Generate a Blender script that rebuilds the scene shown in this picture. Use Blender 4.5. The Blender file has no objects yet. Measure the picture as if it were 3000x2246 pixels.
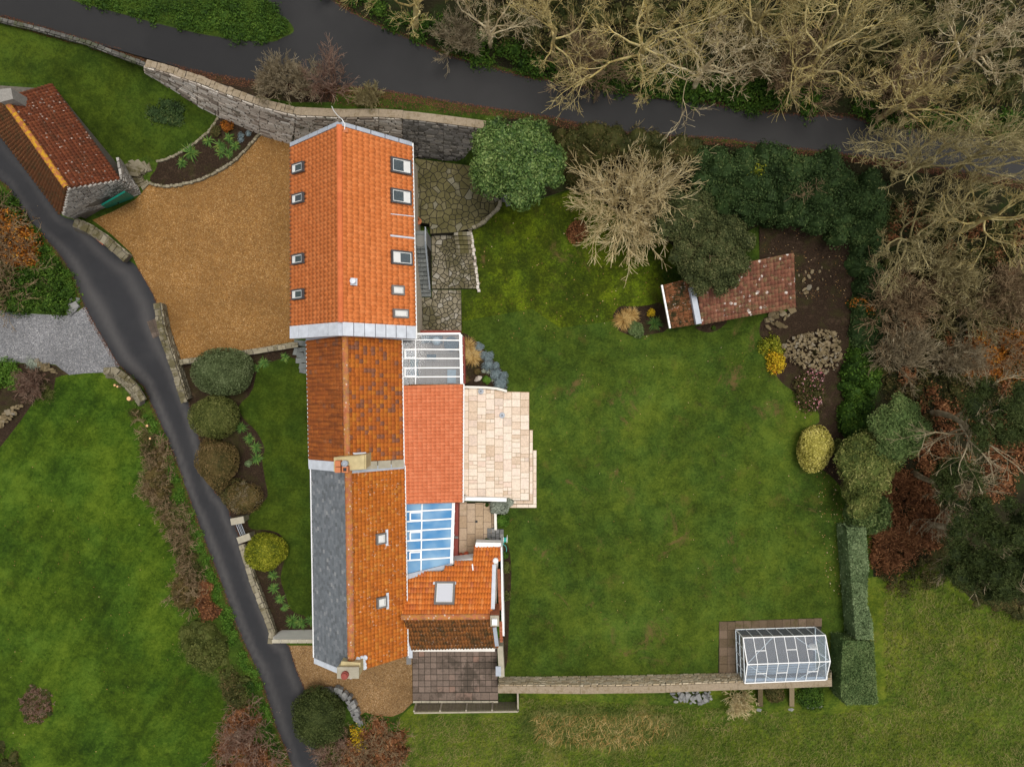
import bpy, math, random
import numpy as np
from mathutils import Vector, Matrix, geometry
random.seed(7)
RS = np.random.RandomState(11)
scene = bpy.context.scene
COL = scene.collection
# ---------------------------------------------------------------- camera
CAMZ = 42.0          # metres above the courtyard
K = 0.02             # metres of ground per unit of the survey grid (1 unit = 1/3000 of the frame width)
cam = bpy.data.cameras.new('camera')
cam.sensor_fit = 'HORIZONTAL'; cam.sensor_width = 36.0
cam.lens = 18.0 * CAMZ / 30.0
cam.clip_start = 0.5; cam.clip_end = 2000
camo = bpy.data.objects.new('camera', cam); COL.objects.link(camo)
camo.location = (0, 0, CAMZ); camo.rotation_euler = (0, 0, 0)
scene.camera = camo
# ---------------------------------------------------------------- light: overcast autumn day
SUN_EL, SUN_AZ = math.radians(79), math.radians(60)   # azimuth clockwise from north (+Y)
world = bpy.data.worlds.new('World'); scene.world = world; world.use_nodes = True
nt = world.node_tree; nt.nodes.clear()
wo = nt.nodes.new('ShaderNodeOutputWorld'); bg = nt.nodes.new('ShaderNodeBackground')
sky = nt.nodes.new('ShaderNodeTexSky'); sky.sky_type = 'NISHITA'; sky.sun_disc = False
sky.sun_elevation = SUN_EL; sky.sun_rotation = SUN_AZ
sky.air_density = 1.0; sky.dust_density = 3.0; sky.ozone_density = 0.6
hs = nt.nodes.new('ShaderNodeHueSaturation'); hs.inputs['Saturation'].default_value = 0.12   # cloud cover: a nearly white sky
nt.links.new(sky.outputs[0], hs.inputs['Color']); nt.links.new(hs.outputs[0], bg.inputs['Color'])
bg.inputs['Strength'].default_value = 0.14
nt.links.new(bg.outputs[0], wo.inputs['Surface'])
sl = bpy.data.lights.new('sun', 'SUN'); sl.energy = 1.5; sl.angle = math.radians(24); sl.color = (1.0, 0.93, 0.83)
so = bpy.data.objects.new('sun', sl); COL.objects.link(so)
sd = Vector((math.sin(SUN_AZ) * math.cos(SUN_EL), math.cos(SUN_AZ) * math.cos(SUN_EL), math.sin(SUN_EL)))
so.rotation_euler = sd.to_track_quat('Z', 'Y').to_euler()
so.location = (20, -20, 40)
vs = scene.view_settings
vs.view_transform = 'Standard'; vs.look = 'None'; vs.gamma = 1.0; vs.use_curve_mapping = False
vs.exposure = 0.32
scene.render.resolution_x = 1024; scene.render.resolution_y = 766

# ---------------------------------------------------------------- survey helpers
def W(px, py, z=0.0):
    s = K * (CAMZ - z) / CAMZ
    return Vector(((px - 1500) * s, (1123 - py) * s, z))
def Pix(v):
    s = K * (CAMZ - v[2]) / CAMZ
    return (v[0] / s + 1500, 1123 - v[1] / s)
def on_plane(px, py, p0, n):
    a = Vector((0, 0, CAMZ)); d = W(px, py, 0) - a
    t = (p0 - a).dot(n) / d.dot(n)
    return a + d * t
def sstep(a, b, x):
    t = np.clip((x - a) / (b - a), 0, 1); return t * t * (3 - 2 * t)
def lane_z(px): return np.interp(px, [-600, 0, 430, 640, 850, 1400, 3600], [1.9, 1.95, 2.3, 3.05, 3.7, 4.0, 4.2])
TOPX = [-600, 0, 254, 435, 543, 670, 736, 804, 919, 1000, 1153, 1243, 1388, 1617, 1762, 1907, 2125, 2526, 2707, 3000, 3600]
TOPY = [-90, 66, 128, 188, 224, 268, 296, 315, 336, 345, 345, 357, 374, 372, 400, 415, 425, 475, 500, 545, 640]
BOTX = [-600, 0, 254, 424, 471, 580, 641, 761, 855, 1205, 1365, 1480, 1650, 1900, 2130, 2526, 2707, 3000, 3600]
BOTY = [-80, 78, 142, 212, 240, 309, 341, 392, 422, 466, 486, 520, 560, 600, 640, 760, 860, 950, 1100]
UPX = [-600, 0, 199, 326, 471, 616, 780, 990, 1218, 1400, 1675, 1943, 2272, 2562, 3000, 3600]
UPY = [-120, -60, 0, 33, 72, 105, 123, 40, 120, 181, 246, 286, 333, 362, 420, 500]
def hp(px, py):
    px = np.asarray(px, float); py = np.asarray(py, float)
    s = (px - 500) * -0.45 + (py - 520) * -0.89
    left = (np.clip(s / 250, 0, 1) * 1.0 + np.clip((s - 250) / 180, 0, 1) * .9) * (px < 900)
    right = 0.75 * sstep(840, 560, py) * sstep(1330, 1420, px)
    base = left + right
    base = base + 0.5 * sstep(0, 260, (np.interp(py, [390, 550, 894, 1072, 1270, 1488, 1700, 1983, 2246, 3000], [-30, 20, 246, 340, 470, 555, 635, 752, 846, 1150]) - 60 - px)) * (py > 800)
    base = base - 0.7 * sstep(2030, 2120, py) * sstep(1150, 1250, px)
    base = base + 0.8 * sstep(2500, 2900, px) * sstep(1900, 1200, py)
    lz = lane_z(px)
    ty = np.interp(px, TOPX, TOPY); by = np.interp(px, BOTX, BOTY); uy = np.interp(px, UPX, UPY)
    f = np.clip((by - py) / np.maximum(by - ty, 1), 0, 1)
    z = base * (1 - f) + lz * f
    z = z + np.clip((uy - 10 - py) * 0.006, 0, 2.0) * (px > 950)
    return z
def hz(px, py): return float(hp(px, py))
def G(px, py, dz=0.0): return W(px, py, hz(px, py) + dz)
def spline(pts, n=6, closed=False):
    out = []; P = [Vector(p) for p in pts]; L = len(P)
    rng = range(L if closed else L - 1)
    for i in rng:
        p0 = P[(i - 1) % L] if (closed or i > 0) else P[0]
        p1 = P[i]; p2 = P[(i + 1) % L]
        p3 = P[(i + 2) % L] if (closed or i + 2 < L) else P[-1]
        for k in range(n):
            t = k / n
            out.append(0.5 * ((2 * p1) + (p2 - p0) * t + (2 * p0 - 5 * p1 + 4 * p2 - p3) * t * t + (3 * p1 - p0 - 3 * p2 + p3) * t ** 3))
    if not closed: out.append(P[-1].copy())
    return out
def inpoly(x, y, poly):
    x = np.asarray(x, float); y = np.asarray(y, float); r = np.zeros(x.shape, bool)
    n = len(poly)
    for i in range(n):
        x1, y1 = poly[i][0], poly[i][1]; x2, y2 = poly[(i + 1) % n][0], poly[(i + 1) % n][1]
        if y1 == y2: continue
        c = ((y1 > y) != (y2 > y)) & (x < (x2 - x1) * (y - y1) / (y2 - y1) + x1)
        r ^= c
    return r

# ---------------------------------------------------------------- objects
def tag(o, label=None, cat=None, group=None, kind=None):
    if label: o['label'] = label
    if cat: o['category'] = cat
    if group: o['group'] = group
    if kind: o['kind'] = kind
    return o
def thing(name, label, cat, loc=(0, 0, 0), group=None, rz=0.0, sc=1.0):
    o = bpy.data.objects.new(name, None); COL.objects.link(o)
    o.empty_display_size = 0.3
    o.location = loc; o.rotation_euler = (0, 0, rz); o.scale = (sc, sc, sc)
    return tag(o, label, cat, group)
def root_loc(o):
    while o is not None and o.parent is not None: o = o.parent
    return Vector(o.location) if o is not None else Vector((0, 0, 0))
def link_mesh(name, me, parent=None, mat=None, M=None, local=False):
    o = bpy.data.objects.new(name, me); COL.objects.link(o)
    if parent is not None: o.parent = parent
    if M is not None:
        M = M.copy()
        if parent is not None and not local: M.translation = M.translation - root_loc(parent)
        o.matrix_basis = M
    if mat is not None and not me.materials: me.materials.append(mat)
    return o
def np_mesh(name, verts, quads=None, tris=None, mats=(), attr=None, midx=None, smooth=False):
    verts = np.asarray(verts, np.float32).reshape(-1, 3)
    me = bpy.data.meshes.new(name)
    nq = 0 if quads is None else len(quads); ntr = 0 if tris is None else len(tris)
    me.vertices.add(len(verts)); me.vertices.foreach_set('co', verts.ravel())
    loops = []
    if nq: loops.append(np.asarray(quads, np.int32).ravel())
    if ntr: loops.append(np.asarray(tris, np.int32).ravel())
    lv = np.concatenate(loops)
    me.loops.add(len(lv)); me.loops.foreach_set('vertex_index', lv)
    me.polygons.add(nq + ntr)
    st = np.concatenate([np.arange(nq) * 4, nq * 4 + np.arange(ntr) * 3]).astype(np.int32)
    me.polygons.foreach_set('loop_start', st)
    if midx is not None: me.polygons.foreach_set('material_index', np.asarray(midx, np.int32))
    me.polygons.foreach_set('use_smooth', np.full(nq + ntr, smooth))
    for m in mats: me.materials.append(m)
    if attr is not None:
        a = me.attributes.new('v', 'FLOAT', 'POINT'); a.data.foreach_set('value', np.asarray(attr, np.float32))
    me.update(calc_edges=True)
    return me
class MB:
    """collects simple solids and links them as ONE mesh object"""
    def __init__(s): s.v = []; s.f = []; s.a = []
    def add(s, vs, fs, val=None):
        b = len(s.v); s.v += [tuple(p) for p in vs]; s.f += [tuple(i + b for i in q) for q in fs]
        s.a += [random.random() if val is None else val] * len(vs)
        return s
    def box(s, c, sz, M=None, val=None):
        x, y, z = sz[0] / 2, sz[1] / 2, sz[2] / 2
        vs = [Vector((a * x, b * y, d * z)) for d in (-1, 1) for a, b in ((-1, -1), (1, -1), (1, 1), (-1, 1))]
        vs = [(M @ p if M is not None else p) + Vector(c) for p in vs]
        return s.add(vs, [(3, 2, 1, 0), (4, 5, 6, 7), (0, 1, 5, 4), (1, 2, 6, 5), (2, 3, 7, 6), (3, 0, 4, 7)], val)
    def bar(s, a, b, w, h, up=Vector((0, 0, 1)), val=None):
        a = Vector(a); b = Vector(b); d = (b - a); L = d.length
        if L < 1e-6: return s
        d /= L; r = d.cross(up)
        if r.length < 1e-4: r = d.cross(Vector((1, 0, 0)))
        r.normalize(); u = r.cross(d)
        M = Matrix((d, r, u)).transposed()
        return s.box((a + b) / 2, (L, w, h), M, val)
    def prism(s, poly, z0, z1, val=None):
        n = len(poly); A = sum(poly[i][0] * poly[(i + 1) % n][1] - poly[(i + 1) % n][0] * poly[i][1] for i in range(n))
        if A < 0: poly = poly[::-1]
        vs = [Vector((p[0], p[1], z0)) for p in poly] + [Vector((p[0], p[1], z1)) for p in poly]
        return s.add(vs, [tuple(range(n - 1, -1, -1)), tuple(range(n, 2 * n))] + [(i, (i + 1) % n, n + (i + 1) % n, n + i) for i in range(n)], val)
    def hexa(s, q0, q1, val=None):
        """solid between two quads"""
        return s.add(list(q0) + list(q1), [(3, 2, 1, 0), (4, 5, 6, 7), (0, 1, 5, 4), (1, 2, 6, 5), (2, 3, 7, 6), (3, 0, 4, 7)], val)
    def slab(s, q, n, t0, t1, val=None):
        return s.hexa([Vector(p) + n * t0 for p in q], [Vector(p) + n * t1 for p in q], val)
    def tube(s, pts, r, k=8, cap=True, val=None):
        pts = [Vector(p) for p in pts]; n = len(pts)
        if not hasattr(r, '__len__'): r = [r] * n
        vs = []; fs = []
        for i, p in enumerate(pts):
            d = (pts[min(i + 1, n - 1)] - pts[max(i - 1, 0)]).normalized()
            a = d.cross(Vector((0, 0, 1)) if abs(d.z) < .9 else Vector((1, 0, 0))).normalized(); b = d.cross(a)
            for j in range(k):
                t = 2 * math.pi * j / k; vs.append(p + (a * math.cos(t) + b * math.sin(t)) * r[i])
        for i in range(n - 1):
            for j in range(k): fs.append((i * k + j, i * k + (j + 1) % k, (i + 1) * k + (j + 1) % k, (i + 1) * k + j))
        if cap: fs.append(tuple(range(k - 1, -1, -1))); fs.append(tuple(range((n - 1) * k, n * k)))
        return s.add(vs, fs, val)
    def lathe(s, c, prof, k=16, val=None):
        vs = []; fs = []
        for (r, z) in prof:
            for j in range(k): t = 2 * math.pi * j / k; vs.append((c[0] + r * math.cos(t), c[1] + r * math.sin(t), c[2] + z))
        for i in range(len(prof) - 1):
            for j in range(k): fs.append((i * k + j, i * k + (j + 1) % k, (i + 1) * k + (j + 1) % k, (i + 1) * k + j))
        fs.append(tuple(range(k - 1, -1, -1))); fs.append(tuple(range((len(prof) - 1) * k, len(prof) * k)))
        return s.add(vs, fs, val)
    def build(s, name, mat, parent=None, smooth=False, kind=None, label=None):
        L = root_loc(parent)
        me = bpy.data.meshes.new(name)
        me.from_pydata([(p[0] - L.x, p[1] - L.y, p[2] - L.z) for p in s.v], [], s.f)
        a = me.attributes.new('v', 'FLOAT', 'POINT'); a.data.foreach_set('value', s.a)
        if smooth: me.polygons.foreach_set('use_smooth', [True] * len(me.polygons))
        me.materials.append(mat)
        o = bpy.data.objects.new(name, me); COL.objects.link(o)
        if parent is not None: o.parent = parent
        if kind: o['kind'] = kind
        if label: o['label'] = label
        return o
# ---------------------------------------------------------------- materials
class N:
    def __init__(s, name):
        s.m = bpy.data.materials.new(name); s.m.use_nodes = True; s.t = s.m.node_tree
        s.b = s.t.nodes['Principled BSDF']; s.pos = s.t.nodes.new('ShaderNodeNewGeometry').outputs['Position']
        s.bumps = None
    def l(s, a, b): s.t.links.new(a, b)
    def put(s, sock, v):
        if hasattr(v, 'is_linked') or isinstance(v, bpy.types.NodeSocket): s.l(v, sock)
        elif isinstance(v, (tuple, list)) and len(v) == 3 and sock.type == 'RGBA': sock.default_value = (*v, 1)
        else: sock.default_value = v
    def noise(s, scale, detail=3, rough=.55, vec=None, dist=0.0, out=0):
        n = s.t.nodes.new('ShaderNodeTexNoise'); n.inputs['Scale'].default_value = scale; n.inputs['Detail'].default_value = detail
        n.inputs['Roughness'].default_value = rough; n.inputs['Distortion'].default_value = dist
        s.l(vec or s.pos, n.inputs['Vector']); return n.outputs[out]
    def vor(s, scale, feat='F1', out='Color', vec=None, rnd=1.0):
        n = s.t.nodes.new('ShaderNodeTexVoronoi'); n.feature = feat; n.inputs['Scale'].default_value = scale
        n.inputs['Randomness'].default_value = rnd
        s.l(vec or s.pos, n.inputs['Vector']); return n.outputs[out]
    def scale(s, v3, rot=(0, 0, 0)):
        n = s.t.nodes.new('ShaderNodeMapping'); n.inputs['Scale'].default_value = v3; n.inputs['Rotation'].default_value = rot
        if any(rot): n.vector_type = 'TEXTURE'; n.inputs['Scale'].default_value = tuple(1 / max(x, .01) for x in v3)
        s.l(s.pos, n.inputs['Vector']); return n.outputs[0]
    def ramp(s, fac, stops, interp='LINEAR'):
        n = s.t.nodes.new('ShaderNodeValToRGB'); e = n.color_ramp.elements; n.color_ramp.interpolation = interp
        while len(e) < len(stops): e.new(0.5)
        for i, (p, c) in enumerate(stops):
            e[i].position = p; e[i].color = (*c, 1) if hasattr(c, '__len__') else (c, c, c, 1)
        s.l(fac, n.inputs[0]); return n.outputs[0]
    def mix(s, f, a, b, mode='MIX'):
        n = s.t.nodes.new('ShaderNodeMix'); n.data_type = 'RGBA'; n.blend_type = mode
        s.put(n.inputs[0], f); s.put(n.inputs[6], a); s.put(n.inputs[7], b); return n.outputs[2]
    def math(s, op, a, b=0.0, clamp=False):
        n = s.t.nodes.new('ShaderNodeMath'); n.operation = op; n.use_clamp = clamp
        s.put(n.inputs[0], a); s.put(n.inputs[1], b); return n.outputs[0]
    def attr(s, name='v'):
        n = s.t.nodes.new('ShaderNodeAttribute'); n.attribute_name = name; return n.outputs['Fac']
    def rand(s):
        n = s.t.nodes.new('ShaderNodeObjectInfo')
        return s.math('FRACT', s.math('ADD', s.attr(), n.outputs['Random']))
    def sep(s, i):
        n = s.t.nodes.new('ShaderNodeSeparateXYZ'); s.l(s.pos, n.inputs[0]); return n.outputs[i]
    def bump(s, h, strength=.5, dist=.02):
        n = s.t.nodes.new('ShaderNodeBump'); n.inputs['Strength'].default_value = strength; n.inputs['Distance'].default_value = dist
        s.l(h, n.inputs['Height'])
        if s.bumps is not None: s.l(s.bumps, n.inputs['Normal'])
        s.bumps = n.outputs[0]
    def done(s, col, rough=.85, spec=.25, metal=0.0):
        s.put(s.b.inputs['Base Color'], col); s.put(s.b.inputs['Roughness'], rough); s.b.inputs['Specular IOR Level'].default_value = spec
        s.b.inputs['Metallic'].default_value = metal
        if s.bumps is not None: s.l(s.bumps, s.b.inputs['Normal'])
        return s.m
def simple(name, col, var=.25, scale=6, rough=.7, spec=.3, bump=.0, metal=0.0, fine=40):
    n = N(name); d = tuple(c * (1 - var) for c in col); h = tuple(min(1, c * (1 + var)) for c in col)
    f = n.math('ADD', n.math('MULTIPLY', n.noise(scale), .6), n.math('MULTIPLY', n.noise(fine), .4))
    c = n.ramp(f, [(.3, d), (.7, h)])
    c = n.mix(.25, c, n.mix(n.rand(), d, h))
    if bump: n.bump(n.noise(fine), bump, .01)
    return n.done(c, rough, spec, metal)
def grass(name, c0, c1, c2, c3, big=.22, patch=.5, stripe=0, bare=.0):
    """c0 dark, c1 mid, c2 light, c3 dry"""
    n = N(name)
    a = n.noise(big, 5, .62); b = n.noise(1.3, 5, .65, dist=.4); f = n.noise(26, 3, .7); g = n.noise(7, 3, .7)
    m = n.math('ADD', n.math('MULTIPLY', a, .30), n.math('ADD', n.math('MULTIPLY', b, .26), n.math('ADD', n.math('MULTIPLY', f, .22), n.math('MULTIPLY', g, .22))))
    if stripe:
        w = n.noise(.9, 2, vec=n.scale((2.2, .15, 1), (0, 0, math.radians(-32)))); m = n.math('ADD', m, n.math('MULTIPLY', n.math('SUBTRACT', w, .5), stripe))
    c = n.ramp(m, [(.40, c0), (.495, c1), (.585, c2)])
    hue = n.ramp(n.noise(.45, 4, .6), [(.42, 0), (.62, 1)])
    c = n.mix(n.math('MULTIPLY', hue, .45), c, n.mix(1.0, c, (.72, 1.0, 1.5), 'MULTIPLY'))
    dry = n.ramp(n.math('ADD', n.math('MULTIPLY', n.noise(.55, 5, .7), .7), n.math('MULTIPLY', f, .3)), [(patch, 0), (patch + .12, 1)])
    c = n.mix(n.math('MULTIPLY', dry, .75), c, c3)
    tuft = n.ramp(n.noise(3.1, 5, .75, dist=.5), [(.57, 0), (.68, 1)])
    c = n.mix(n.math('MULTIPLY', tuft, .55), c, tuple(x * .8 for x in c0))
    spark = n.ramp(n.noise(5.3, 4, .8), [(.62, 0), (.70, 1)])
    c = n.mix(n.math('MULTIPLY', spark, .5), c, tuple(min(1, x * 1.25) for x in c2))
    if bare:
        sp = n.ramp(n.math('ADD', n.math('MULTIPLY', n.noise(.42, 5, .75, dist=.8), .75), n.math('MULTIPLY', f, .25)), [(.585, 0), (.66, 1)])
        c = n.mix(n.math('MULTIPLY', sp, bare), c, (.12, .075, .03))
        sp = n.ramp(n.noise(.8, 6, .75, dist=.6), [(.64, 0), (.72, 1)])
        c = n.mix(n.math('MULTIPLY', sp, bare), c, (.045, .034, .018))
    n.bump(f, .6, .03); n.bump(g, .4, .05)
    return n.done(c, .95, .1)
MAT = {}
MAT['lawn_east'] = grass('lawn_grass', (.015, .026, .003), (.041, .066, .0065), (.086, .118, .012), (.095, .072, .018), .18, .565, bare=.85)
MAT['lawn_west'] = grass('lawn_grass_mown', (.013, .027, .002), (.036, .066, .004), (.078, .12, .009), (.08, .078, .010), .2, .60, stripe=.12)
MAT['lawn_mossy'] = grass('lawn_grass_mossy', (.015, .023, .002), (.041, .057, .0035), (.115, .155, .006), (.052, .042, .011), .3, .56, bare=.75)
MAT['lawn_upper'] = grass('lawn_grass_shady', (.013, .023, .002), (.031, .050, .004), (.06, .088, .007), (.055, .044, .011), .3, .6)
MAT['field'] = grass('field_grass', (.020, .036, .003), (.062, .09, .007), (.135, .155, .015), (.16, .13, .034), .25, .55)
MAT['verge'] = grass('verge_grass', (.012, .022, .003), (.034, .058, .006), (.062, .10, .01), (.06, .045, .014), .4, .58)
def woodfloor():
    n = N('woodland_floor')
    c = n.ramp(n.noise(.6, 6, .7), [(.3, (.008, .008, .004)), (.5, (.022, .02, .009)), (.62, (.02, .03, .008)), (.75, (.05, .03, .015))])
    n.bump(n.noise(9, 4), 1, .08); return n.done(c, .95, .1)
MAT['wood'] = woodfloor()
def soil():
    n = N('soil'); f = n.noise(14, 5, .7)
    c = n.ramp(f, [(.3, (.012, .0075, .0045)), (.55, (.032, .02, .012)), (.75, (.07, .046, .03))])
    c = n.mix(n.ramp(n.noise(.7, 5, .7), [(.5, 0), (.66, .8)]), c, (.035, .034, .010))
    c = n.mix(n.ramp(n.noise(2.6, 4, .7), [(.55, 0), (.7, .6)]), c, (.085, .055, .035))
    n.bump(f, .8, .05); return n.done(c, .95, .12)
MAT['soil'] = soil()
def asphalt(name, c0, c1, tr):
    n = N(name)
    f = n.math('ADD', n.math('MULTIPLY', n.noise(120, 2), .35), n.math('ADD', n.math('MULTIPLY', n.noise(1.2, 4), .4), n.math('MULTIPLY', n.noise(.3, 3), .25)))
    c = n.ramp(f, [(.3, c0), (.7, c1)])
    k = n.math('ADD', n.math('MULTIPLY', n.attr('track'), 1.0), n.math('MULTIPLY', n.math('SUBTRACT', n.noise(.5, 3), .5), .5), True)
    c = n.mix(k, c, tr)
    sp = n.ramp(n.vor(24, out='Distance'), [(.0, 1), (.06, 0)])
    c = n.mix(n.math('MULTIPLY', sp, .12), c, (.12, .11, .1))
    n.bump(n.noise(150, 2), .35, .01)
    return n.done(c, .62, .35)
MAT['lane'] = asphalt('asphalt_new', (.0068, .007, .0092), (.0125, .013, .016), (.058, .054, .053))
MAT['road'] = asphalt('asphalt_old', (.0068, .0064, .0068), (.0115, .011, .0112), (.02, .0187, .0183))
def gravel(name, cs, sc=26):
    n = N(name)
    nd = n.vor(sc); hsv = n.t.nodes.new('ShaderNodeSeparateColor'); n.l(nd, hsv.inputs[0])
    c = n.ramp(hsv.outputs[0], [(i / (len(cs) - 1), x) for i, x in enumerate(cs)])
    big = n.math('ADD', n.math('MULTIPLY', n.noise(.35, 4, .6), .6), n.math('MULTIPLY', n.noise(3.5, 4, .7), .4))
    c = n.mix(n.ramp(big, [(.36, 0.0), (.66, .8)]), c, tuple(x * .5 for x in cs[1]))
    n.bump(n.vor(sc, out='Distance'), .9, .03)
    return n.done(n.mix(1.0, c, (1.1, 1.08, 1.04), 'MULTIPLY'), .85, .2)
MAT['gravel'] = gravel('ochre_gravel', [(.11, .053, .014), (.24, .12, .033), (.31, .165, .05), (.19, .095, .027), (.47, .31, .15)], 24)
MAT['gravel_s'] = gravel('brown_gravel', [(.09, .05, .02), (.20, .115, .046), (.30, .18, .08), (.17, .10, .042), (.40, .28, .16)])
MAT['gravel_grey'] = gravel('grey_gravel', [(.07, .072, .08), (.17, .175, .19), (.25, .255, .275), (.14, .14, .15), (.40, .40, .41)], 22)
def tilemat(name, ramp, moss=(.02, .02, .008), mossamt=0.0, mossscale=2.0, mossthr=.55, lichen=0.0, licol=(.7, .6, .52), streak=0.0, yellow=0.0, rough=.8, soot_shade=0.0, lsc=5.5):
    n = N(name); r = n.rand()
    c = n.ramp(r, ramp, 'LINEAR')
    c = n.mix(.35, c, n.ramp(n.noise(9, 4, .7), [(.3, tuple(x * .72 for x in ramp[len(ramp) // 2][1])), (.7, tuple(min(1, x * 1.25) for x in ramp[len(ramp) // 2][1]))]))
    if streak:
        w = n.noise(2.2, 4, .7, vec=n.scale((.35, 2.6, .35)))
        c = n.mix(n.math('MULTIPLY', n.ramp(w, [(.45, 0), (.62, 1)]), streak), c, (.045, .02, .018))
    if soot_shade:
        c = n.mix(n.math('MULTIPLY', n.ramp(n.noise(.5, 3), [(.4, 0), (.65, 1)]), soot_shade), c, (.12, .05, .02))
    if mossamt:
        f = n.math('ADD', n.math('MULTIPLY', n.noise(mossscale, 5, .75), .6), n.math('MULTIPLY', n.noise(14, 4, .8), .4))
        c = n.mix(n.math('MULTIPLY', n.ramp(f, [(mossthr, 0), (mossthr + .08, 1)]), mossamt), c, moss)
    if yellow:
        f = n.noise(5, 5, .75); c = n.mix(n.math('MULTIPLY', n.ramp(f, [(.47, 0), (.56, 1)]), yellow), c, (.44, .235, .012))
    if lichen:
        f = n.vor(lsc, out='Distance'); g = n.noise(1.6, 4, .7); g2 = n.noise(20, 3, .7)
        f = n.math('ADD', f, n.math('MULTIPLY', n.math('SUBTRACT', g2, .5), .25))
        k = n.math('MULTIPLY', n.ramp(f, [(.17, 1), (.25, 0)]), n.ramp(g, [(.44, 0), (.56, 1)]))
        c = n.mix(n.math('MULTIPLY', k, lichen), c, licol)
    n.bump(n.noise(45, 3), .25, .008)
    return n.done(c, rough, .25)
OR = [(0, (.60, .17, .042)), (.3, (.64, .19, .05)), (.7, (.68, .21, .06)), (1, (.72, .235, .072))]
MAT['tile_barn'] = tilemat('orange_pantile', OR, moss=(.22, .09, .02), mossamt=.6, mossscale=1.1, mossthr=.585)
MAT['tile_ext'] = tilemat('salmon_pantile', [(0, (.55, .16, .065)), (.5, (.63, .20, .088)), (1, (.68, .235, .11))], moss=(.12, .05, .018), mossamt=.5, mossthr=.64)
MAT['tile_midW'] = tilemat('weathered_red_tile', [(0, (.34, .085, .024)), (.5, (.48, .13, .027)), (.9, (.56, .165, .032)), (1, (.2, .12, .10))], streak=.42, moss=(.05, .03, .018), mossamt=.4, mossthr=.6)
MAT['tile_midE'] = tilemat('mottled_clay_tile', [(0, (.12, .08, .07)), (.17, (.18, .10, .075)), (.22, (.34, .092, .02)), (.5, (.46, .125, .02)), (.8, (.52, .155, .021)), (1, (.56, .21, .025))], moss=(.06, .04, .02), mossamt=.45, mossthr=.58)
MAT['tile_south'] = tilemat('old_orange_tile', [(0, (.32, .09, .016)), (.25, (.46, .13, .018)), (.7, (.54, .155, .02)), (1, (.55, .22, .035))], moss=(.09, .055, .012), mossamt=.75, mossscale=1.6, mossthr=.56, lichen=.6, licol=(.66, .5, .38))
MAT['tile_kit'] = tilemat('kitchen_orange_tile', [(0, (.46, .14, .07)), (.15, (.56, .155, .035)), (.6, (.66, .19, .03)), (1, (.74, .29, .09))], moss=(.14, .06, .02), mossamt=.6, mossthr=.6)
MAT['tile_kitS'] = tilemat('mossy_brown_tile', [(0, (.16, .06, .018)), (.5, (.27, .10, .025)), (1, (.36, .125, .028))], moss=(.065, .045, .016), mossamt=.85, mossthr=.48, lichen=.5, licol=(.55, .42, .33))
MAT['tile_cotE'] = tilemat('dark_red_pantile', [(0, (.12, .034, .016)), (.5, (.18, .05, .02)), (1, (.25, .075, .03))], lichen=.95, licol=(.62, .5, .42), moss=(.085, .038, .018), mossamt=.75, mossthr=.5, lsc=4.2)
MAT['tile_cotW'] = tilemat('mossy_red_pantile', [(0, (.12, .045, .016)), (.5, (.17, .06, .02)), (1, (.22, .08, .03))], lichen=.5, licol=(.35, .24, .1), moss=(.07, .05, .018), mossamt=.8, mossthr=.5)
MAT['tile_ridge_y'] = tilemat('lichened_ridge', [(0, (.26, .08, .03)), (1, (.32, .11, .04))], yellow=1.0)
MAT['tile_shed'] = tilemat('old_brown_tile', [(0, (.085, .034, .022)), (.5, (.17, .062, .036)), (1, (.27, .12, .07))], lichen=1.0, licol=(.66, .60, .54), moss=(.17, .135, .06), mossamt=.8, mossscale=3, mossthr=.50, lsc=2.6)
MAT['tile_shedW'] = tilemat('mossy_shed_tile', [(0, (.12, .045, .018)), (.5, (.22, .08, .03)), (1, (.3, .13, .06))], moss=(.026, .024, .006), mossamt=1.0, mossthr=.46, lichen=.4)
MAT['slate'] = tilemat('blue_grey_slate', [(0, (.08, .085, .09)), (.3, (.115, .125, .138)), (.7, (.15, .165, .18)), (.93, (.19, .2, .215)), (1, (.3, .3, .3))], moss=(.06, .055, .05), mossamt=.4, mossthr=.62, rough=.6)
MAT['ridge_or'] = tilemat('orange_ridge', [(0, (.44, .10, .03)), (1, (.56, .15, .05))], moss=(.2, .11, .05), mossamt=.4, mossthr=.6)
MAT['ridge_old'] = tilemat('old_ridge', [(0, (.28, .08, .03)), (1, (.40, .13, .06))], moss=(.2, .12, .07), mossamt=.7, mossthr=.5, lichen=.7, yellow=.4)
MAT['lead'] = simple('lead_sheet', (.34, .37, .42), .22, 3, .5, .4, .1)
MAT['lead_lt'] = simple('pale_lead', (.52, .55, .60), .25, 3, .5, .4, .1)
MAT['white'] = simple('white_paint', (.80, .80, .79), .06, 3, .45, .4)
MAT['whitewall'] = simple('white_render', (.70, .67, .61), .10, 2.5, .85, .2, .2)
MAT['frame_dark'] = simple('dark_grey_frame', (.055, .058, .062), .2, 5, .5, .4)
MAT['frame_grey'] = simple('grey_frame', (.14, .135, .13), .2, 5, .5, .4)
MAT['render'] = simple('cream_render', (.48, .42, .33), .2, 2, .9, .2, .2)
MAT['stonecap'] = simple('lichened_stone', (.33, .30, .23), .3, 3, .9, .2, .4)
MAT['yellowstone'] = simple('yellow_lichen_stone', (.45, .37, .20), .3, 3, .9, .2, .4)
MAT['mortar'] = simple('mortar', (.13, .115, .095), .35, 5, .95, .1, .5)
MAT['mortar_dk'] = simple('dark_joint', (.028, .025, .018), .35, 5, .95, .1, .5)
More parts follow.
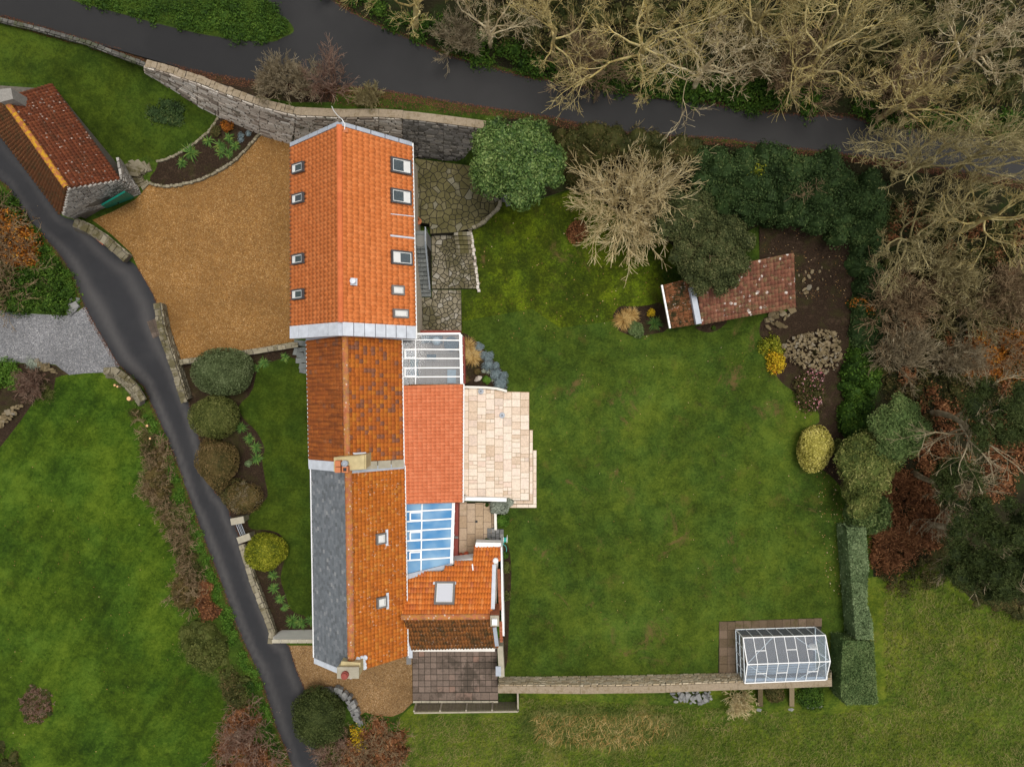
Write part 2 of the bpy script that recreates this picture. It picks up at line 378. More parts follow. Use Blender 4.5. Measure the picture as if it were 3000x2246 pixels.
def stonemat(name, ramp, moss=(.05, .06, .02), amt=.3, thr=.6, ms=1.4):
    n = N(name); c = n.ramp(n.rand(), ramp)
    c = n.mix(.4, c, n.ramp(n.noise(10, 5, .75), [(.3, tuple(x * .45 for x in ramp[1][1])), (.72, tuple(min(1, x * 1.5) for x in ramp[1][1]))]))
    if amt: c = n.mix(n.math('MULTIPLY', n.ramp(n.noise(ms, 5, .75), [(thr, 0), (thr + .08, 1)]), amt), c, moss)
    n.bump(n.noise(22, 4, .7), .5, .03); return n.done(c, .9, .2)
MAT['stone_pale'] = stonemat('pale_rubble_stone', [(0, (.13, .10, .08)), (.18, (.30, .25, .2)), (.35, (.55, .48, .41)), (.75, (.72, .66, .58)), (1, (.80, .76, .70))], moss=(.10, .095, .06), amt=.75, thr=.56)
MAT['stone_gable'] = stonemat('gable_stone', [(0, (.13, .12, .11)), (.3, (.26, .245, .22)), (.7, (.38, .36, .325)), (1, (.5, .47, .42))], amt=.2)
MAT['stone_lane'] = stonemat('dark_rubble_stone', [(0, (.06, .055, .05)), (.3, (.17, .155, .135)), (.7, (.29, .27, .25)), (1, (.38, .34, .29))], moss=(.03, .027, .024), amt=.75, thr=.53)
MAT['stone_south'] = stonemat('buff_wall_stone', [(0, (.30, .22, .13)), (.4, (.48, .39, .26)), (.8, (.60, .52, .39)), (1, (.38, .34, .27))], moss=(.12, .09, .05), amt=.4)
MAT['coping'] = stonemat('earthy_coping', [(0, (.25, .20, .135)), (.5, (.27, .215, .15)), (1, (.29, .235, .165))], moss=(.16, .12, .065), amt=.6, thr=.52, ms=3)
MAT['stone_rub'] = stonemat('rubble_stone', [(0, (.07, .052, .026)), (.35, (.145, .11, .058)), (.8, (.24, .188, .112)), (1, (.2, .185, .155))], amt=.35)
MAT['stone_grey'] = stonemat('grey_stone', [(0, (.10, .10, .10)), (.5, (.19, .19, .185)), (1, (.28, .275, .26))], amt=.35)
MAT['stone_wl'] = stonemat('lane_wall_stone', [(0, (.14, .12, .075)), (.5, (.22, .195, .135)), (1, (.33, .29, .21))], moss=(.075, .06, .02), amt=.6, thr=.52)
MAT['flag'] = stonemat('flagstone', [(0, (.12, .105, .068)), (.4, (.2, .172, .115)), (.75, (.27, .24, .18)), (1, (.37, .35, .31))], moss=(.062, .055, .02), amt=.75, thr=.5, ms=.45)
MAT['flag_dk'] = stonemat('mossy_shaded_flagstone', [(0, (.075, .066, .028)), (.5, (.112, .098, .042)), (.85, (.15, .13, .07)), (1, (.22, .21, .17))], moss=(.065, .058, .02), amt=.6, thr=.5, ms=.5)  # darker ramp puts the shade of wall and tree into the stone colour
MAT['slab_blue'] = stonemat('blue_grey_slab', [(0, (.09, .10, .10)), (.5, (.145, .155, .15)), (1, (.2, .21, .2))], moss=(.08, .08, .05), amt=.4)
MAT['sand'] = stonemat('sandstone_slab', [(0, (.50, .37, .26)), (.15, (.62, .49, .38)), (.35, (.70, .59, .48)), (.7, (.77, .69, .60)), (.88, (.69, .53, .45)), (1, (.57, .49, .43))], moss=(.44, .31, .17), amt=.75, thr=.66, ms=1.1)
MAT['sand_dk'] = stonemat('dark_sandstone_slab', [(0, (.36, .26, .17)), (.4, (.43, .32, .21)), (1, (.48, .38, .29))], moss=(.26, .2, .09), amt=.6, thr=.6, ms=1.0)  # darker, browner version of the sandstone slab
MAT['sandjoint'] = simple('sand_joint', (.27, .195, .105), .2, 8, .95)
MAT['yard'] = stonemat('brown_quarry_tile', [(0, (.10, .074, .058)), (.5, (.16, .12, .096)), (.9, (.21, .155, .125)), (1, (.26, .15, .11))], moss=(.06, .047, .036), amt=.8, thr=.5, ms=.5)
MAT['ghslab'] = stonemat('brown_slab', [(0, (.085, .06, .036)), (.5, (.12, .085, .052)), (1, (.17, .12, .085))], moss=(.06, .055, .012), amt=.6, thr=.55, ms=.7)
MAT['brick'] = stonemat('red_brick', [(0, (.26, .075, .035)), (.5, (.36, .12, .06)), (1, (.44, .19, .11))], amt=.2)
MAT['redpaint'] = simple('red_brown_wall', (.23, .055, .042), .25, 4, .8, .2, .3)
MAT['terracotta'] = simple('terracotta', (.45, .16, .07), .2, 5, .8, .2)
MAT['concrete'] = simple('concrete', (.19, .19, .175), .25, 3, .9, .2, .3)
MAT['wood_grey'] = simple('weathered_wood', (.20, .165, .125), .3, 4, .9, .15, .3)
MAT['wood_pale'] = simple('pale_rail', (.34, .30, .23), .25, 4, .85, .2, .2)
MAT['green_paint'] = simple('green_paint', (.0, .16, .115), .15, 3, .55, .35)
MAT['metal'] = simple('galvanised_metal', (.30, .33, .37), .15, 4, .4, .5)
MAT['orange_gas'] = simple('orange_paint', (.68, .085, .015), .15, 4, .4, .4)
MAT['blind'] = simple('white_blind', (.62, .62, .60), .1, 4, .8)
MAT['floor_in'] = simple('indoor_tile', (.40, .33, .265), .1, 3, .5)
MAT['cloth_blue'] = simple('blue_grey_cloth', (.07, .12, .15), .2, 4, .9)
MAT['cloth_pale'] = simple('pale_blue_cloth', (.45, .56, .62), .1, 4, .9)
MAT['teal'] = simple('teal_cloth', (.05, .16, .19), .2, 4, .9)
MAT['turq'] = simple('turquoise_plastic', (.05, .42, .36), .15, 4, .4, .5)
MAT['black'] = simple('black_metal', (.02, .02, .022), .2, 4, .5)
def glass(name, base, alpha, rough=.08, tr=(1, 1, 1)):
    n = N(name); n.b.inputs['Base Color'].default_value = (*base, 1); n.b.inputs['Roughness'].default_value = rough
    n.b.inputs['Specular IOR Level'].default_value = .6
    out = n.t.nodes['Material Output']; mx = n.t.nodes.new('ShaderNodeMixShader'); tp = n.t.nodes.new('ShaderNodeBsdfTransparent')
    tp.inputs[0].default_value = (*tr, 1); mx.inputs[0].default_value = alpha
    n.l(tp.outputs[0], mx.inputs[1]); n.l(n.b.outputs[0], mx.inputs[2]); n.l(mx.outputs[0], out.inputs['Surface'])
    return n.m
MAT['g_clear'] = glass('milky_roof_glass', (.34, .37, .41), .17, .05, (.93, .95, .97))
MAT['g_blue'] = glass('blue_roof_glass', (.07, .30, .58), .60, .05, (.32, .64, .92))
MAT['g_gh'] = glass('greenhouse_glass', (.42, .46, .54), .17, .03, (.92, .96, .98))
MAT['g_dark'] = glass('window_glass', (.07, .09, .10), .8, .04)
_gb = MAT['g_blue'].node_tree; _ns = _gb.nodes.new('ShaderNodeTexNoise'); _ns.inputs['Scale'].default_value = .9; _cr = _gb.nodes.new('ShaderNodeValToRGB')  # paler noise patches put an uneven sky reflection into the glass colour
_cr.color_ramp.elements[0].position = .35; _cr.color_ramp.elements[0].color = (.09, .32, .60, 1); _cr.color_ramp.elements[1].position = .68; _cr.color_ramp.elements[1].color = (.36, .58, .75, 1)
_gg = _gb.nodes.new('ShaderNodeNewGeometry'); _gb.links.new(_gg.outputs['Position'], _ns.inputs['Vector']); _gb.links.new(_ns.outputs[0], _cr.inputs[0]); _gb.links.new(_cr.outputs[0], _gb.nodes['Principled BSDF'].inputs['Base Color'])
def leafmat(name, cs, noise=1.3, contrast=.6, rough=.7, spec=.14):
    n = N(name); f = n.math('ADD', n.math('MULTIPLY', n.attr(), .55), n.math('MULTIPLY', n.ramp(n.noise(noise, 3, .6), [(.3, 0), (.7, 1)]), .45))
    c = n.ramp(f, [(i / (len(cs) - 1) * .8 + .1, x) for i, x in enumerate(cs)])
    return n.done(c, rough, spec)
LM = {}
LM['laurel'] = leafmat('evergreen_leaf', [(0.0176, 0.0396, 0.0069), (0.0504, 0.0989, 0.019), (0.1071, 0.1688, 0.0389), (0.2142, 0.2735, 0.0864)], 1.4, spec=.25, rough=.55)
LM['ivy'] = leafmat('ivy_leaf', [(0.0115, 0.023, 0.0057), (0.0276, 0.0529, 0.0138), (0.0483, 0.0805, 0.023), (0.0978, 0.1207, 0.0368)], .9, spec=.15)
LM['holm'] = leafmat('holm_oak_leaf', [(0.0216, 0.0288, 0.0084), (0.048, 0.06, 0.0192), (0.0816, 0.0912, 0.0312), (0.15, 0.144, 0.06)], 1.0)
LM['box'] = leafmat('clipped_leaf', [(0.0299, 0.0414, 0.0126), (0.0633, 0.0851, 0.031), (0.1035, 0.1323, 0.054), (0.1667, 0.1955, 0.0943)], 1.5)
LM['box_y'] = leafmat('olive_clipped_leaf', [(.028, .036, .007), (.065, .078, .016), (.11, .12, .03), (.16, .16, .05)], 1.5)
LM['box_br'] = leafmat('bronze_leaf', [(.03, .03, .008), (.078, .06, .018), (.13, .088, .032), (.18, .12, .052)], 1.5)
LM['box_dk'] = leafmat('dark_clipped_leaf', [(.013, .02, .004), (.032, .044, .009), (.054, .07, .018), (.085, .10, .03)], 1.8)
LM['gold'] = leafmat('golden_leaf', [(0.045, 0.06, 0.004), (0.115, 0.135, 0.008), (0.22, 0.225, 0.013), (0.38, 0.36, 0.045)], 1.6)
LM['pgold'] = leafmat('pale_golden_leaf', [(0.15, 0.1375, 0.0175), (0.325, 0.2937, 0.0562), (0.5, 0.4375, 0.1063), (0.65, 0.575, 0.2125)], 1.6)
LM['bright'] = leafmat('bright_green_leaf', [(.02, .05, .004), (.045, .105, .009), (.08, .16, .017), (.12, .21, .03)], 1.6)
LM['pitto'] = leafmat('olive_green_leaf', [(0.0297, 0.0446, 0.0081), (0.081, 0.1053, 0.023), (0.162, 0.1755, 0.0446), (0.297, 0.2835, 0.1013)], .9)
LM['bamboo'] = leafmat('blue_green_leaf', [(0.0312, 0.0546, 0.013), (0.0715, 0.1144, 0.0312), (0.1196, 0.169, 0.052), (0.221, 0.26, 0.091)], .9)
LM['yew'] = leafmat('hedge_leaf', [(0.0279, 0.0527, 0.0155), (0.062, 0.1023, 0.031), (0.1054, 0.1519, 0.0512), (0.155, 0.2015, 0.0775)], 1.2)
LM['hedge_b'] = leafmat('grey_green_leaf', [(0.0435, 0.0696, 0.0261), (0.0943, 0.1392, 0.058), (0.1522, 0.2102, 0.0957), (0.232, 0.29, 0.145)], 1.2)
LM['grey'] = leafmat('silver_leaf', [(.10, .12, .09), (.18, .205, .16), (.27, .30, .24), (.36, .38, .31)], 2)
LM['lav'] = leafmat('lavender_leaf', [(.08, .11, .12), (.14, .185, .195), (.205, .255, .27), (.29, .34, .35)], 3)
LM['russet'] = leafmat('dead_bracken', [(0.06, 0.024, 0.01), (0.15, 0.06, 0.024), (0.25, 0.108, 0.044), (0.34, 0.17, 0.075)], 1.0)
LM['orange'] = leafmat('orange_leaf', [(.08, .025, .005), (.24, .075, .010), (.38, .14, .016), (.46, .24, .035)], 1.2)
LM['yellow'] = leafmat('yellow_leaf', [(.16, .10, .006), (.40, .27, .012), (.58, .42, .02), (.55, .20, .018)], 2)
LM['bramble'] = leafmat('bramble_leaf', [(.02, .025, .006), (.048, .05, .012), (.082, .07, .022), (.15, .095, .042)], .8)
LM['wild'] = leafmat('wild_green_leaf', [(.01, .026, .003), (.027, .062, .006), (.05, .10, .010), (.09, .15, .018)], 1.0)
LM['pine'] = leafmat('pine_needle', [(0.0103, 0.0172, 0.0046), (0.023, 0.0356, 0.0069), (0.0414, 0.0575, 0.0126), (0.0747, 0.092, 0.0299)], .9)
LM['dgrass'] = leafmat('dry_grass_blade', [(.16, .085, .02), (.32, .19, .055), (.46, .31, .11), (.58, .43, .20)], 2)
LM['fgrass'] = leafmat('field_grass_blade', [(0.03, 0.058, 0.006), (0.075, 0.1, 0.014), (0.14, 0.145, 0.034), (0.27, 0.22, 0.085)], .8)
LM['strap'] = leafmat('strap_leaf', [(.02, .055, .01), (.05, .11, .02), (.085, .165, .035), (.17, .22, .04)], 3)
LM['litter'] = leafmat('fallen_leaf', [(.09, .03, .014), (.22, .10, .03), (.40, .26, .10), (.62, .52, .42)], 30)
LM['litter_br'] = leafmat('brown_litter', [(.022, .008, .005), (.055, .02, .011), (.10, .04, .018), (.20, .09, .035)], 30)
LM['pink'] = leafmat('pink_flower', [(.30, .07, .09), (.45, .15, .17), (.55, .28, .30), (.6, .4, .4)], 5)
def barkmat(name, cs):
    n = N(name); f = n.math('ADD', n.math('MULTIPLY', n.attr(), .45), n.math('MULTIPLY', n.ramp(n.noise(2.2, 4, .7), [(.3, 0), (.7, 1)]), .55))
    return n.done(n.ramp(f, [(i / (len(cs) - 1) * .8 + .1, x) for i, x in enumerate(cs)]), .9, .15)
BK = {}
BK['lichen'] = barkmat('lichened_bark', [(.10, .074, .034), (.25, .185, .068), (.44, .355, .14), (.54, .455, .24), (.48, .32, .04)])
BK['pale'] = barkmat('pale_bark', [(.2, .15, .085), (.38, .30, .17), (.56, .47, .29), (.68, .6, .43)])
BK['beige'] = barkmat('beige_twig', [(.26, .19, .085), (.50, .40, .20), (.68, .56, .32), (.76, .67, .44)])
BK['brown'] = barkmat('brown_twig', [(.085, .052, .03), (.18, .12, .066), (.30, .215, .12), (.38, .3, .18)])
BK['greytwig'] = barkmat('grey_twig', [(.10, .078, .045), (.21, .165, .095), (.33, .27, .17), (.42, .36, .25)])
BK['redtwig'] = barkmat('red_twig', [(.09, .045, .032), (.18, .10, .07), (.27, .18, .13), (.32, .24, .17)])
BK['olive'] = barkmat('olive_twig', [(.10, .08, .035), (.22, .18, .078), (.37, .31, .15), (.5, .44, .26)])

MAT['mortar_pale'] = simple('pale_mortar', (.24, .21, .175), .3, 5, .95, .1, .5)
MAT['verge_stone'] = stonemat('mossy_grey_stone', [(0, (.05, .048, .04)), (.5, (.10, .096, .085)), (1, (.19, .185, .165))], amt=.6, thr=.5)
MAT['stone_moss'] = stonemat('mossy_wall_stone', [(0, (.10, .085, .05)), (.5, (.17, .148, .10)), (1, (.27, .24, .175))], moss=(.065, .055, .018), amt=.75, thr=.46)
# ---------------------------------------------------------------- the ground, cut into its surfaces
LANE_R = [(-250, 230), (-60, 330), (60, 470), (140, 575), (178, 630), (225, 648), (268, 680), (310, 722), (352, 750), (383, 766), (404, 786), (430, 830), (456, 880), (470, 960), (498, 1030), (523, 1100), (558, 1194), (582, 1277), (606, 1370), (630, 1440), (660, 1466), (678, 1517), (717, 1607), (746, 1700), (775, 1770), (798, 1827), (812, 1872), (845, 1890), (868, 1960), (899, 2034), (915, 2110), (930, 2190), (957, 2246), (1060, 2600)]
LANE_L = [(-300, 330), (-130, 430), (0, 529), (27, 553), (72, 633), (152, 720), (206, 796), (246, 894), (312, 1010), (351, 1072), (417, 1130), (427, 1147), (482, 1270), (522, 1368), (565, 1488), (598, 1578), (645, 1700), (700, 1849), (762, 1983), (809, 2128), (856, 2246), (960, 2600)]
LOW = [(-500, -60), (-200, 0), (0, 47), (254, 120), (543, 203), (725, 236), (860, 246), (1008, 256), (1135, 270), (1388, 312), (1617, 346), (1762, 380), (1907, 397), (2125, 408), (2200, 421), (2526, 460), (2707, 487), (3000, 535), (3500, 620)]
UPP = [(3500, 480), (3000, 420), (2852, 396), (2689, 378), (2562, 362), (2490, 342), (2272, 331), (2070, 302), (1943, 287), (1798, 268), (1675, 246), (1509, 217), (1400, 183), (1316, 163), (1218, 122), (1090, 66), (1010, 24), (965, -10), (880, -80), (760, -180), (600, -300)]
UP2 = [(480, -300), (690, -100), (780, -4), (801, 29), (845, 62), (861, 92), (829, 110), (780, 124), (616, 105), (471, 72), (326, 33), (199, -2), (0, -70), (-500, -220)]
sp2 = lambda p, n=4: [(q[0], q[1]) for q in spline([(a, b, 0) for a, b in p], n)]
REG = [
 ('road', 'road', sp2(LOW, 3) + sp2(UPP, 3) + sp2(UP2, 4)),
 ('leafy_verge', 'soil', [(-300, -20), (0, 47), (254, 120), (543, 203), (725, 236), (860, 246), (990, 254), (980, 300), (860, 300), (736, 280), (670, 258), (543, 218), (435, 182), (254, 128), (0, 64), (-300, 0)]),
 ('lane', 'lane', sp2(LANE_R, 3) + sp2(LANE_L, 3)[::-1]),
 ('gravel_court', 'gravel', [(404, 786), (385, 742), (330, 690), (285, 655), (270, 645), (330, 620), (395, 585), (415, 566), (430, 545)] + sp2([(440, 540), (480, 548), (530, 544), (600, 525), (680, 480), (725, 440), (762, 396)], 4) + [(860, 420), (862, 1000), (700, 1030), (531, 1057), (498, 1030), (470, 960), (456, 880), (430, 830)]),
 ('gravel_drive', 'gravel_grey', [(-600, 890), (0, 909), (60, 916), (109, 920), (192, 924), (228, 912), (250, 896), (312, 1010), (351, 1073), (330, 1085), (304, 1091), (250, 1093), (203, 1098), (180, 1082), (163, 1068), (109, 1064), (0, 1061), (-600, 1050)]),
 ('gravel_yard', 'gravel_s', [(845, 1890), (920, 1890), (1030, 1860), (1190, 1860), (1209, 1900), (1211, 2055), (1180, 2085), (1150, 2098), (1100, 2095), (1070, 2085), (1055, 2095), (1020, 2045), (985, 2022), (940, 2015), (905, 2050), (899, 2034), (868, 1960)]),
 ('lawn_small', 'lawn_upper', sp2([(742, 1135), (757, 1080), (795, 1060), (850, 1046), (880, 1066), (903, 1100), (930, 1350), (935, 1795), (890, 1802), (852, 1784), (836, 1740), (822, 1690), (836, 1625), (826, 1570), (785, 1552), (735, 1548), (728, 1515), (760, 1480), (784, 1452), (776, 1400), (768, 1345), (775, 1312), (750, 1262), (715, 1228), (700, 1190), (728, 1160)], 3)),
 ('flower_bed', 'soil', [(523, 1060), (860, 1010), (905, 1020), (905, 1120), (930, 1800), (930, 1860), (820, 1868), (800, 1830), (746, 1700), (717, 1607), (678, 1517), (660, 1466), (630, 1440), (582, 1277), (545, 1150)]),
 ('lawn_upper', 'lawn_upper', [(0, 66), (120, 92), (254, 128), (424, 204), (471, 238), (580, 308), (638, 341), (610, 385), (560, 428), (500, 460), (455, 475), (430, 455), (400, 470), (345, 478), (150, 250), (0, 240), (-600, 150), (-600, -80)]),
 ('flower_bed', 'soil', sp2([(462, 478), (500, 464), (560, 430), (612, 388), (644, 342), (700, 365), (758, 392), (720, 440), (676, 478), (600, 520), (530, 538), (480, 542), (445, 534), (440, 520), (455, 500)], 3)),
 ('flower_bed', 'soil', sp2([(1352, 975), (1365, 978), (1395, 1000), (1416, 1022), (1440, 1048), (1468, 1080), (1482, 1110), (1483, 1143), (1440, 1134), (1353, 1130)], 3)),
 ('flower_bed', 'soil', sp2([(1795, 925), (1815, 898), (1860, 898), (1905, 893), (1940, 890), (1958, 962), (1900, 980), (1860, 986), (1815, 970)], 3)),
 ('flower_bed', 'soil', sp2([(2035, 957), (2128, 937), (2110, 962), (2078, 974), (2048, 968)], 3)),
 ('flower_bed', 'soil', sp2([(1472, 1590), (1490, 1600), (1498, 1680), (1492, 1800), (1486, 1935), (1475, 1935), (1470, 1700)], 3)),
 ('soil_ground', 'soil', sp2([(2225, 660), (2300, 640), (2420, 680), (2500, 720), (2495, 900), (2485, 1030), (2472, 1220), (2478, 1340), (2472, 1420), (2480, 1510), (2470, 1440), (2440, 1400), (2405, 1372), (2370, 1355), (2342, 1310), (2352, 1268), (2395, 1240), (2400, 1225), (2392, 1200), (2330, 1150), (2290, 1120), (2265, 1080), (2268, 1050), (2240, 1000), (2225, 975), (2240, 930), (2330, 890), (2225, 760)], 3)),
 ('lawn_east', 'lawn_east', [(1560, 905), (1640, 960), (1800, 940), (1950, 975), (2150, 930), (2235, 925), (2245, 1010), (2280, 1110), (2390, 1200), (2410, 1230), (2370, 1330), (2440, 1400), (2480, 1500), (2495, 1870), (2480, 1900), (2470, 2000), (2440, 1990), (2105, 1975), (1460, 1990), (1490, 1900), (1497, 1680), (1488, 1600), (1480, 1590), (1480, 1490), (1400, 1460), (1400, 1140), (1482, 1143), (1468, 1080), (1440, 1048), (1395, 1000), (1356, 975), (1356, 940)]),
 ('lawn_mossy', 'lawn_mossy', [(1352, 975), (1352, 850), (1400, 845), (1383, 690), (1378, 668), (1440, 630), (1470, 600), (1480, 560), (1560, 590), (1640, 570), (1700, 545), (1830, 640), (1950, 700), (2010, 760), (1940, 800), (1965, 960), (1800, 950), (1640, 975), (1560, 925), (1356, 985)]),
 ('lawn_west', 'lawn_west', [(-600, 1500), (0, 1310), (54, 1241), (109, 1162), (156, 1147), (163, 1107), (180, 1100), (203, 1097), (304, 1090), (330, 1118), (344, 1136), (399, 1209), (424, 1263), (431, 1335), (428, 1426), (440, 1462), (489, 1480), (500, 1528), (536, 1571), (543, 1643), (525, 1710), (530, 1770), (560, 1800), (536, 1844), (545, 1900), (610, 1970), (650, 2040), (665, 2110), (655, 2160), (650, 2246), (700, 2700), (-600, 2700)]),
 ('flower_bed', 'soil', [(-300, 1066), (0, 1064), (109, 1066), (163, 1070), (205, 1098), (175, 1110), (156, 1147), (109, 1162), (54, 1241), (0, 1310), (-300, 1420)]),
 ('field', 'field', [(1150, 2260), (1160, 2110), (1215, 2060), (1520, 2060), (1525, 2015), (2105, 2000), (2440, 1990), (2480, 2000), (2500, 1880), (2515, 1700), (2555, 1690), (2640, 1680), (2740, 1640), (2850, 1760), (3000, 1800), (3700, 1700), (3700, 2800), (1100, 2800)]),
 ('woodland_floor', 'wood', [(1000, 20), (1090, 62), (1218, 120), (1400, 180), (1675, 244), (1943, 285), (2272, 329), (2562, 360), (3000, 418), (3500, 470), (3600, -600), (700, -600)]),
 ('woodland_floor', 'wood', [(1450, 345), (1617, 350), (1907, 400), (2200, 424), (2526, 464), (2707, 490), (3000, 538), (3600, 625), (3600, 1850), (3000, 1820), (2850, 1770), (2740, 1650), (2560, 1720), (2550, 1500), (2500, 1000), (2500, 700), (2225, 660), (2010, 760), (1830, 640), (1700, 545), (1560, 590), (1450, 480)]),
 ('verge', 'verge', [(-601, -601), (3601, -601), (3601, 2801), (-601, 2801)]),
]
def build_ground():
    pts = []; edges = []
    def addpt(x, y): pts.append(Vector((x, y))); return len(pts) - 1
    for nm, mt, poly in REG:
        idx = [addpt(x, y) for x, y in poly]
        for i in range(len(idx)):
            edges.append((idx[i], idx[(i + 1) % len(idx)]))
    rs = np.random.RandomState(3)
    gx, gy = np.meshgrid(np.arange(-590, 3600, 30.0), np.arange(-590, 2800, 30.0))
    gx = (gx + rs.uniform(-6, 6, gx.shape)).ravel(); gy = (gy + rs.uniform(-6, 6, gy.shape)).ravel()
    for x, y in zip(gx, gy): addpt(x, y)
    # denser across the two roads, for the wheel tracks
    cl = sp2([((a[0] + b[0]) / 2, (a[1] + b[1]) / 2) for a, b in zip([LANE_R[int(i)] for i in np.linspace(0, len(LANE_R) - 1, 22)], [LANE_L[int(i)] for i in np.linspace(0, len(LANE_L) - 1, 22)])], 2)
    lp = REG[2][2]; rp = REG[0][2]
    hx, hy = np.meshgrid(np.arange(-250, 1060, 11.0), np.arange(230, 2500, 11.0)); hx = hx.ravel(); hy = hy.ravel()
    k = inpoly(hx, hy, lp)
    for x, y in zip(hx[k], hy[k]): addpt(x + rs.uniform(-2, 2), y + rs.uniform(-2, 2))
    V, E, F, ov, oe, of = geometry.delaunay_2d_cdt(pts, edges, [], 0, 0.01)
    V = np.array([(v.x, v.y) for v in V]); T = np.array([f for f in F])
    cx = V[T].mean(axis=1); own = np.full(len(T), -1)
    for i, (nm, mt, poly) in enumerate(REG):
        k = inpoly(cx[:, 0], cx[:, 1], poly) & (own < 0); own[k] = i
    z = hp(V[:, 0], V[:, 1]); s = K * (CAMZ - z) / CAMZ
    P = np.stack([(V[:, 0] - 1500) * s, (1123 - V[:, 1]) * s, z], 1)
    # orientation: pixel y points down, so flip
    a = P[T[:, 1]] - P[T[:, 0]]; b = P[T[:, 2]] - P[T[:, 0]]
    nz = a[:, 0] * b[:, 1] - a[:, 1] * b[:, 0]; fl = nz < 0; T[fl] = T[fl][:, ::-1]
    # wheel tracks worn into the lane: distance from its middle
    def across(q, L, R):
        L = np.array(sp2(L, 6)); R = np.array(sp2(R, 6))
        dl = np.sqrt(((q[:, None, :] - L[None]) ** 2).sum(2)).min(1); dr = np.sqrt(((q[:, None, :] - R[None]) ** 2).sum(2)).min(1)
        return dl / (dl + dr + 1e-6)
    for i, (nm, mt, poly) in enumerate(REG):
        t = T[own == i]
        if not len(t): continue
        u, inv = np.unique(t, return_inverse=True)
        me = np_mesh(nm, P[u], None, inv.reshape(-1, 3), [MAT[mt]], smooth=True)
        if nm == 'lane':
            f = across(V[u], LANE_L, LANE_R)
            tr = np.exp(-((f - .20) / .10) ** 2) * .8 + np.exp(-((f - .80) / .10) ** 2) * .7
            tr *= np.interp(V[u][:, 1], [400, 650, 900, 1300, 1900, 2246], [.35, .6, 1, 1, .9, .5])
            at = me.attributes.new('track', 'FLOAT', 'POINT'); at.data.foreach_set('value', tr.astype(np.float32))
        o = link_mesh(nm, me); o['kind'] = 'structure'
    return T, own, V
T_, own_, V_ = build_ground()
# the land beyond, out to the horizon
mb = MB(); R0 = 900
X0, Y0 = W(-590, -590, 0)[:2]; X1, Y1 = W(3590, 2790, 0)[:2]
mb.add([(-R0, -R0, -3), (R0, -R0, -3), (R0, R0, -3), (-R0, R0, -3)], [(0, 1, 2, 3)])
tag(mb.build('terrain', MAT['field']), kind='structure')
# ---------------------------------------------------------------- plants
def unit(v): return v / np.maximum(np.linalg.norm(v, axis=-1, keepdims=True), 1e-9)
def leaf_quads(P, Nn, size, rs, aspect=.55, flat=.6, up=None):
    """diamond leaves at P facing roughly Nn"""
    n = len(P); nn = unit(Nn + rs.normal(0, flat, (n, 3)))
    t = unit(np.cross(nn, rs.normal(0, 1, (n, 3)))); b = np.cross(nn, t)
    s = (size * rs.uniform(.6, 1.3, n))[:, None]
    v = np.stack([P - t * s, P - b * s * aspect + nn * s * .12, P + t * s, P + b * s * aspect + nn * s * .12], 1)
    return v.reshape(-1, 3), np.arange(n * 4).reshape(-1, 4)
def ico(sub=2):
    import bmesh
    bm = bmesh.new(); bmesh.ops.create_icosphere(bm, subdivisions=sub, radius=1)
    v = np.array([x.co[:] for x in bm.verts]); f = np.array([[q.index for q in p.verts] for p in bm.faces]); bm.free(); return v, f
ICO = {1: ico(1), 2: ico(2), 3: ico(3)}
def lumpy(d, rs_seed, amt):
    r = np.random.RandomState(rs_seed); o = np.zeros(len(d))
    for k in range(7):
        w = r.normal(0, 2.2, 3); o += np.sin(d @ w + r.uniform(0, 6.3)) / 7
    return 1 + amt * 2.2 * o
def crown_mesh(name, lobes, n, size, mat, seed=0, aspect=.5, flat=.6, shell=(.86, 1.05), lump=.12, under=.25, core=.86, mats=None, coremat=None):
    """lobes: (centre, radii) in local metres; leaves spread through the outer shell of every lobe, a dense heart inside"""
    rs = np.random.RandomState(seed); VV = []; QQ = []; TT = []; AA = []; MI_q = []; MI_t = []; off = 0
    vol = np.array([(r[0] * r[1] + r[0] * r[2] + r[1] * r[2]) for c, r in lobes]); cnt = (n * vol / vol.sum()).astype(int) + 1
    C = np.array([c for c, r in lobes], float); Rr = np.array([r for c, r in lobes], float)
    for i, (c, r) in enumerate(lobes):
        c = np.array(c, float); r = np.array(r, float)
        m = cnt[i]; d = unit(rs.normal(0, 1, (m * 2, 3))); d = d[(d[:, 2] > -under)][:m]
        lf = lumpy(d, seed * 31 + i, lump)
        P = c + d * r * (lf * rs.uniform(*shell, len(d)))[:, None]
        # drop leaves buried in other lobes
        keep = np.ones(len(P), bool)
        for j in range(len(lobes)):
            if j != i: keep &= ((((P - C[j]) / Rr[j]) ** 2).sum(1) > .62)
        P = P[keep]; d = d[keep]
        nrm = unit(d / r + np.array([0, 0, .15]))
        v, q = leaf_quads(P, nrm, size, rs, aspect, flat)
        VV.append(v); QQ.append(q + off); off += len(v); AA.append(np.repeat(rs.uniform(0, 1, len(P)), 4)); MI_q.append(np.zeros(len(q), int))
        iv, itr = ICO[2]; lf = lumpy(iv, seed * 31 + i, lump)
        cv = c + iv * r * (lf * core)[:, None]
        VV.append(cv); TT.append(itr + off); off += len(cv); AA.append(np.full(len(cv), .15)); MI_t.append(np.zeros(len(itr), int))  # heart kept near the dark end: inner shade put into its colour
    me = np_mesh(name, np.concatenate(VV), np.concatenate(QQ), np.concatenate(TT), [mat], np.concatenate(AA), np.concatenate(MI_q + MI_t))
    return me
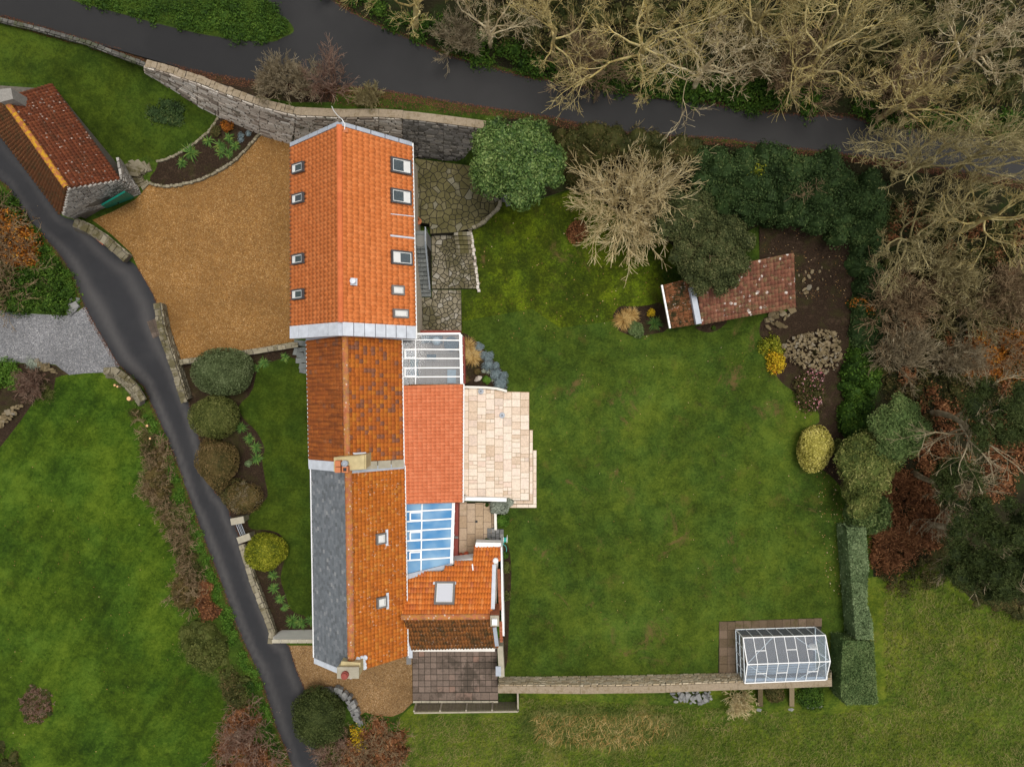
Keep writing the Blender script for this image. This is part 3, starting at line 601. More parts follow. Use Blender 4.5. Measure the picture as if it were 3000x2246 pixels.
def tubes(poly, rad, k=3, rs=None):
    """poly (n,s,3), rad (n,s) -> verts, quads"""
    n, s, _ = poly.shape
    d = unit(np.concatenate([poly[:, 1:] - poly[:, :-1], poly[:, -1:] - poly[:, -2:-1]], 1))
    ref = np.array([.31, .57, .76]); a = unit(np.cross(d, ref)); b = np.cross(d, a)
    ang = np.arange(k) * 2 * math.pi / k
    v = poly[:, :, None, :] + (a[:, :, None, :] * np.cos(ang)[None, None, :, None] + b[:, :, None, :] * np.sin(ang)[None, None, :, None]) * rad[:, :, None, None]
    idx = np.arange(n * s * k).reshape(n, s, k)
    q = np.stack([idx[:, :-1, :], np.roll(idx, -1, 2)[:, :-1, :], np.roll(idx, -1, 2)[:, 1:, :], idx[:, 1:, :]], -1).reshape(-1, 4)
    return v.reshape(-1, 3), q
def grow(seed, P0, D0, L0, R0, levels, wob=.16, lift=.12, base_from=.3, taper=.45, w0=1.0):
    """levels: list of (children per branch, length ratio, radius ratio, spread, segments). returns tube sets"""
    rs = np.random.RandomState(seed); out = []
    P = np.array(P0, float).reshape(-1, 3); D = unit(np.array(D0, float).reshape(-1, 3)); L = np.atleast_1d(np.array(L0, float)); R = np.atleast_1d(np.array(R0, float))
    for li, (nc, lr, rr, spread, seg) in enumerate(levels):
        n = len(P); pts = [P]; d = D.copy(); dirs = [d]
        for s in range(seg):
            d = unit(d + rs.normal(0, wob * (w0 if li == 0 else 1), (n, 3)) + np.array([0, 0, lift]))
            pts.append(pts[-1] + d * (L / seg)[:, None]); dirs.append(d)
        pl = np.stack(pts, 1); rd = R[:, None] * np.linspace(1, taper, seg + 1)[None]
        out.append((pl, rd))
        if nc == 0: break
        t = rs.uniform(base_from, 1, (n, nc)); t[:, 0] = 1.0
        f = t * seg; i0 = np.minimum(f.astype(int), seg - 1); fr = (f - i0)[..., None]
        ar = np.arange(n)[:, None]
        st = pl[ar, i0] * (1 - fr) + pl[ar, i0 + 1] * fr
        dd = np.stack(dirs, 1)[ar, i0 + 1]
        per = unit(np.cross(dd, rs.normal(0, 1, (n, nc, 3))))
        sp = spread * rs.uniform(.6, 1.25, (n, nc, 1)); sp[:, 0] *= .45
        nd = unit(dd * np.cos(sp) + per * np.sin(sp))
        P = st.reshape(-1, 3); D = nd.reshape(-1, 3)
        L = (L[:, None] * lr * rs.uniform(.6, 1.2, (n, nc)) * (1.15 - .35 * t)).ravel(); R = np.maximum(R[:, None] * rr * (1 - .4 * t), .0).ravel()
    return out
def tube_mesh(name, sets, mats, seed=0, minr=.011, ks=None):
    rs = np.random.RandomState(seed); VV = []; QQ = []; AA = []; off = 0
    for i, (pl, rd) in enumerate(sets):
        k = (ks[i] if ks else (6 if i == 0 else 4 if i == 1 else 3)); rd = np.maximum(rd, minr)
        v, q = tubes(pl, rd, k); VV.append(v); QQ.append(q + off); off += len(v)
        AA.append(np.repeat(rs.uniform(0, 1, pl.shape[0]), pl.shape[1] * k))
    return np_mesh(name, np.concatenate(VV), np.concatenate(QQ), None, mats, np.concatenate(AA), smooth=True)
def bare_proto(seed, h, bark, kids=(9, 7, 6, 7), spread=.95, trunk=.28, wob=.2):
    """trunk mesh and twig crown mesh of a leafless tree, base at the origin"""
    k1, k2, k3, k4 = kids
    sets = grow(seed, [(0, 0, -.3)], [(.03, .02, 1)], h * .52, h * .022, [(k1, .95, .52, spread, 7), (k2, .58, .46, .75, 6), (k3, .55, .5, .7, 5), (k4, .52, .5, .65, 4), (0, 1, 1, 1, 3)], wob=wob, lift=.10, base_from=.38, w0=.3)
    tm = tube_mesh('trunk', sets[:2], [bark], seed, ks=[8, 5])
    cm = tube_mesh('crown', sets[2:], [bark], seed + 1, minr=.009, ks=[4, 3, 3])
    return tm, cm
def bush_proto(seed, r, h, bark, stems=22, kids=(7, 6, 0), rad=.022, minr=.01, lift=.1, wob=.22, lr=.55, out=.75):
    rs = np.random.RandomState(seed)
    a = rs.uniform(0, 6.283, stems); t = rs.uniform(0, 1, stems) ** .75 * out
    D = np.stack([np.cos(a) * t, np.sin(a) * t, np.full(stems, .55) + rs.uniform(0, .4, stems)], 1)
    P = np.stack([np.cos(a) * .12 * r, np.sin(a) * .12 * r, np.zeros(stems)], 1)
    Ls = np.full(stems, math.hypot(r, h) * .8) * rs.uniform(.7, 1.1, stems)
    lv = []
    for i, c in enumerate(kids): lv.append((c, lr, .6, .62, 5 if i == 0 else 3))
    sets = grow(seed, P, D, Ls, np.full(stems, rad), lv, wob=wob, lift=lift, base_from=.3)
    return tube_mesh('branches', sets, [bark], seed, minr=minr, ks=[4] + [3] * 5)
def plant(name, label, cat, px, py, parts, group=None, rz=0.0, sc=1.0, zb=None, zmid=0.0):
    """px,py: where the plant's middle is seen; zmid: height of that middle above its foot"""
    zg = hz(px, py) if zb is None else zb
    p = W(px, py, zg + zmid); p.z = zg
    # the foot stands on the ground below that point
    fx, fy = Pix((p.x, p.y, zg));
    if zb is None: p.z = hz(fx, fy)
    t = thing(name, label, cat, p, group, rz, sc)
    for nm, me in parts: link_mesh(nm, me, t, local=True)
    return t
def stems_mesh(seed, h, mat, n=5, r=.05, spread=.3):
    rs = np.random.RandomState(seed); a = rs.uniform(0, 6.28, n)
    sets = grow(seed, np.zeros((n, 3)) + np.stack([np.cos(a) * .08, np.sin(a) * .08, a * 0 - .1], 1), np.stack([np.cos(a) * spread, np.sin(a) * spread, a * 0 + 1], 1), np.full(n, h), np.full(n, r), [(2, .5, .6, .6, 4), (0, 1, 1, 1, 3)])
    return tube_mesh('stem', sets, [mat], seed)
def px2m(p, z=0): return p * K * (CAMZ - z) / CAMZ
def clipped(label, px, py, rx, ry, h, mat, seed, n=5200, size=.055, group=None, name='clipped_shrub', lump=.05, cat='shrub', flat=.75, rot=0):
    z = h * .55; a, b = px2m(rx, z), px2m(ry, z)
    me = crown_mesh('crown', [((0, 0, h * .46), (a, b, h * .56))], n, size, mat, seed, lump=lump + .05, shell=(.92, 1.07), under=.75, core=.93, flat=flat)
    t = plant(name, label, cat, px, py, [('crown', me), ('stem', stems_mesh(seed, h * .5, BK['brown']))], group, zmid=z, rz=rot)
    return t
def blades(seed, n, L, r0, spread, w, mat, name='leaves', droop=1.0, segs=3, lmin=.6):
    """arching strap leaves from one crown"""
    rs = np.random.RandomState(seed); a = rs.uniform(0, 6.283, n); el = rs.uniform(.15, 1, n) ** .7
    dh = np.stack([np.cos(a), np.sin(a), a * 0], 1); side = np.stack([-np.sin(a), np.cos(a), a * 0], 1)
    ln = L * rs.uniform(lmin, 1.1, n); V = []; pos = dh * (r0 * rs.uniform(0, 1, n))[:, None]
    th = (np.pi / 2) * (1 - spread * el)
    for s in range(segs + 1):
        f = s / segs; ww = w * (1 - f ** 2) * .5 + .002
        V.append(np.stack([pos - side * ww, pos + side * ww], 1))
        pos = pos + (dh * np.cos(th)[:, None] + np.array([0, 0, 1]) * np.sin(th)[:, None]) * (ln / segs)[:, None]
        th = th - droop * rs.uniform(.3, .7, n)
    V = np.stack(V, 1).reshape(n, -1, 3); q = []
    m = (segs + 1) * 2
    for s in range(segs): q.append(np.array([s * 2, s * 2 + 1, s * 2 + 3, s * 2 + 2]))
    q = (np.arange(n)[:, None, None] * m + np.array(q)[None]).reshape(-1, 4)
    me = np_mesh(name, V.reshape(-1, 3), q, None, [mat], np.repeat(rs.uniform(0, 1, n), m)); return me
def scatter_px(n, poly, seed):
    rs = np.random.RandomState(seed); poly = [(a, b) for a, b in poly]
    xs = [p[0] for p in poly]; ys = [p[1] for p in poly]; X = []; Y = []
    c = 0
    while c < n:
        x = rs.uniform(min(xs), max(xs), n * 2); y = rs.uniform(min(ys), max(ys), n * 2); k = inpoly(x, y, poly)
        X.append(x[k]); Y.append(y[k]); c += k.sum()
        if c == 0: break
    return np.concatenate(X)[:n], np.concatenate(Y)[:n]
def w_arr(x, y, dz=0.0):
    z = hp(x, y) + dz; s = K * (CAMZ - z) / CAMZ
    return np.stack([(x - 1500) * s, (1123 - y) * s, z], 1)
def mass_lobes(poly, n, r, h, seed, rv=.35, hv=.3, zoff=.0):
    """bushy mass over a ground polygon: lobes in world metres"""
    x, y = scatter_px(n, poly, seed); rs = np.random.RandomState(seed + 1); P = w_arr(x, y)
    return [((p[0], p[1], p[2] + zoff), (r * rs.uniform(1 - rv, 1 + rv), r * rs.uniform(1 - rv, 1 + rv), h * rs.uniform(1 - hv, 1 + hv))) for p in P]
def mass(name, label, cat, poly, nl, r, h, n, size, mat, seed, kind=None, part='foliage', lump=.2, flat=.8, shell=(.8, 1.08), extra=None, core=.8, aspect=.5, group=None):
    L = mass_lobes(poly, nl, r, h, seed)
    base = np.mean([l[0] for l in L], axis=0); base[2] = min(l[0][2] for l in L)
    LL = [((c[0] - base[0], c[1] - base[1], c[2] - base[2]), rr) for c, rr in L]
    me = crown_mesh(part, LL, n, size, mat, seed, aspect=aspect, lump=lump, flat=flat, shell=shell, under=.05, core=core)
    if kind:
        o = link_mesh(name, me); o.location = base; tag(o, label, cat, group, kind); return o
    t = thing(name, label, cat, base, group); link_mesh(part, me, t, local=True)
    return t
# ---------------------------------------------------------------- builders for roofs, walls and paving
def tile_local(w, l, prof, amp, K_=7, over=.16, lift=.022, th=.018):
    if prof == 'flat': ts = np.array([0, 1.0]); zs = np.zeros(2); gap = .012
    elif prof == 'double': ts = np.linspace(0, 1, 9); zs = amp * (.5 - .5 * np.cos(ts * 4 * math.pi)); gap = .0
    else: ts = np.linspace(0, 1, K_); zs = amp * (.5 - .5 * np.cos(ts * 2 * math.pi)); gap = .002
    x = (ts - .5) * (w - gap); k = len(ts)
    v = [(x[i], -l * (.5 + over), zs[i] + lift) for i in range(k)] + [(x[i], l * .5, zs[i]) for i in range(k)] + [(x[i], -l * (.5 + over), zs[i] + lift - th) for i in range(k)]
    f = [(i, i + 1, k + i + 1, k + i) for i in range(k - 1)] + [(2 * k + i, 2 * k + i + 1, i + 1, i) for i in range(k - 1)]
    return np.array(v), np.array(f)
def roof_plane(E0, E1, R1, R0):
    n = (E1 - E0).cross(R0 - E0).normalized()
    if n.z < 0: n = -n
    return n
def tile_roof(thing_, roof, quad, nc, nr, prof, amp, mat, single, name='tile', mask=None, seed=0, lift=.022, jit=.004, off=.03):
    """quad: eave start, eave end, ridge end, ridge start (world)"""
    E0, E1, R1, R0 = quad; n = roof_plane(*quad); rs = np.random.RandomState(seed + nc)
    w = ((E1 - E0).length + (R1 - R0).length) / 2 / nc
    mid = ((R0 - E0) + (R1 - E1)) / 2; l = mid.length / nr
    lv, lf = tile_local(w, l, prof, amp, lift=lift)
    proto = None; cnt = 0; JV = []; JF = []; JA = []; off_ = 0
    L = root_loc(thing_)
    for j in range(nr):
        for i in range(nc):
            sh = .5 if (prof == 'flat' and j % 2) else 0
            u = (i + .5 + sh * (1 if i < nc - 1 else 0)) / nc; v = (j + .5) / nr
            p = (E0 * (1 - u) + E1 * u) * (1 - v) + (R0 * (1 - u) + R1 * u) * v
            if mask is not None:
                a, b = Pix(p)
                if not mask(a, b): continue
            x = ((E1 - E0) * (1 - v) + (R1 - R0) * v).normalized()
            y = n.cross(x)
            up = ((R0 - E0) * (1 - u) + (R1 - E1) * u)
            if y.dot(up) < 0: y = -y; x = -x
            dz = off + rs.uniform(-jit, jit)
            c = p + n * dz
            if cnt < single:
                if proto is None:
                    proto = np_mesh(name, lv, lf, None, [mat], np.zeros(len(lv)), smooth=(prof != 'flat'))
                M = Matrix(((x.x, y.x, n.x, c.x), (x.y, y.y, n.y, c.y), (x.z, y.z, n.z, c.z), (0, 0, 0, 1)))
                ti = rs.uniform(-.012, .012)
                M = M @ Matrix.Rotation(ti, 4, 'Z')
                link_mesh(name, proto, roof, M=M); cnt += 1
            else:
                A = np.array([x[:], y[:], n[:]])
                JV.append(lv @ A + np.array(c[:]) - np.array(L[:])); JF.append(lf + off_); off_ += len(lv); JA.append(np.full(len(lv), rs.uniform()))
    if JV:
        me = np_mesh(name + 's', np.concatenate(JV), np.concatenate(JF), None, [mat], np.concatenate(JA), smooth=(prof != 'flat'))
        o = link_mesh(name + 's', me, roof); o['kind'] = 'stuff'
    return cnt
def ridge_tiles(parent, A, B, n, r, mat, name='ridge_tile', h=.75):
    d = (B - A); L = d.length / n; d.normalize(); s = d.cross(Vector((0, 0, 1))).normalized(); u = s.cross(d)
    k = 7; vs = []
    for e, rr in ((-.5, r * 1.06), (.52, r * .97)):
        for i in range(k):
            t = math.pi * i / (k - 1) * 1.06 - .09; vs.append((math.cos(t) * rr, e * L, math.sin(t) * rr * h))
    f = [(i, i + 1, k + i + 1, k + i) for i in range(k - 1)] + [tuple(range(k - 1, -1, -1))]
    me = bpy.data.meshes.new(name); me.from_pydata(vs, [], f); me.materials.append(mat)
    for i in range(n):
        c = A + d * (L * (i + .5)); M = Matrix(((s.x, d.x, u.x, c.x), (s.y, d.y, u.y, c.y), (s.z, d.z, u.z, c.z), (0, 0, 0, 1)))
        link_mesh(name, me, parent, M=M)
def inset_poly(P, d):
    c = sum((Vector(p) for p in P), Vector((0, 0, 0))) / len(P); out = []
    for p in P:
        q = Vector(p) - c; L = q.length; out.append(c + q * max(0, (L - d)) / L)
    return out
def gable_body(t, q, wallmat, zb=-.1, inset=.3, name='wall'):
    """q: WN, EN, ES, WS eave corners, RN, RS ridge ends"""
    WN, EN, ES, WS, RN, RS_ = q
    P = inset_poly([WN, EN, ES, WS], inset); ze = WN.z - .02
    zr = RN.z - .1
    a = (P[0] + P[1]) / 2; b = (P[2] + P[3]) / 2; f = .9
    vs = [(p.x, p.y, zb) for p in P] + [(p.x, p.y, ze) for p in P] + [(a.x, a.y, ze + (zr - ze) * f), (b.x, b.y, ze + (zr - ze) * f)]
    fs = [(0, 1, 5, 8, 4), (1, 2, 6, 5), (2, 3, 7, 9, 6), (3, 0, 4, 7), (4, 8, 9, 7), (5, 6, 9, 8), (3, 2, 1, 0)]
    mb = MB(); mb.add(vs, fs); return mb.build(name, wallmat, t)
def deck(t, quad, mat, name='roof', th=.10):
    n = roof_plane(*quad); mb = MB(); mb.slab(quad, n, -th, 0.0); return mb.build(name, mat, t)
def skylight(t, roof_quad, x0, y0, x1, y1, fm, blind=.5, blind_hi=True, bar=.09, gm=None, apron=None, fl=None):
    E0, E1, R1, R0 = roof_quad; n = roof_plane(*roof_quad); x = (E1 - E0).normalized(); y = n.cross(x)
    if y.z < 0: y = -y
    cx, cy = (x0 + x1) / 2, (y0 + y1) / 2; c = on_plane(cx, cy, E0, n)
    pts = [on_plane(a, b, E0, n) - c for a, b in ((x0, cy), (x1, cy), (cx, y0), (cx, y1))]
    hx = max(abs(p.dot(x)) for p in pts); hy = max(abs(p.dot(y)) for p in pts)
    A = Matrix((x, y, n)).transposed(); mb = MB(); o = c + n * .15
    P = lambda a, b, d=0: o + x * a + y * b + n * d
    mb.bar(P(-hx, -hy + bar / 2), P(hx, -hy + bar / 2), bar, .14, n); mb.bar(P(-hx, hy - bar / 2), P(hx, hy - bar / 2), bar, .14, n)
    mb.bar(P(-hx + bar / 2, -hy + bar), P(-hx + bar / 2, hy - bar), bar, .137, n); mb.bar(P(hx - bar / 2, -hy + bar), P(hx - bar / 2, hy - bar), bar, .137, n)
    fr = mb.build('skylight', fm, t)
    ix, iy = hx - bar, hy - bar
    m2 = MB(); s2 = .035
    m2.bar(P(-ix, -iy + s2 / 2, .03), P(ix, -iy + s2 / 2, .03), s2, .06, n); m2.bar(P(-ix, iy - s2 / 2, .03), P(ix, iy - s2 / 2, .03), s2, .06, n)
    m2.bar(P(-ix + s2 / 2, -iy + s2, .03), P(-ix + s2 / 2, iy - s2, .03), s2, .058, n); m2.bar(P(ix - s2 / 2, -iy + s2, .03), P(ix - s2 / 2, iy - s2, .03), s2, .058, n)
    m2.build('sash', MAT['blind'], fr)
    mp = MB(); mp.box(P(0, 0, .03), (2 * ix - .02, 2 * iy - .02, .012), A); mp.build('pane', gm or MAT['g_dark'], fr)
    if blind > 0:
        b = 2 * iy * blind; yy = (-iy + b / 2) if not blind_hi else (iy - b / 2)
        m3 = MB(); m3.box(P(0, yy, .045), (2 * ix - .08, b - .04, .008), A); m3.build('blind', MAT['blind'], fr)
    if fl is not None:
        m4 = MB(); m4.bar(P(-hx - .14, -hy - .07, -.02), P(hx + .14, -hy - .07, -.02), .14, .05, n); m4.build('flashing', fl, fr)
    return fr
def _rock(seed, jit=.14, sub=None):
    r = random.Random(seed); j = lambda: r.uniform(-jit, jit)
    v = [(sx * (.5 - abs(j())), sy * (.5 - abs(j()) * .6), sz * (.5 - abs(j()))) for sz in (-1, 1) for sx, sy in ((-1, -1), (1, -1), (1, 1), (-1, 1))]
    f = [(3, 2, 1, 0), (4, 5, 6, 7), (0, 1, 5, 4), (1, 2, 6, 5), (2, 3, 7, 6), (3, 0, 4, 7)]
    return v, f
ROCKS = [_rock(i, .16) for i in range(8)]
def rock_round(seed):
    v, f = ICO[1]; r = np.random.RandomState(seed); s = np.array([1, r.uniform(.6, .95), r.uniform(.45, .75)])
    cut = v.copy()
    for k in range(5):
        d = unit(r.normal(0, 1, 3)); h = r.uniform(.55, .8); t = cut @ d; cut = cut - np.where(t > h, t - h, 0)[:, None] * d
    return cut * s * .5 * 1.25, f
RROCKS = [rock_round(i) for i in range(10)]
class Stones:
    """loose or coursed stones: the first ones are single parts that share meshes, the rest one joined part"""
    def __init__(s, parent, mat, budget=300, name='stone', shapes=ROCKS):
        s.p = parent; s.mat = mat; s.b = budget; s.name = name; s.sh = shapes; s.pr = {}; s.JV = []; s.JF = []; s.JA = []; s.o = 0; s.items = []
    def add(s, c, size, A, k):
        s.items.append((Vector(c), size, A, k % len(s.sh)))
    def flush(s):
        s.items.sort(key=lambda t: -t[1][0] * t[1][1] if False else -max(t[1][0] * t[1][1], t[1][0] * t[1][2]))
        L = np.array(root_loc(s.p)[:])
        for i, (c, sz, A, k) in enumerate(s.items):
            v, f = s.sh[k]
            if i < s.b:
                if k not in s.pr:
                    me = bpy.data.meshes.new(s.name); me.from_pydata([tuple(p) for p in v], [], [tuple(int(q) for q in g) for g in f]); me.materials.append(s.mat); s.pr[k] = me
                M = A.to_4x4() @ Matrix.Diagonal((*sz, 1)); M.translation = c
                link_mesh(s.name, s.pr[k], s.p, M=M)
            else:
                V = (np.array(v) * np.array(sz)) @ np.array(A.transposed()) + np.array(c[:]) - L
                s.JV.append(V); s.JF += [tuple(int(q) + s.o for q in g) for g in f]; s.o += len(V); s.JA += [random.random()] * len(V)
        if s.JV:
            me = bpy.data.meshes.new(s.name + 's'); me.from_pydata([tuple(p) for p in np.concatenate(s.JV)], [], s.JF)
            a = me.attributes.new('v', 'FLOAT', 'POINT'); a.data.foreach_set('value', s.JA); me.materials.append(s.mat)
            o = link_mesh(s.name + 's', me, s.p); o['kind'] = 'stuff'
def stone_face(st, A, B, C, D, ch, sl, depth=.12, jit=.25):
    """courses of stones on the quad A,B (bottom) C,D (top); st: a Stones collector"""
    A, B, C, D = map(Vector, (A, B, C, D)); H = ((D - A).length + (C - B).length) / 2; nr = max(1, int(round(H / ch)))
    for j in range(nr):
        v0, v1 = j / nr, (j + 1) / nr; a0 = A.lerp(D, (v0 + v1) / 2); b0 = B.lerp(C, (v0 + v1) / 2); d = b0 - a0; Ln = d.length
        if Ln < .05: continue
        d.normalize(); up = ((D - A) * .5 + (C - B) * .5).normalized(); n = d.cross(up).normalized(); up = n.cross(d)
        M = Matrix((d, n, up)).transposed(); x = -random.uniform(0, sl * .5)
        while x < Ln:
            w = sl * random.uniform(.45, 1.6); x1 = min(x + w, Ln); x0 = max(x, 0)
            if x1 - x0 > .05:
                st.add(a0 + d * ((x0 + x1) / 2) + n * random.uniform(-jit, jit) * .06, ((x1 - x0) * 1.02, depth, H / nr * random.uniform(.78, 1.0)), M, random.randrange(100))
            x = x1
            if w <= 0: break
def clip_half(poly, p, n):
    out = []; m = len(poly)
    for i in range(m):
        a, b = poly[i], poly[(i + 1) % m]; da = (a[0] - p[0]) * n[0] + (a[1] - p[1]) * n[1]; db = (b[0] - p[0]) * n[0] + (b[1] - p[1]) * n[1]
        if da <= 0: out.append(a)
        if (da < 0 < db) or (db < 0 < da): t = da / (da - db); out.append((a[0] + (b[0] - a[0]) * t, a[1] + (b[1] - a[1]) * t))
    return out
def flagstones(parent, polypx, z, n, mat, seed, joint=.04, th=.04, zj=.006, name='flagstone', rect=.5):
    """crazy paving: voronoi cells of a patio polygon, each its own stone"""
    poly = [tuple(W(a, b, z)[:2]) for a, b in polypx]; rs = np.random.RandomState(seed)
    xs = [p[0] for p in poly]; ys = [p[1] for p in poly]; S = []
    tries = 0
    area = (max(xs) - min(xs)) * (max(ys) - min(ys)); dmin = math.sqrt(area / n) * .62
    while len(S) < n and tries < n * 60:
        tries += 1; q = (rs.uniform(min(xs), max(xs)), rs.uniform(min(ys), max(ys)))
        if not inpoly(np.array([q[0]]), np.array([q[1]]), poly)[0]: continue
        dm = dmin * rs.choice([.55, .8, 1.0, 1.25])
        if all((q[0] - s[0]) ** 2 + (q[1] - s[1]) ** 2 > dm * dm for s in S): S.append(q)
    for i, s in enumerate(S):
        c = [tuple(p) for p in poly]
        if True:
            # convex cell by clipping a box, then keep if inside the patio
            c = [(s[0] - 2, s[1] - 2), (s[0] + 2, s[1] - 2), (s[0] + 2, s[1] + 2), (s[0] - 2, s[1] + 2)]
        for j, o in enumerate(S):
            if j == i: continue
            dx, dy = o[0] - s[0], o[1] - s[1]; d = math.hypot(dx, dy)
            if d > 4: continue
            m_ = ((s[0] + o[0]) / 2, (s[1] + o[1]) / 2); nn = (dx / d, dy / d)
            c = clip_half(c, (m_[0] - nn[0] * joint / 2, m_[1] - nn[1] * joint / 2), nn)
            if len(c) < 3: break
        m = len(poly)   # patio edge (clip only by the edges the cell really crosses)
        Ao = sum(poly[k][0] * poly[(k + 1) % m][1] - poly[(k + 1) % m][0] * poly[k][1] for k in range(m))
        for k in range(m):
            a, b = poly[k], poly[(k + 1) % m]; ex, ey = b[0] - a[0], b[1] - a[1]; el = math.hypot(ex, ey)
            if el < 1e-6: continue
            nn = (ey / el, -ex / el) if Ao > 0 else (-ey / el, ex / el)
            if (s[0] - a[0]) * nn[0] + (s[1] - a[1]) * nn[1] < 0:
                t = ((s[0] - a[0]) * ex + (s[1] - a[1]) * ey) / el / el
                if -.4 < t < 1.4 and len(c) >= 3: c = clip_half(c, (a[0] - nn[0] * .01, a[1] - nn[1] * .01), nn)
        if len(c) < 3: continue
        mb = MB(); zt = z + zj * rs.uniform(-1, 1); cx = sum(p[0] for p in c) / len(c); cy = sum(p[1] for p in c) / len(c)
        A = sum(c[k][0] * c[(k + 1) % len(c)][1] - c[(k + 1) % len(c)][0] * c[k][1] for k in range(len(c)))
        if A < 0: c = c[::-1]
        k = len(c); e = .985
        vs = [(p[0], p[1], zt - th) for p in c] + [(p[0], p[1], zt - .008) for p in c] + [(cx + (p[0] - cx) * .95, cy + (p[1] - cy) * .95, zt) for p in c]
        fs = [(i_, (i_ + 1) % k, k + (i_ + 1) % k, k + i_) for i_ in range(k)] + [(k + i_, k + (i_ + 1) % k, 2 * k + (i_ + 1) % k, 2 * k + i_) for i_ in range(k)] + [tuple(range(2 * k, 3 * k))]
        mb.add(vs, fs, 0.0); mb.build(name, mat, parent)
SLABS = {}
def slab_box(parent, x0, y0, x1, y1, z, mat, name='slab', th=.05, gap=.02, zj=.003):
    """one paving slab from shared unit mesh, world rectangle"""
    key = mat.name
    if key not in SLABS:
        b = .47; v = [(-.5, -.5, -1), (.5, -.5, -1), (.5, .5, -1), (-.5, .5, -1), (-.5, -.5, -.12), (.5, -.5, -.12), (.5, .5, -.12), (-.5, .5, -.12), (-b, -b, 0), (b, -b, 0), (b, b, 0), (-b, b, 0)]
        f = [(0, 1, 5, 4), (1, 2, 6, 5), (2, 3, 7, 6), (3, 0, 4, 7), (4, 5, 9, 8), (5, 6, 10, 9), (6, 7, 11, 10), (7, 4, 8, 11), (8, 9, 10, 11)]
        me = bpy.data.meshes.new(name); me.from_pydata(v, [], f); me.materials.append(mat); SLABS[key] = me
    M = Matrix.Diagonal((abs(x1 - x0) - gap, abs(y1 - y0) - gap, th, 1)); M.translation = Vector(((x0 + x1) / 2, (y0 + y1) / 2, z + random.uniform(-zj, zj)))
    return link_mesh(name, SLABS[key], parent, M=M)
# ---------------------------------------------------------------- the house: barn wing
def wp(l, z): return [W(a, b, z) for a, b in l]
ZE, ZR = 4.6, 7.08
t = thing('barn_wing', 'long barn wing with bright orange pantile roof and nine skylights beside the gravel court', 'house', W(1034, 700, 0))
BW = dict(WN=W(854, 420, ZE), WS=W(855, 992, ZE), EN=W(1204, 418, ZE), ES=W(1215, 992, ZE), RN=W(995, 357, ZR), RS=W(999, 983, ZR))
gable_body(t, (BW['WN'], BW['EN'], BW['ES'], BW['WS'], BW['RN'], BW['RS']), MAT['render'])
f0, f1 = 10 / 572, 536 / 572
def lerpq(a, b, f): return a.lerp(b, f)
wE0, wE1 = lerpq(BW['WN'], BW['WS'], f0), lerpq(BW['WN'], BW['WS'], f1); eE0, eE1 = lerpq(BW['EN'], BW['ES'], f0), lerpq(BW['EN'], BW['ES'], f1)
r0, r1 = lerpq(BW['RN'], BW['RS'], f0), lerpq(BW['RN'], BW['RS'], f1)
QW = (wE0, wE1, r1, r0); QE = (eE0, eE1, r1, r0)
rf = deck(t, QW, MAT['tile_barn']); rf2 = deck(t, QE, MAT['tile_barn'])
tile_roof(t, rf, QW, 41, 13, 'pan', .065, MAT['tile_barn'], 120, seed=1, lift=.008)
tile_roof(t, rf2, QE, 41, 13, 'pan', .065, MAT['tile_barn'], 180, seed=2, lift=.008)
ridge_tiles(rf, r0 + Vector((0, 0, .07)), r1 + Vector((0, 0, .07)), 26, .14, MAT['ridge_or'])
for y in (494, 583, 760, 863): skylight(t, QW, 864, y - 15, 896, y + 15, MAT['frame_dark'], .3, False, .075)
for x0, y0, x1, y1, b, hi in ((1142, 467, 1200, 511, .4, False), (1142, 557, 1200, 599, .4, False), (1143, 736, 1203, 777, .42, True), (1144, 837, 1180, 865, .95, True), (1148, 906, 1192, 932, .95, True)):
    skylight(t, QE, x0, y0, x1, y1, MAT['frame_dark'] if b < .9 else MAT['frame_grey'], b, hi, .085)
nE = roof_plane(*QE); nW = roof_plane(*QW)
# lead coping over the south gable
for q, k in (((lerpq(BW['WN'], BW['WS'], f1), BW['WS'], BW['RS'], r1), 5), ((lerpq(BW['EN'], BW['ES'], f1), BW['ES'], BW['RS'], r1), 7)):
    n = roof_plane(*q)
    for i in range(k):
        a, b = i / k, (i + 1) / k - .012; mb = MB()
        mb.slab([q[0].lerp(q[3], a), q[1].lerp(q[2], a), q[1].lerp(q[2], b), q[0].lerp(q[3], b)], n, -.3, .13 + .012 * (i % 2)); mb.build('coping_sheet', MAT['lead_lt'], t)
for a, b, c in ((BW['WN'], BW['RN'], nW), (BW['EN'], BW['RN'], nE)):
    mb = MB(); d = (wE0 - BW['WN']).normalized() * .2
    for i in range(5):
        p, q = a.lerp(b, i / 5), a.lerp(b, (i + 1) / 5 - .015); mb.slab([p, q, q + d, p + d], c, -.15, .10)
    mb.build('verge_flashing', MAT['lead'], t)
for (x0, y0, x1, y1, w) in ((1142, 628, 1207, 635, .04), (1141, 691, 1210, 699, .09)):
    mb = MB(); a, b = on_plane(x0, y0, QE[0], nE), on_plane(x1, y1, QE[0], nE); mb.bar(a + nE * .1, b + nE * .1, w, .05, nE); mb.build('flashing_strip', MAT['lead_lt'], t)
c = on_plane(1034, 826, QE[0], nE); mb = MB(); mb.box(c + nE * .1, (.36, .36, .03), Matrix((Vector((0, 1, 0)), nE.cross(Vector((0, 1, 0))), nE)).transposed()); mb.lathe(c + nE * .1, [(.10, 0), (.10, .22), (.14, .23), (.14, .28), (.03, .31)], 12); mb.build('roof_vent', MAT['lead_lt'], t)
for a, b, nm in ((BW['WN'], BW['WS'], -1), (BW['EN'], BW['ES'], 1)):
    mb = MB(); o = Vector((.07 * nm, 0, -.1)); mb.tube([a + o, b + o], .055, 8); mb.build('gutter', MAT['white'] if nm > 0 else MAT['frame_dark'], t)
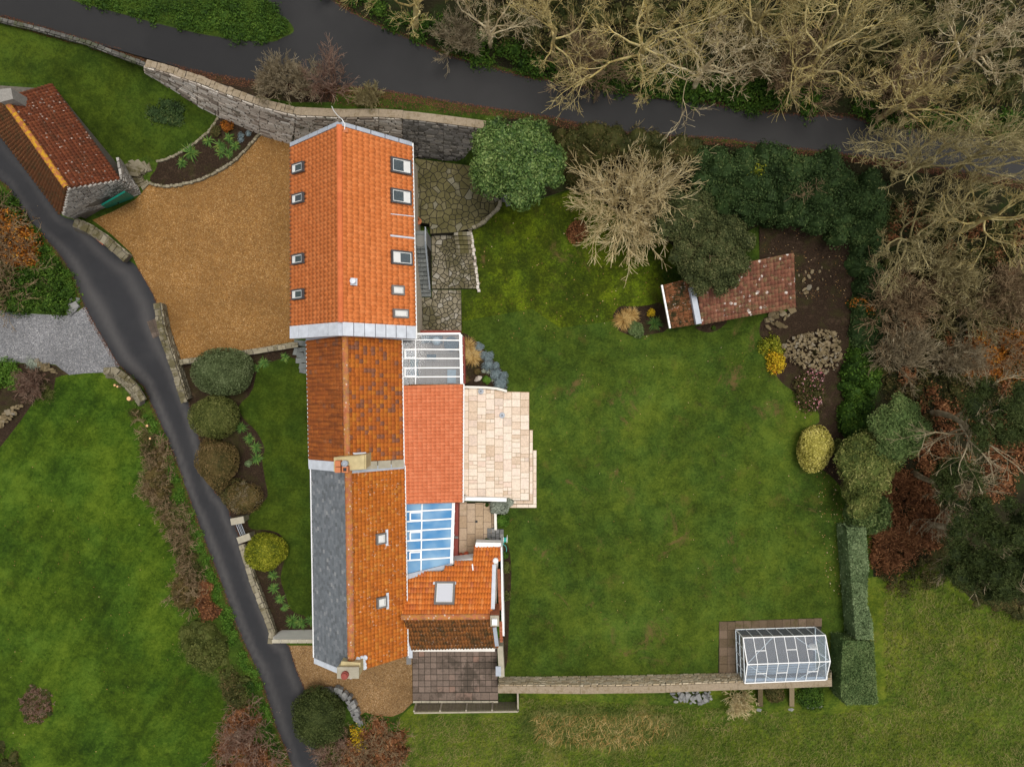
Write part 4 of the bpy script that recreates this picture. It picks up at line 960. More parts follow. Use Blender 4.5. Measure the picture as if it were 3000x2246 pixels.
mb = MB(); c = on_plane(1009, 384, QE[0], nE) + nE * .12; mb.box(c, (.26, .2, .05)); mb.build('cable_box', MAT['terracotta'], t)
mb = MB(); mb.tube([W(1009, 380, 7.1), W(1011, 365, 7.1), W(1002, 350, 7.0), W(990, 340, 6.2), W(978, 325, 5.4), W(972, 312, 4.6)], .022, 6); mb.build('cable', MAT['white'], t)
# ---------------------------------------------------------------- middle cottage
ZE, ZR = 4.0, 6.17
t = thing('middle_cottage', 'middle cottage with mottled weathered red and brown clay tile roof', 'house', W(1040, 1170, 0))
CW = dict(WN=W(901, 990, ZE), WS=W(909, 1366, ZE), EN=W(1173, 988, ZE), ES=W(1179, 1366, ZE), RN=W(1011, 975, ZR), RS=W(1019, 1376, ZR))
gable_body(t, (CW['WN'], CW['EN'], CW['ES'], CW['WS'], CW['RN'], CW['RS']), MAT['whitewall'])
g0, g1 = .02, .945
def cut(a, b): return a.lerp(b, g0), a.lerp(b, g1)
w0, w1 = cut(CW['WN'], CW['WS']); e0, e1 = cut(CW['EN'], CW['ES']); r0, r1 = cut(CW['RN'], CW['RS'])
QW2 = (w0, w1, r1, r0); QE2 = (e0, e1, r1, r0)
rfa = deck(t, QW2, MAT['tile_midW']); rfb = deck(t, QE2, MAT['tile_midE'])
tile_roof(t, rfb, QE2, 28, 14, 'pan', .045, MAT['tile_midE'], 200, seed=3, jit=.012)
tile_roof(t, rfa, QW2, 28, 14, 'pan', .055, MAT['tile_midW'], 100, seed=4, jit=.01)
ridge_tiles(rfa, r0 + Vector((0, 0, .06)), r1 + Vector((0, 0, .06)), 19, .16, MAT['ridge_old'])
for a, b, o in ((CW['WN'], CW['WS'], -.07), (CW['EN'], CW['ES'], .07)):
    mb = MB(); mb.tube([a + Vector((o, 0, -.08)), b + Vector((o, 0, -.08))], .05, 8); mb.build('gutter', MAT['white'], t)
mb = MB()
for i in range(3): pass
nw, ne = roof_plane(*QW2), roof_plane(*QE2)
mb.slab([CW['WN'] + Vector((0, .25, 0)), w0, r0, CW['RN'] + Vector((0, .25, 0))], nw, -.1, .11); mb.slab([CW['EN'] + Vector((0, .25, 0)), e0, r0, CW['RN'] + Vector((0, .25, 0))], ne, -.1, .11); mb.build('abutment_flashing', MAT['lead'], t)
# party parapet between the cottages
mb = MB(); a, b, c = CW['WS'].lerp(CW['WN'], .055), CW['WS'].lerp(CW['WN'], -.03), None
mb.slab([w1, CW['WS'] + Vector((0, -.12, 0)), CW['RS'] + Vector((0, -.12, 0)), r1], nw, -.25, .10); mb.build('parapet_lead', MAT['lead_lt'], t)
for i in range(4):
    mb = MB(); f0_, f1_ = i / 4, (i + 1) / 4 - .02; P0, P1 = e1, CW['ES'] + Vector((0, -.02, 0)); Q0, Q1 = r1, CW['RS'] + Vector((0, -.02, 0))
    mb.slab([P0.lerp(Q0, f0_), P1.lerp(Q1, f0_), P1.lerp(Q1, f1_), P0.lerp(Q0, f1_)], ne, -.3, .14); mb.build('coping_stone', MAT['stonecap'], t)
def pots(t, ch, items):
    for x, y, z, s, kind in items:
        mb = MB(); c = W(x, y, z)
        if kind == 'square':
            h = .42; w = s
            for a, b in ((-1, 0), (1, 0)): mb.box(c + Vector((a * (w / 2 - .03), 0, h / 2)), (.06, w, h))
            for a in (-1, 1): mb.box(c + Vector((0, a * (w / 2 - .03), h / 2)), (w - .12, .06, h - .003))
            mb.box(c + Vector((0, 0, .02)), (w - .1, w - .1, .04)); mb.build('chimney_pot', MAT['terracotta'], ch)
            mb = MB(); mb.box(c + Vector((0, 0, .36)), (w - .13, w - .13, .01)); mb.build('soot_shade', MAT['black'], ch)  # black sheet painted in for the dark hollow of the pot
        elif kind == 'cap':
            mb.lathe(c, [(s * .45, 0), (s * .5, .3), (s * .62, .32), (s * .6, .42), (.05, .52)], 10); mb.build('chimney_pot', MAT['metal'], ch)
        elif kind == 'capped':
            mb.box(c + Vector((0, 0, .2)), (s, s, .4)); mb.build('chimney_pot', MAT['terracotta'], ch)
        else:
            mb.lathe(c, [(s * .6, 0), (s * .62, .18), (s * .5, .2), (s * .5, .3), (s * .15, .31)], 14); mb.build('chimney_pot', MAT['redpaint'], ch)
mb = MB(); z1 = 7.0
P = [W(980, 1341, z1), W(1068, 1334, z1), W(1068, 1373, z1), W(980, 1380, z1)]
P = [Vector((P[0].x, P[0].y)), Vector((P[1].x, P[1].y)), Vector((P[2].x, P[2].y)), Vector((P[3].x, P[3].y))]
mb.prism(P, 5.0, z1); ch = mb.build('chimney', MAT['yellowstone'], t)
mb = MB(); cc = sum(P, Vector((0, 0))) / 4; mb.prism([cc + (p - cc) * 1.08 for p in P], z1 - .22, z1 - .1); mb.build('cornice', MAT['yellowstone'], ch)
pots(t, ch, [(995, 1355, 7.0, .27, 'capped'), (1015, 1355, 7.0, .27, 'cap'), (995, 1373, 7.0, .27, 'capped'), (1016, 1372, 7.0, .29, 'square')])
mb = MB(); c = on_plane(1045, 1331, QE2[0], ne); mb.bar(c + ne * .08 + Vector((-.35, 0, .2)), c + ne * .08 + Vector((.4, 0, -.15)), .22, .04, ne); mb.build('chimney_flashing', MAT['lead_lt'], ch)
# ---------------------------------------------------------------- south cottage: slates to the lane, tiles to the garden
t = thing('south_cottage', 'south cottage with grey slate slope beside the lane and lichened orange tile slope', 'house', W(1050, 1660, 0))
SC = dict(WN=W(913, 1364, ZE), WS=W(922, 1926, ZE), EN=W(1182, 1364, ZE), ES=W(1191, 1921, ZE), RN=W(1021, 1378, ZR), RS=W(1030, 1971, ZR))
gable_body(t, (SC['WN'], SC['EN'], SC['ES'], SC['WS'], SC['RN'], SC['RS']), MAT['whitewall'])
QW3 = (SC['WN'], SC['WS'], SC['RS'], SC['RN']); QE3 = (SC['EN'], SC['ES'], SC['RS'], SC['RN'])
rfa = deck(t, QW3, MAT['slate']); rfb = deck(t, QE3, MAT['tile_south']); nw, ne = roof_plane(*QW3), roof_plane(*QE3)
tile_roof(t, rfb, QE3, 50, 15, 'pan', .04, MAT['tile_south'], 280, seed=5, jit=.012)
tile_roof(t, rfa, QW3, 50, 20, 'flat', 0, MAT['slate'], 290, name='slate', seed=6, lift=.014, jit=.004, off=.012)
ridge_tiles(rfb, SC['RN'] + Vector((0, 0, .05)), SC['RS'] + Vector((0, 0, .05)), 28, .18, MAT['ridge_old'])
for a, b, o in ((SC['WN'], SC['WS'], -.07), (SC['EN'], SC['ES'], .06)):
    mb = MB(); mb.tube([a + Vector((o, 0, -.08)), b + Vector((o, 0, -.08))], .05, 8); mb.build('gutter', MAT['white'], t)
skylight(t, QE3, 1098, 1560, 1126, 1592, MAT['frame_grey'], .9, True, .09, fl=MAT['lead_lt'])
skylight(t, QE3, 1100, 1746, 1128, 1778, MAT['frame_grey'], .9, True, .09, fl=MAT['lead_lt'])
mb = MB(); d = Vector((0, -.28, 0)); mb.slab([SC['WS'], SC['WS'] + d, SC['RS'] + d, SC['RS']], nw, -.2, .05); mb.build('verge_lead', MAT['lead_lt'], t)
mb = MB(); mb.slab([SC['EN'] + Vector((0, .14, 0)), SC['EN'] + Vector((0, -.14, 0)), SC['RN'] + Vector((0, -.14, 0)), SC['RN'] + Vector((0, .14, 0))], ne, 0, .10); mb.build('flashing', MAT['lead'], t)
mb = MB(); z1 = 7.0; P = [W(990, 1952, z1), W(1051, 1952, z1), W(1051, 1984, z1), W(990, 1984, z1)]; P = [Vector((p.x, p.y)) for p in P]
mb.prism(P, 4.4, z1); ch = mb.build('chimney', MAT['yellowstone'], t)
cc = sum(P, Vector((0, 0))) / 4; mb = MB(); mb.prism([cc + (p - cc) * 1.05 for p in P], z1, z1 + .08); mb.build('capstone', MAT['stonecap'], ch)
mb = MB(); c = W(1022, 1950, 6.3); mb.hexa([W(1004, 1938, 6.2), W(1040, 1944, 6.2), W(1044, 1956, 6.3), W(998, 1954, 6.3)], [W(1000, 1936, 6.75), W(1056, 1940, 6.75), W(1056, 1954, 6.85), W(996, 1954, 6.85)]); mb.build('chimney_shoulder', MAT['yellowstone'], ch)
pots(t, ch, [(1012, 1974, 7.08, .3, 'round')])
for i, (x, y) in enumerate(((1045, 1929), (1056, 1926), (1066, 1924), (1060, 1935), (1063, 1943), (1064, 1952))):
    mb = MB(); c = on_plane(x, y, QE3[0], ne) + ne * .11; mb.lathe(c, [(.13, -.03), (.14, .0), (.09, .04), (.02, .05)], 8); mb.build('lead_saddle', MAT['lead_lt'], ch)
# ---------------------------------------------------------------- garden extension
t = thing('garden_extension', 'lean-to extension with plain salmon pantile roof next to the sandstone terrace', 'house', W(1265, 1300, 0))
zh, zl = 3.85, 2.75
Q = (W(1354, 1125, zl), W(1352, 1471, zl), W(1185, 1476, zh), W(1178, 1129, zh))
rf = deck(t, Q, MAT['tile_ext']); tile_roof(t, rf, Q, 33, 13, 'pan', .09, MAT['tile_ext'], 300, seed=8, lift=.008)
mb = MB(); P = [Vector((p.x, p.y)) for p in Q]; c = sum(P, Vector((0, 0))) / 4; mb.prism([c + (p - c) * .95 for p in P], -.1, 2.6); mb.build('wall', MAT['whitewall'], t)
mb = MB(); mb.tube([Q[0] + Vector((.07, 0, -.08)), Q[1] + Vector((.07, 0, -.08))], .06, 8); mb.build('gutter', MAT['white'], t)
mb = MB(); mb.bar(Q[3] + Vector((-.02, 0, .05)), Q[2] + Vector((-.02, 0, .05)), .16, .07); mb.build('lead_gutter', MAT['lead_lt'], t)
mb = MB(); mb.tube([Q[1] + Vector((.1, .02, -.1)), Q[1] + Vector((.1, .02, -2.6))], .04, 8); mb.build('downpipe', MAT['white'], t)
# ---------------------------------------------------------------- glazed lean-tos
def glazed(t, Q, ys_l, ys_r, xmid, vents, gm, skipfirst=None, bw=.06, zfloor=.05):
    """Q: low NE, low SE, high SW, high NW"""
    n = roof_plane(*Q); P0 = Q[0]
    op = lambda a, b: on_plane(a, b, P0, n)
    L0, L1 = Pix(Q[3]), Pix(Q[2]); R0_, R1_ = Pix(Q[0]), Pix(Q[1])
    xl = lambda y: L0[0] + (L1[0] - L0[0]) * (y - L0[1]) / (L1[1] - L0[1]); xr = lambda y: R0_[0] + (R1_[0] - R0_[0]) * (y - R0_[1]) / (R1_[1] - R0_[1])
    yl = [L0[1]] + ys_l + [L1[1]]; yr = [R0_[1]] + ys_r + [R1_[1]]
    fr = MB()
    fr.bar(Q[0], Q[1], .16, .12, n); fr.bar(Q[3], Q[2], .07, .1, n)
    frame = fr.build('roof_frame', MAT['white'], t)
    for i in range(1, len(yl) - 1):
        mb = MB(); mb.bar(op(xl(yl[i]), yl[i]) + n * .03, op(xr(yr[i]), yr[i]) + n * .03, bw, .09, n); mb.build('glazing_bar', MAT['white'], t)
    xm = lambda y: xmid[0] + (xmid[1] - xmid[0]) * (y - yl[0]) / (yl[-1] - yl[0])
    mb = MB(); ym0 = yl[0] + (yr[0] - yl[0]) * .3; ym1 = yl[-1] + (yr[-1] - yl[-1]) * .35
    mb.bar(op(xm(yl[0]), ym0) + n * .02, op(xm(yl[-1]), ym1) + n * .02, bw * .8, .07, n); mb.build('purlin', MAT['white'], t)
    for i in range(len(yl) - 1):
        for (xa, xb) in ((0, 1), (1, 2)):
            X = lambda y, k: (xl(y), xm(y), xr(y))[k]; Y = lambda k, j: yl[j] + (yr[j] - yl[j]) * (0, .3, 1)[k]
            mb = MB(); mb.slab([op(X(Y(xa, i), xa), Y(xa, i)), op(X(Y(xb, i), xb), Y(xb, i)), op(X(Y(xb, i + 1), xb), Y(xb, i + 1)), op(X(Y(xa, i + 1), xa), Y(xa, i + 1))], n, -.008, .008); mb.build('pane', gm, t)
    for (x0, y0, x1, y1) in vents:
        mb = MB(); c = [op(x0, y0) + n * .09, op(x1, y0 - 1.5) + n * .09, op(x1, y1 - 1.5) + n * .09, op(x0, y1) + n * .09]
        for k in range(4): mb.bar(c[k], c[(k + 1) % 4], .075, .06 + .002 * (k % 2), n)
        v = mb.build('roof_vent', MAT['white'], t); mb = MB(); mb.slab(c, n, -.01, .006); mb.build('vent_pane', gm, v)
    # walls below the eaves: low wall, posts, side panes
    a, b = Q[0], Q[1]; mb = MB(); mb.bar(Vector((a.x, a.y, .45)), Vector((b.x, b.y, .45)), .2, .9); mb.build('dwarf_wall', MAT['redpaint'], t)
    for k in range(6):
        p = a.lerp(b, k / 5); mb = MB(); mb.box((p.x, p.y, .9 + (p.z - .9) / 2), (.07, .07, p.z - .9)); mb.build('post', MAT['white'], t)
        if k < 5:
            q = a.lerp(b, (k + 1) / 5); mb = MB(); mb.hexa([Vector((p.x - .01, p.y, .9)), Vector((q.x - .01, q.y, .9)), Vector((q.x + .01, q.y, .9)), Vector((p.x + .01, p.y, .9))], [Vector((p.x - .01, p.y, a.z - .06)), Vector((q.x - .01, q.y, a.z - .06)), Vector((q.x + .01, q.y, a.z - .06)), Vector((p.x + .01, p.y, a.z - .06))]); mb.build('side_pane', MAT['g_gh'], t)
    return n
t = thing('clear_conservatory', 'pale glass roofed conservatory with white bars below the barn wing', 'conservatory', W(1263, 1050, 0))
zh, zl = 3.3, 2.5
Q = (W(1349, 980, zl), W(1352, 1124, zl), W(1176, 1126, zh), W(1174, 980, zh))
glazed(t, Q, [995, 1023, 1050, 1077.5, 1104], [997, 1024, 1050, 1077, 1103], (1217, 1217), [(1186, 1025, 1217, 1049), (1186, 1079, 1217, 1103)], MAT['g_clear'])
mb = MB(); mb.bar(Q[0] + Vector((0, .05, .03)), W(1222, 978, 3.1), .1, .12); mb.build('end_rail', MAT['white'], t)
fl = MB(); a, b = W(1184, 976, .05), W(1351, 1126, .05); fl.box(((a.x + b.x) / 2, (a.y + b.y) / 2, .03), (abs(b.x - a.x), abs(a.y - b.y), .06)); fl.build('floor_slab', MAT['sandjoint'], t)
for i in range(8):
    for j in range(7):
        x0, x1 = a.x + (b.x - a.x) * i / 8, a.x + (b.x - a.x) * (i + 1) / 8; y0, y1 = a.y + (b.y - a.y) * j / 7, a.y + (b.y - a.y) * (j + 1) / 7
        slab_box(t, x0, y0, x1, y1, .075, MAT['floor_in'], 'floor_tile', .03, .015, .001)
mb = MB(); p0, p1 = W(1180, 975, 0), W(1352, 975, 0); mb.bar(Vector((p0.x, p0.y, .5)), Vector((p1.x, p1.y, .5)), .15, 1.0); mb.build('end_wall', MAT['redpaint'], t)
def seat(label, x0, y0, x1, y1, mat, h=.42, back='N', name='sofa', cat='sofa'):
    a, b = W(x0, y1, h), W(x1, y0, h); t = thing(name, label, cat, ((a.x + b.x) / 2, (a.y + b.y) / 2, .08))
    w, d = b.x - a.x, b.y - a.y; c = Vector(((a.x + b.x) / 2, (a.y + b.y) / 2, 0))
    mb = MB(); mb.box(c + Vector((0, 0, .08 + h / 2)), (w * .96, d * .96, h)); mb.build('seat', mat, t)
    mb = MB()
    if back == 'N': mb.box(c + Vector((0, d / 2 - .08, .45)), (w, .18, .7))
    elif back == 'W': mb.box(c + Vector((-w / 2 + .08, 0, .45)), (.18, d, .7))
    mb.build('backrest', mat, t)
    if back == 'N':
        for s in (-1, 1): mb = MB(); mb.box(c + Vector((s * (w / 2 - .07), -.06, .36)), (.14, d * .85, .5)); mb.build('armrest', mat, t)
    else:
        for s in (-1, 1): mb = MB(); mb.box(c + Vector((.06, s * (d / 2 - .07), .36)), (w * .85, .14, .5)); mb.build('armrest', mat, t)
    return t
seat('long slate blue sofa under the glass by the top wall', 1236, 985, 1296, 1004, MAT['cloth_blue'])
seat('teal sofa below the square roof vents', 1205, 1052, 1223, 1101, MAT['teal'], back='W')
def table(label, x0, y0, x1, y1, mat, h=.4):
    a, b = W(x0, y1, h), W(x1, y0, h); t = thing('low_table', label, 'table', ((a.x + b.x) / 2, (a.y + b.y) / 2, .08)); c = Vector(((a.x + b.x) / 2, (a.y + b.y) / 2, 0))
    w, d = b.x - a.x, b.y - a.y; mb = MB(); mb.box(c + Vector((0, 0, h + .06)), (w, d, .05)); mb.build('table_top', mat, t)
    for sx in (-1, 1):
        for sy in (-1, 1): mb = MB(); mb.box(c + Vector((sx * (w / 2 - .06), sy * (d / 2 - .06), .08 + (h - .04) / 2)), (.05, .05, h - .04)); mb.build('leg', mat, t)
table('small dark coffee table in the middle of the tiled floor', 1251, 1038, 1278, 1053, MAT['cloth_blue'])
table('pale blue table in the corner by the salmon roof', 1311, 1083, 1336, 1122, MAT['cloth_pale'], .7)
p = W(1323, 1008, .4); t2 = thing('armchair', 'round dark wicker armchair near the glass corner', 'chair', (p.x, p.y, .08)); mb = MB(); mb.lathe((p.x, p.y, .08), [(.34, 0), (.40, .3), (.36, .36), (.05, .34)], 16); mb.build('seat', MAT['cloth_blue'], t2)
mb = MB(); pts = [Vector((p.x + .38 * math.cos(k), p.y + .38 * math.sin(k), .5 + .12 * math.sin(k))) for k in np.linspace(-.6, 3.8, 14)]; mb.tube(pts, .06, 6); mb.build('backrest', MAT['cloth_blue'], t2)
p = W(1280, 1000, .8); t2 = thing('floor_lamp', 'glass globe lamp standing beside the blue sofa', 'lamp', (p.x, p.y, .08)); mb = MB(); mb.lathe((p.x, p.y, .08), [(.2, 0), (.2, .03), (.03, .05), (.02, .9)], 14); mb.build('stand', MAT['metal'], t2); mb = MB(); mb.lathe((p.x, p.y, .95), [(.08, 0), (.22, .12), (.24, .22), (.15, .34), (.04, .38)], 14); mb.build('lamp_shade', MAT['cloth_pale'], t2, smooth=True)
t = thing('blue_conservatory', 'blue tinted glass conservatory with white bars against the orange tiles', 'conservatory', W(1255, 1570, 0))
Q = (W(1328, 1472, zl), W(1322, 1652, zl), W(1188, 1684, zh), W(1185, 1476, zh))
glazed(t, Q, [1498, 1527, 1555, 1583.5, 1612, 1640.5], [1490, 1518, 1546, 1575, 1604, 1631.5], (1236, 1233), [(1201, 1500, 1234, 1523), (1201, 1557.5, 1233, 1580.5), (1200, 1616, 1232, 1638.5)], MAT['g_blue'], bw=.075)
fl = MB(); a, b = W(1195, 1470, .05), W(1333, 1690, .05); fl.box(((a.x + b.x) / 2, (a.y + b.y) / 2, .05), (abs(b.x - a.x), abs(a.y - b.y), .06)); fl.build('floor', MAT['floor_in'], t)
mb = MB(); mb.bar(Q[1] + Vector((.05, -.05, .02)), Q[2] + Vector((-.05, -.1, .05)), .26, .12); mb.build('lead_gutter', MAT['lead'], t)
mb = MB(); a, b = W(1336, 1474, 1.2), W(1334, 1642, 1.2); mb.bar(Vector((a.x, a.y, .6)), Vector((b.x, b.y, .6)), .26, 1.2); mb.build('red_sill_wall', MAT['redpaint'], t)
mb = MB(); mb.box(W(1336, 1573, 1.25), (.26, .12, .12)); mb.build('hopper', MAT['frame_grey'], t)
seat('pale chair seen through the blue glass near the salmon roof', 1292, 1490, 1310, 1508, MAT['cloth_pale'], name='garden_chair', cat='chair')
table('pale table at the narrow end of the blue conservatory', 1262, 1622, 1300, 1650, MAT['cloth_pale'], .7)
# ---------------------------------------------------------------- kitchen wing
t = thing('kitchen_wing', 'kitchen wing with bright orange tiles and one large square skylight', 'house', W(1320, 1780, 0))
zr = 4.4; RW, RE = W(1182, 1806, zr), W(1447, 1804, zr)
zs = 2.9; SW, SE = W(1203, 1898, zs), W(1462, 1892, zs)
zn = 2.15; NW_, NE_ = W(1190, 1600, zn), W(1470, 1600, zn); 
Qn = (NW_, NE_, RE, RW); Qs = (SW, SE, RE, RW)
poly = [(1190, 1688), (1240, 1682), (1298, 1677), (1302, 1664), (1330, 1662), (1330, 1652), (1388, 1652), (1390, 1601), (1467, 1601), (1467, 1640), (1446, 1650), (1444, 1700), (1442, 1812), (1175, 1815)]
msk = lambda a, b: bool(inpoly(np.array([a]), np.array([b]), poly)[0])
n_n = roof_plane(*Qn)
mb = MB(); pl = [on_plane(a, b, Qn[0], n_n) for a, b in poly]; mb.add([p for p in pl], [tuple(range(len(pl)))]); rfn = mb.build('roof', MAT['tile_kit'], t)
rfs = deck(t, Qs, MAT['tile_kitS'])
tile_roof(t, rfn, Qn, 31, 13, 'pan', .055, MAT['tile_kit'], 300, mask=msk, seed=11, jit=.01)
tile_roof(t, rfs, Qs, 29, 7, 'pan', .055, MAT['tile_kitS'], 100, seed=12, jit=.01)
ridge_tiles(rfn, RW + Vector((-.1, 0, .06)), RE + Vector((-.2, 0, .06)), 15, .15, MAT['ridge_old'])
skylight(t, Qn, 1274, 1706, 1333, 1772, MAT['frame_grey'], .0, True, .11, gm=glass('sky_glass', (.55, .57, .62), .95, .03), fl=None)
mb = MB(); c = on_plane(1303, 1706, Qn[0], n_n); mb.bar(c + Vector((-.62, 0, .1)), c + Vector((.62, 0, .1)), .14, .05, n_n); mb.build('flashing', MAT['lead_lt'], t)
# walls
mb = MB(); P = [W(1200, 1690, 0), W(1330, 1655, 0), W(1388, 1655, 0), W(1392, 1607, 0), W(1462, 1607, 0), W(1452, 1872, 0), W(1215, 1872, 0)]; P = [Vector((p.x, p.y)) for p in P]; mb.prism(P, -.1, 1.9); mb.build('wall', MAT['whitewall'], t)
def wallcap(pts, z0, z1, mat, nm, parent):
    mb = MB(); mb.prism([tuple(W(a, b, z1)[:2]) for a, b in pts], z0, z1); return mb.build(nm, mat, parent)
wallcap([(1394, 1588), (1468, 1590), (1468, 1601), (1392, 1602)], 1.5, 2.25, MAT['white'], 'parapet', t)
wallcap([(1323, 1642), (1389, 1634), (1389, 1652), (1328, 1653)], 1.2, 2.3, MAT['white'], 'parapet', t)
wallcap([(1467, 1602), (1471, 1602), (1478, 1862), (1470, 1862)], 0, 2.6, MAT['white'], 'side_wall', t)
mb = MB(); a, b = on_plane(1448, 1655, Qn[0], n_n), on_plane(1444, 1785, Qn[0], n_n); mb.bar(a + n_n * .08, b + n_n * .08, .2, .1, n_n); mb.build('lead_strip', MAT['lead_lt'], t)
for i in range(24):
    f = i / 24; mb = MB(); p = W(1461 + 5 * f, 1668 + 120 * f, 2.55); mb.box(p, (.16, .085, .12)); mb.build('brick', MAT['brick'], t)
for i in range(12):
    f = i / 12; mb = MB(); p = W(1467 + 2 * f, 1822 + 60 * f, 2.6); mb.box(p, (.16, .085, .12)); mb.build('brick', MAT['brick'], t)
mb = MB(); a, b = on_plane(1384, 1654, Qn[0], n_n), on_plane(1386, 1672, Qn[0], n_n); mb.bar(a + n_n * .1, b + n_n * .1, .07, .06, n_n); mb.build('valley_strip', MAT['white'], t)
mb = MB(); mb.lathe(on_plane(1452, 1640, Qn[0], n_n) + Vector((0, 0, .08)), [(.16, -.1), (.16, .1), (.13, .16), (.05, .19)], 14); mb.build('flue_cap', MAT['white'], t, smooth=True)
mb = MB(); z1 = 5.0; P = [W(1437, 1802, z1), W(1461, 1802, z1), W(1462, 1832, z1), W(1438, 1832, z1)]; P = [Vector((p.x, p.y)) for p in P]; mb.prism(P, 3.0, z1); ch = mb.build('chimney', MAT['brick'], t)
cc = sum(P, Vector((0, 0))) / 4; mb = MB(); mb.prism([cc + (p - cc) * 1.05 for p in P], z1, z1 + .06); mb.build('capstone', MAT['stonecap'], ch)
mb = MB(); mb.box((cc.x, cc.y, z1 + .16), (.26, .3, .2)); mb.build('chimney_cowl', MAT['white'], ch)
mb = MB(); mb.tube([SW + Vector((0, -.07, -.06)), SE + Vector((0, -.07, -.06))], .05, 8); mb.build('gutter', MAT['white'], t)
mb = MB(); a, b = W(1200, 1815, 3.9), W(1203, 1925, 2.6); mb.bar(a, b, .22, .08); mb.build('lead_valley', MAT['lead_lt'], t)
mb = MB(); ns = roof_plane(*Qs); a, b = on_plane(1449, 1832, Qs[0], ns), on_plane(1456, 1886, Qs[0], ns); mb.bar(a + ns * .09, b + ns * .09, .2, .08, ns); mb.build('lead_strip', MAT['lead'], t)
mb = MB(); mb.box(W(1364, 1644, 2.2), (.26, .12, .3)); mb.build('wall_vent', MAT['frame_grey'], t)
# ---------------------------------------------------------------- stone outbuilding by the lane
ZE, ZR = 2.4, 4.5
t = thing('stone_outbuilding', 'stone outbuilding with dark red lichen-spotted pantile roof and green door', 'outbuilding', W(300, 590, 0))
NE_e, SE_e = W(149, 245, ZE), W(350, 525, ZE); NW_e, SW_e = W(-62, 310, ZE), W(178, 628, ZE); RN_, RS_ = W(11, 286, ZR), W(196, 549, ZR)
dn = (NE_e - SE_e).normalized()
gable_body(t, (NW_e, NE_e, SE_e, SW_e, RN_, RS_), MAT['mortar'], inset=.3, zb=-.2)
Qe = (NE_e, SE_e, RS_, RN_); Qw = (NW_e, SW_e, RS_, RN_)
rfa = deck(t, Qe, MAT['tile_cotE']); rfb = deck(t, Qw, MAT['tile_cotW'])
tile_roof(t, rfa, Qe, 34, 13, 'pan', .05, MAT['tile_cotE'], 300, seed=21)
tile_roof(t, rfb, Qw, 34, 13, 'pan', .05, MAT['tile_cotW'], 0, seed=22)
ridge_tiles(rfa, RN_ + Vector((0, 0, .06)), RS_ + Vector((0, 0, .06)), 20, .15, MAT['tile_ridge_y'])
# south gable: coursed stone, green door
bl, br = W(217, 640, 0), W(413, 566, 0); tl, tr = SW_e + Vector((.1, -.02, 0)), SE_e + Vector((0, -.03, 0)); tp = RS_ + Vector((.02, -.02, -.1))
bm_ = bl.lerp(br, .5)
st = Stones(t, MAT['stone_gable'], 280)
off = (br - bl).cross(Vector((0, 0, 1))).normalized() * .06
bl2, br2 = Vector((tl.x, tl.y, 0)) * .0 + bl, br
stone_face(st, bl, br, tr, tl, .17, .36, .14)
# gable triangle
for j in range(10):
    f = (j + .5) / 10; a = tl.lerp(tp, f); b = tr.lerp(tp, f); h = (tp.z - tl.z) / 10
    stone_face(st, a - Vector((0, 0, h / 2)), b - Vector((0, 0, h / 2)), b + Vector((0, 0, h / 2)), a + Vector((0, 0, h / 2)), .3, .36, .14)
st.flush()
mb = MB(); pl = [bl, br, tr, tp, tl]; mb.add([p + off * -1.2 for p in pl], [(0, 1, 2, 3, 4)]); mb.build('gable_mortar', MAT['mortar'], t)
gp = lambda x, y: on_plane(x, y, bl, (br - bl).cross(tl - bl).normalized())
q = [gp(325, 612), gp(390, 573), gp(364, 557), gp(295, 597)]; n = (q[1] - q[0]).cross(q[3] - q[0]).normalized()
if n.y > 0: n = -n
mb = MB(); mb.slab(q, n, .03, .12); dr = mb.build('door', MAT['green_paint'], t)
for i in range(1, 9):
    mb = MB(); a, b = q[0].lerp(q[1], i / 9), q[3].lerp(q[2], i / 9); mb.bar(a + n * .125, b + n * .125, .018, .012, n); mb.build('batten', MAT['green_paint'], dr)
mb = MB(); mb.box(q[0].lerp(q[2], .48) + n * .15, (.05, .12, .05)); mb.build('handle', MAT['black'], dr)
# east eaves wall stones seen under the roof edge
st = Stones(t, MAT['stone_gable'], 0)
stone_face(st, W(413, 566, 0), W(352, 470, .6), W(345, 462, 2.3), SE_e + Vector((.05, 0, 0)), .25, .4, .14); st.flush()
mb = MB(); z1 = 5.0; P = [W(-6, 262, z1), W(32, 258, z1), W(38, 290, z1), W(0, 300, z1)]; mb.prism([tuple(p[:2]) for p in P], 3.2, z1); ch = mb.build('chimney', MAT['stone_gable'], t)
mb = MB(); a = W(14, 300, 4.7); mb.bar(W(0, 292, 4.6), W(40, 283, 4.4), .22, .06); mb.build('flashing', MAT['lead_lt'], ch)
# ---------------------------------------------------------------- tool shed with two roofs
t = thing('garden_shed', 'old brown tiled garden shed half under a dark tree', 'shed', W(2190, 850, 0))
zt, zb = 3.0, 2.2
Q = (W(2052, 949, zb), W(2331, 898, zb), W(2325, 741, zt), W(2040, 798, zt))
rf = deck(t, Q, MAT['tile_shed']); tile_roof(t, rf, Q, 28, 12, 'pan', .05, MAT['tile_shed'], 300, seed=31, jit=.012)
mb = MB(); P = [Vector((p.x, p.y)) for p in Q]; c = sum(P, Vector((0, 0))) / 4; mb.prism([c + (p - c) * .93 for p in P], -.1, 2.0); mb.build('wall', MAT['stone_rub'], t)
Q2 = (W(1940, 836, 2.2), W(1964, 962, 2.2), W(2041, 950, 2.5), W(2022, 815, 2.5))
rf = deck(t, Q2, MAT['tile_shedW']); tile_roof(t, rf, Q2, 12, 5, 'pan', .05, MAT['tile_shedW'], 60, seed=32, jit=.015)
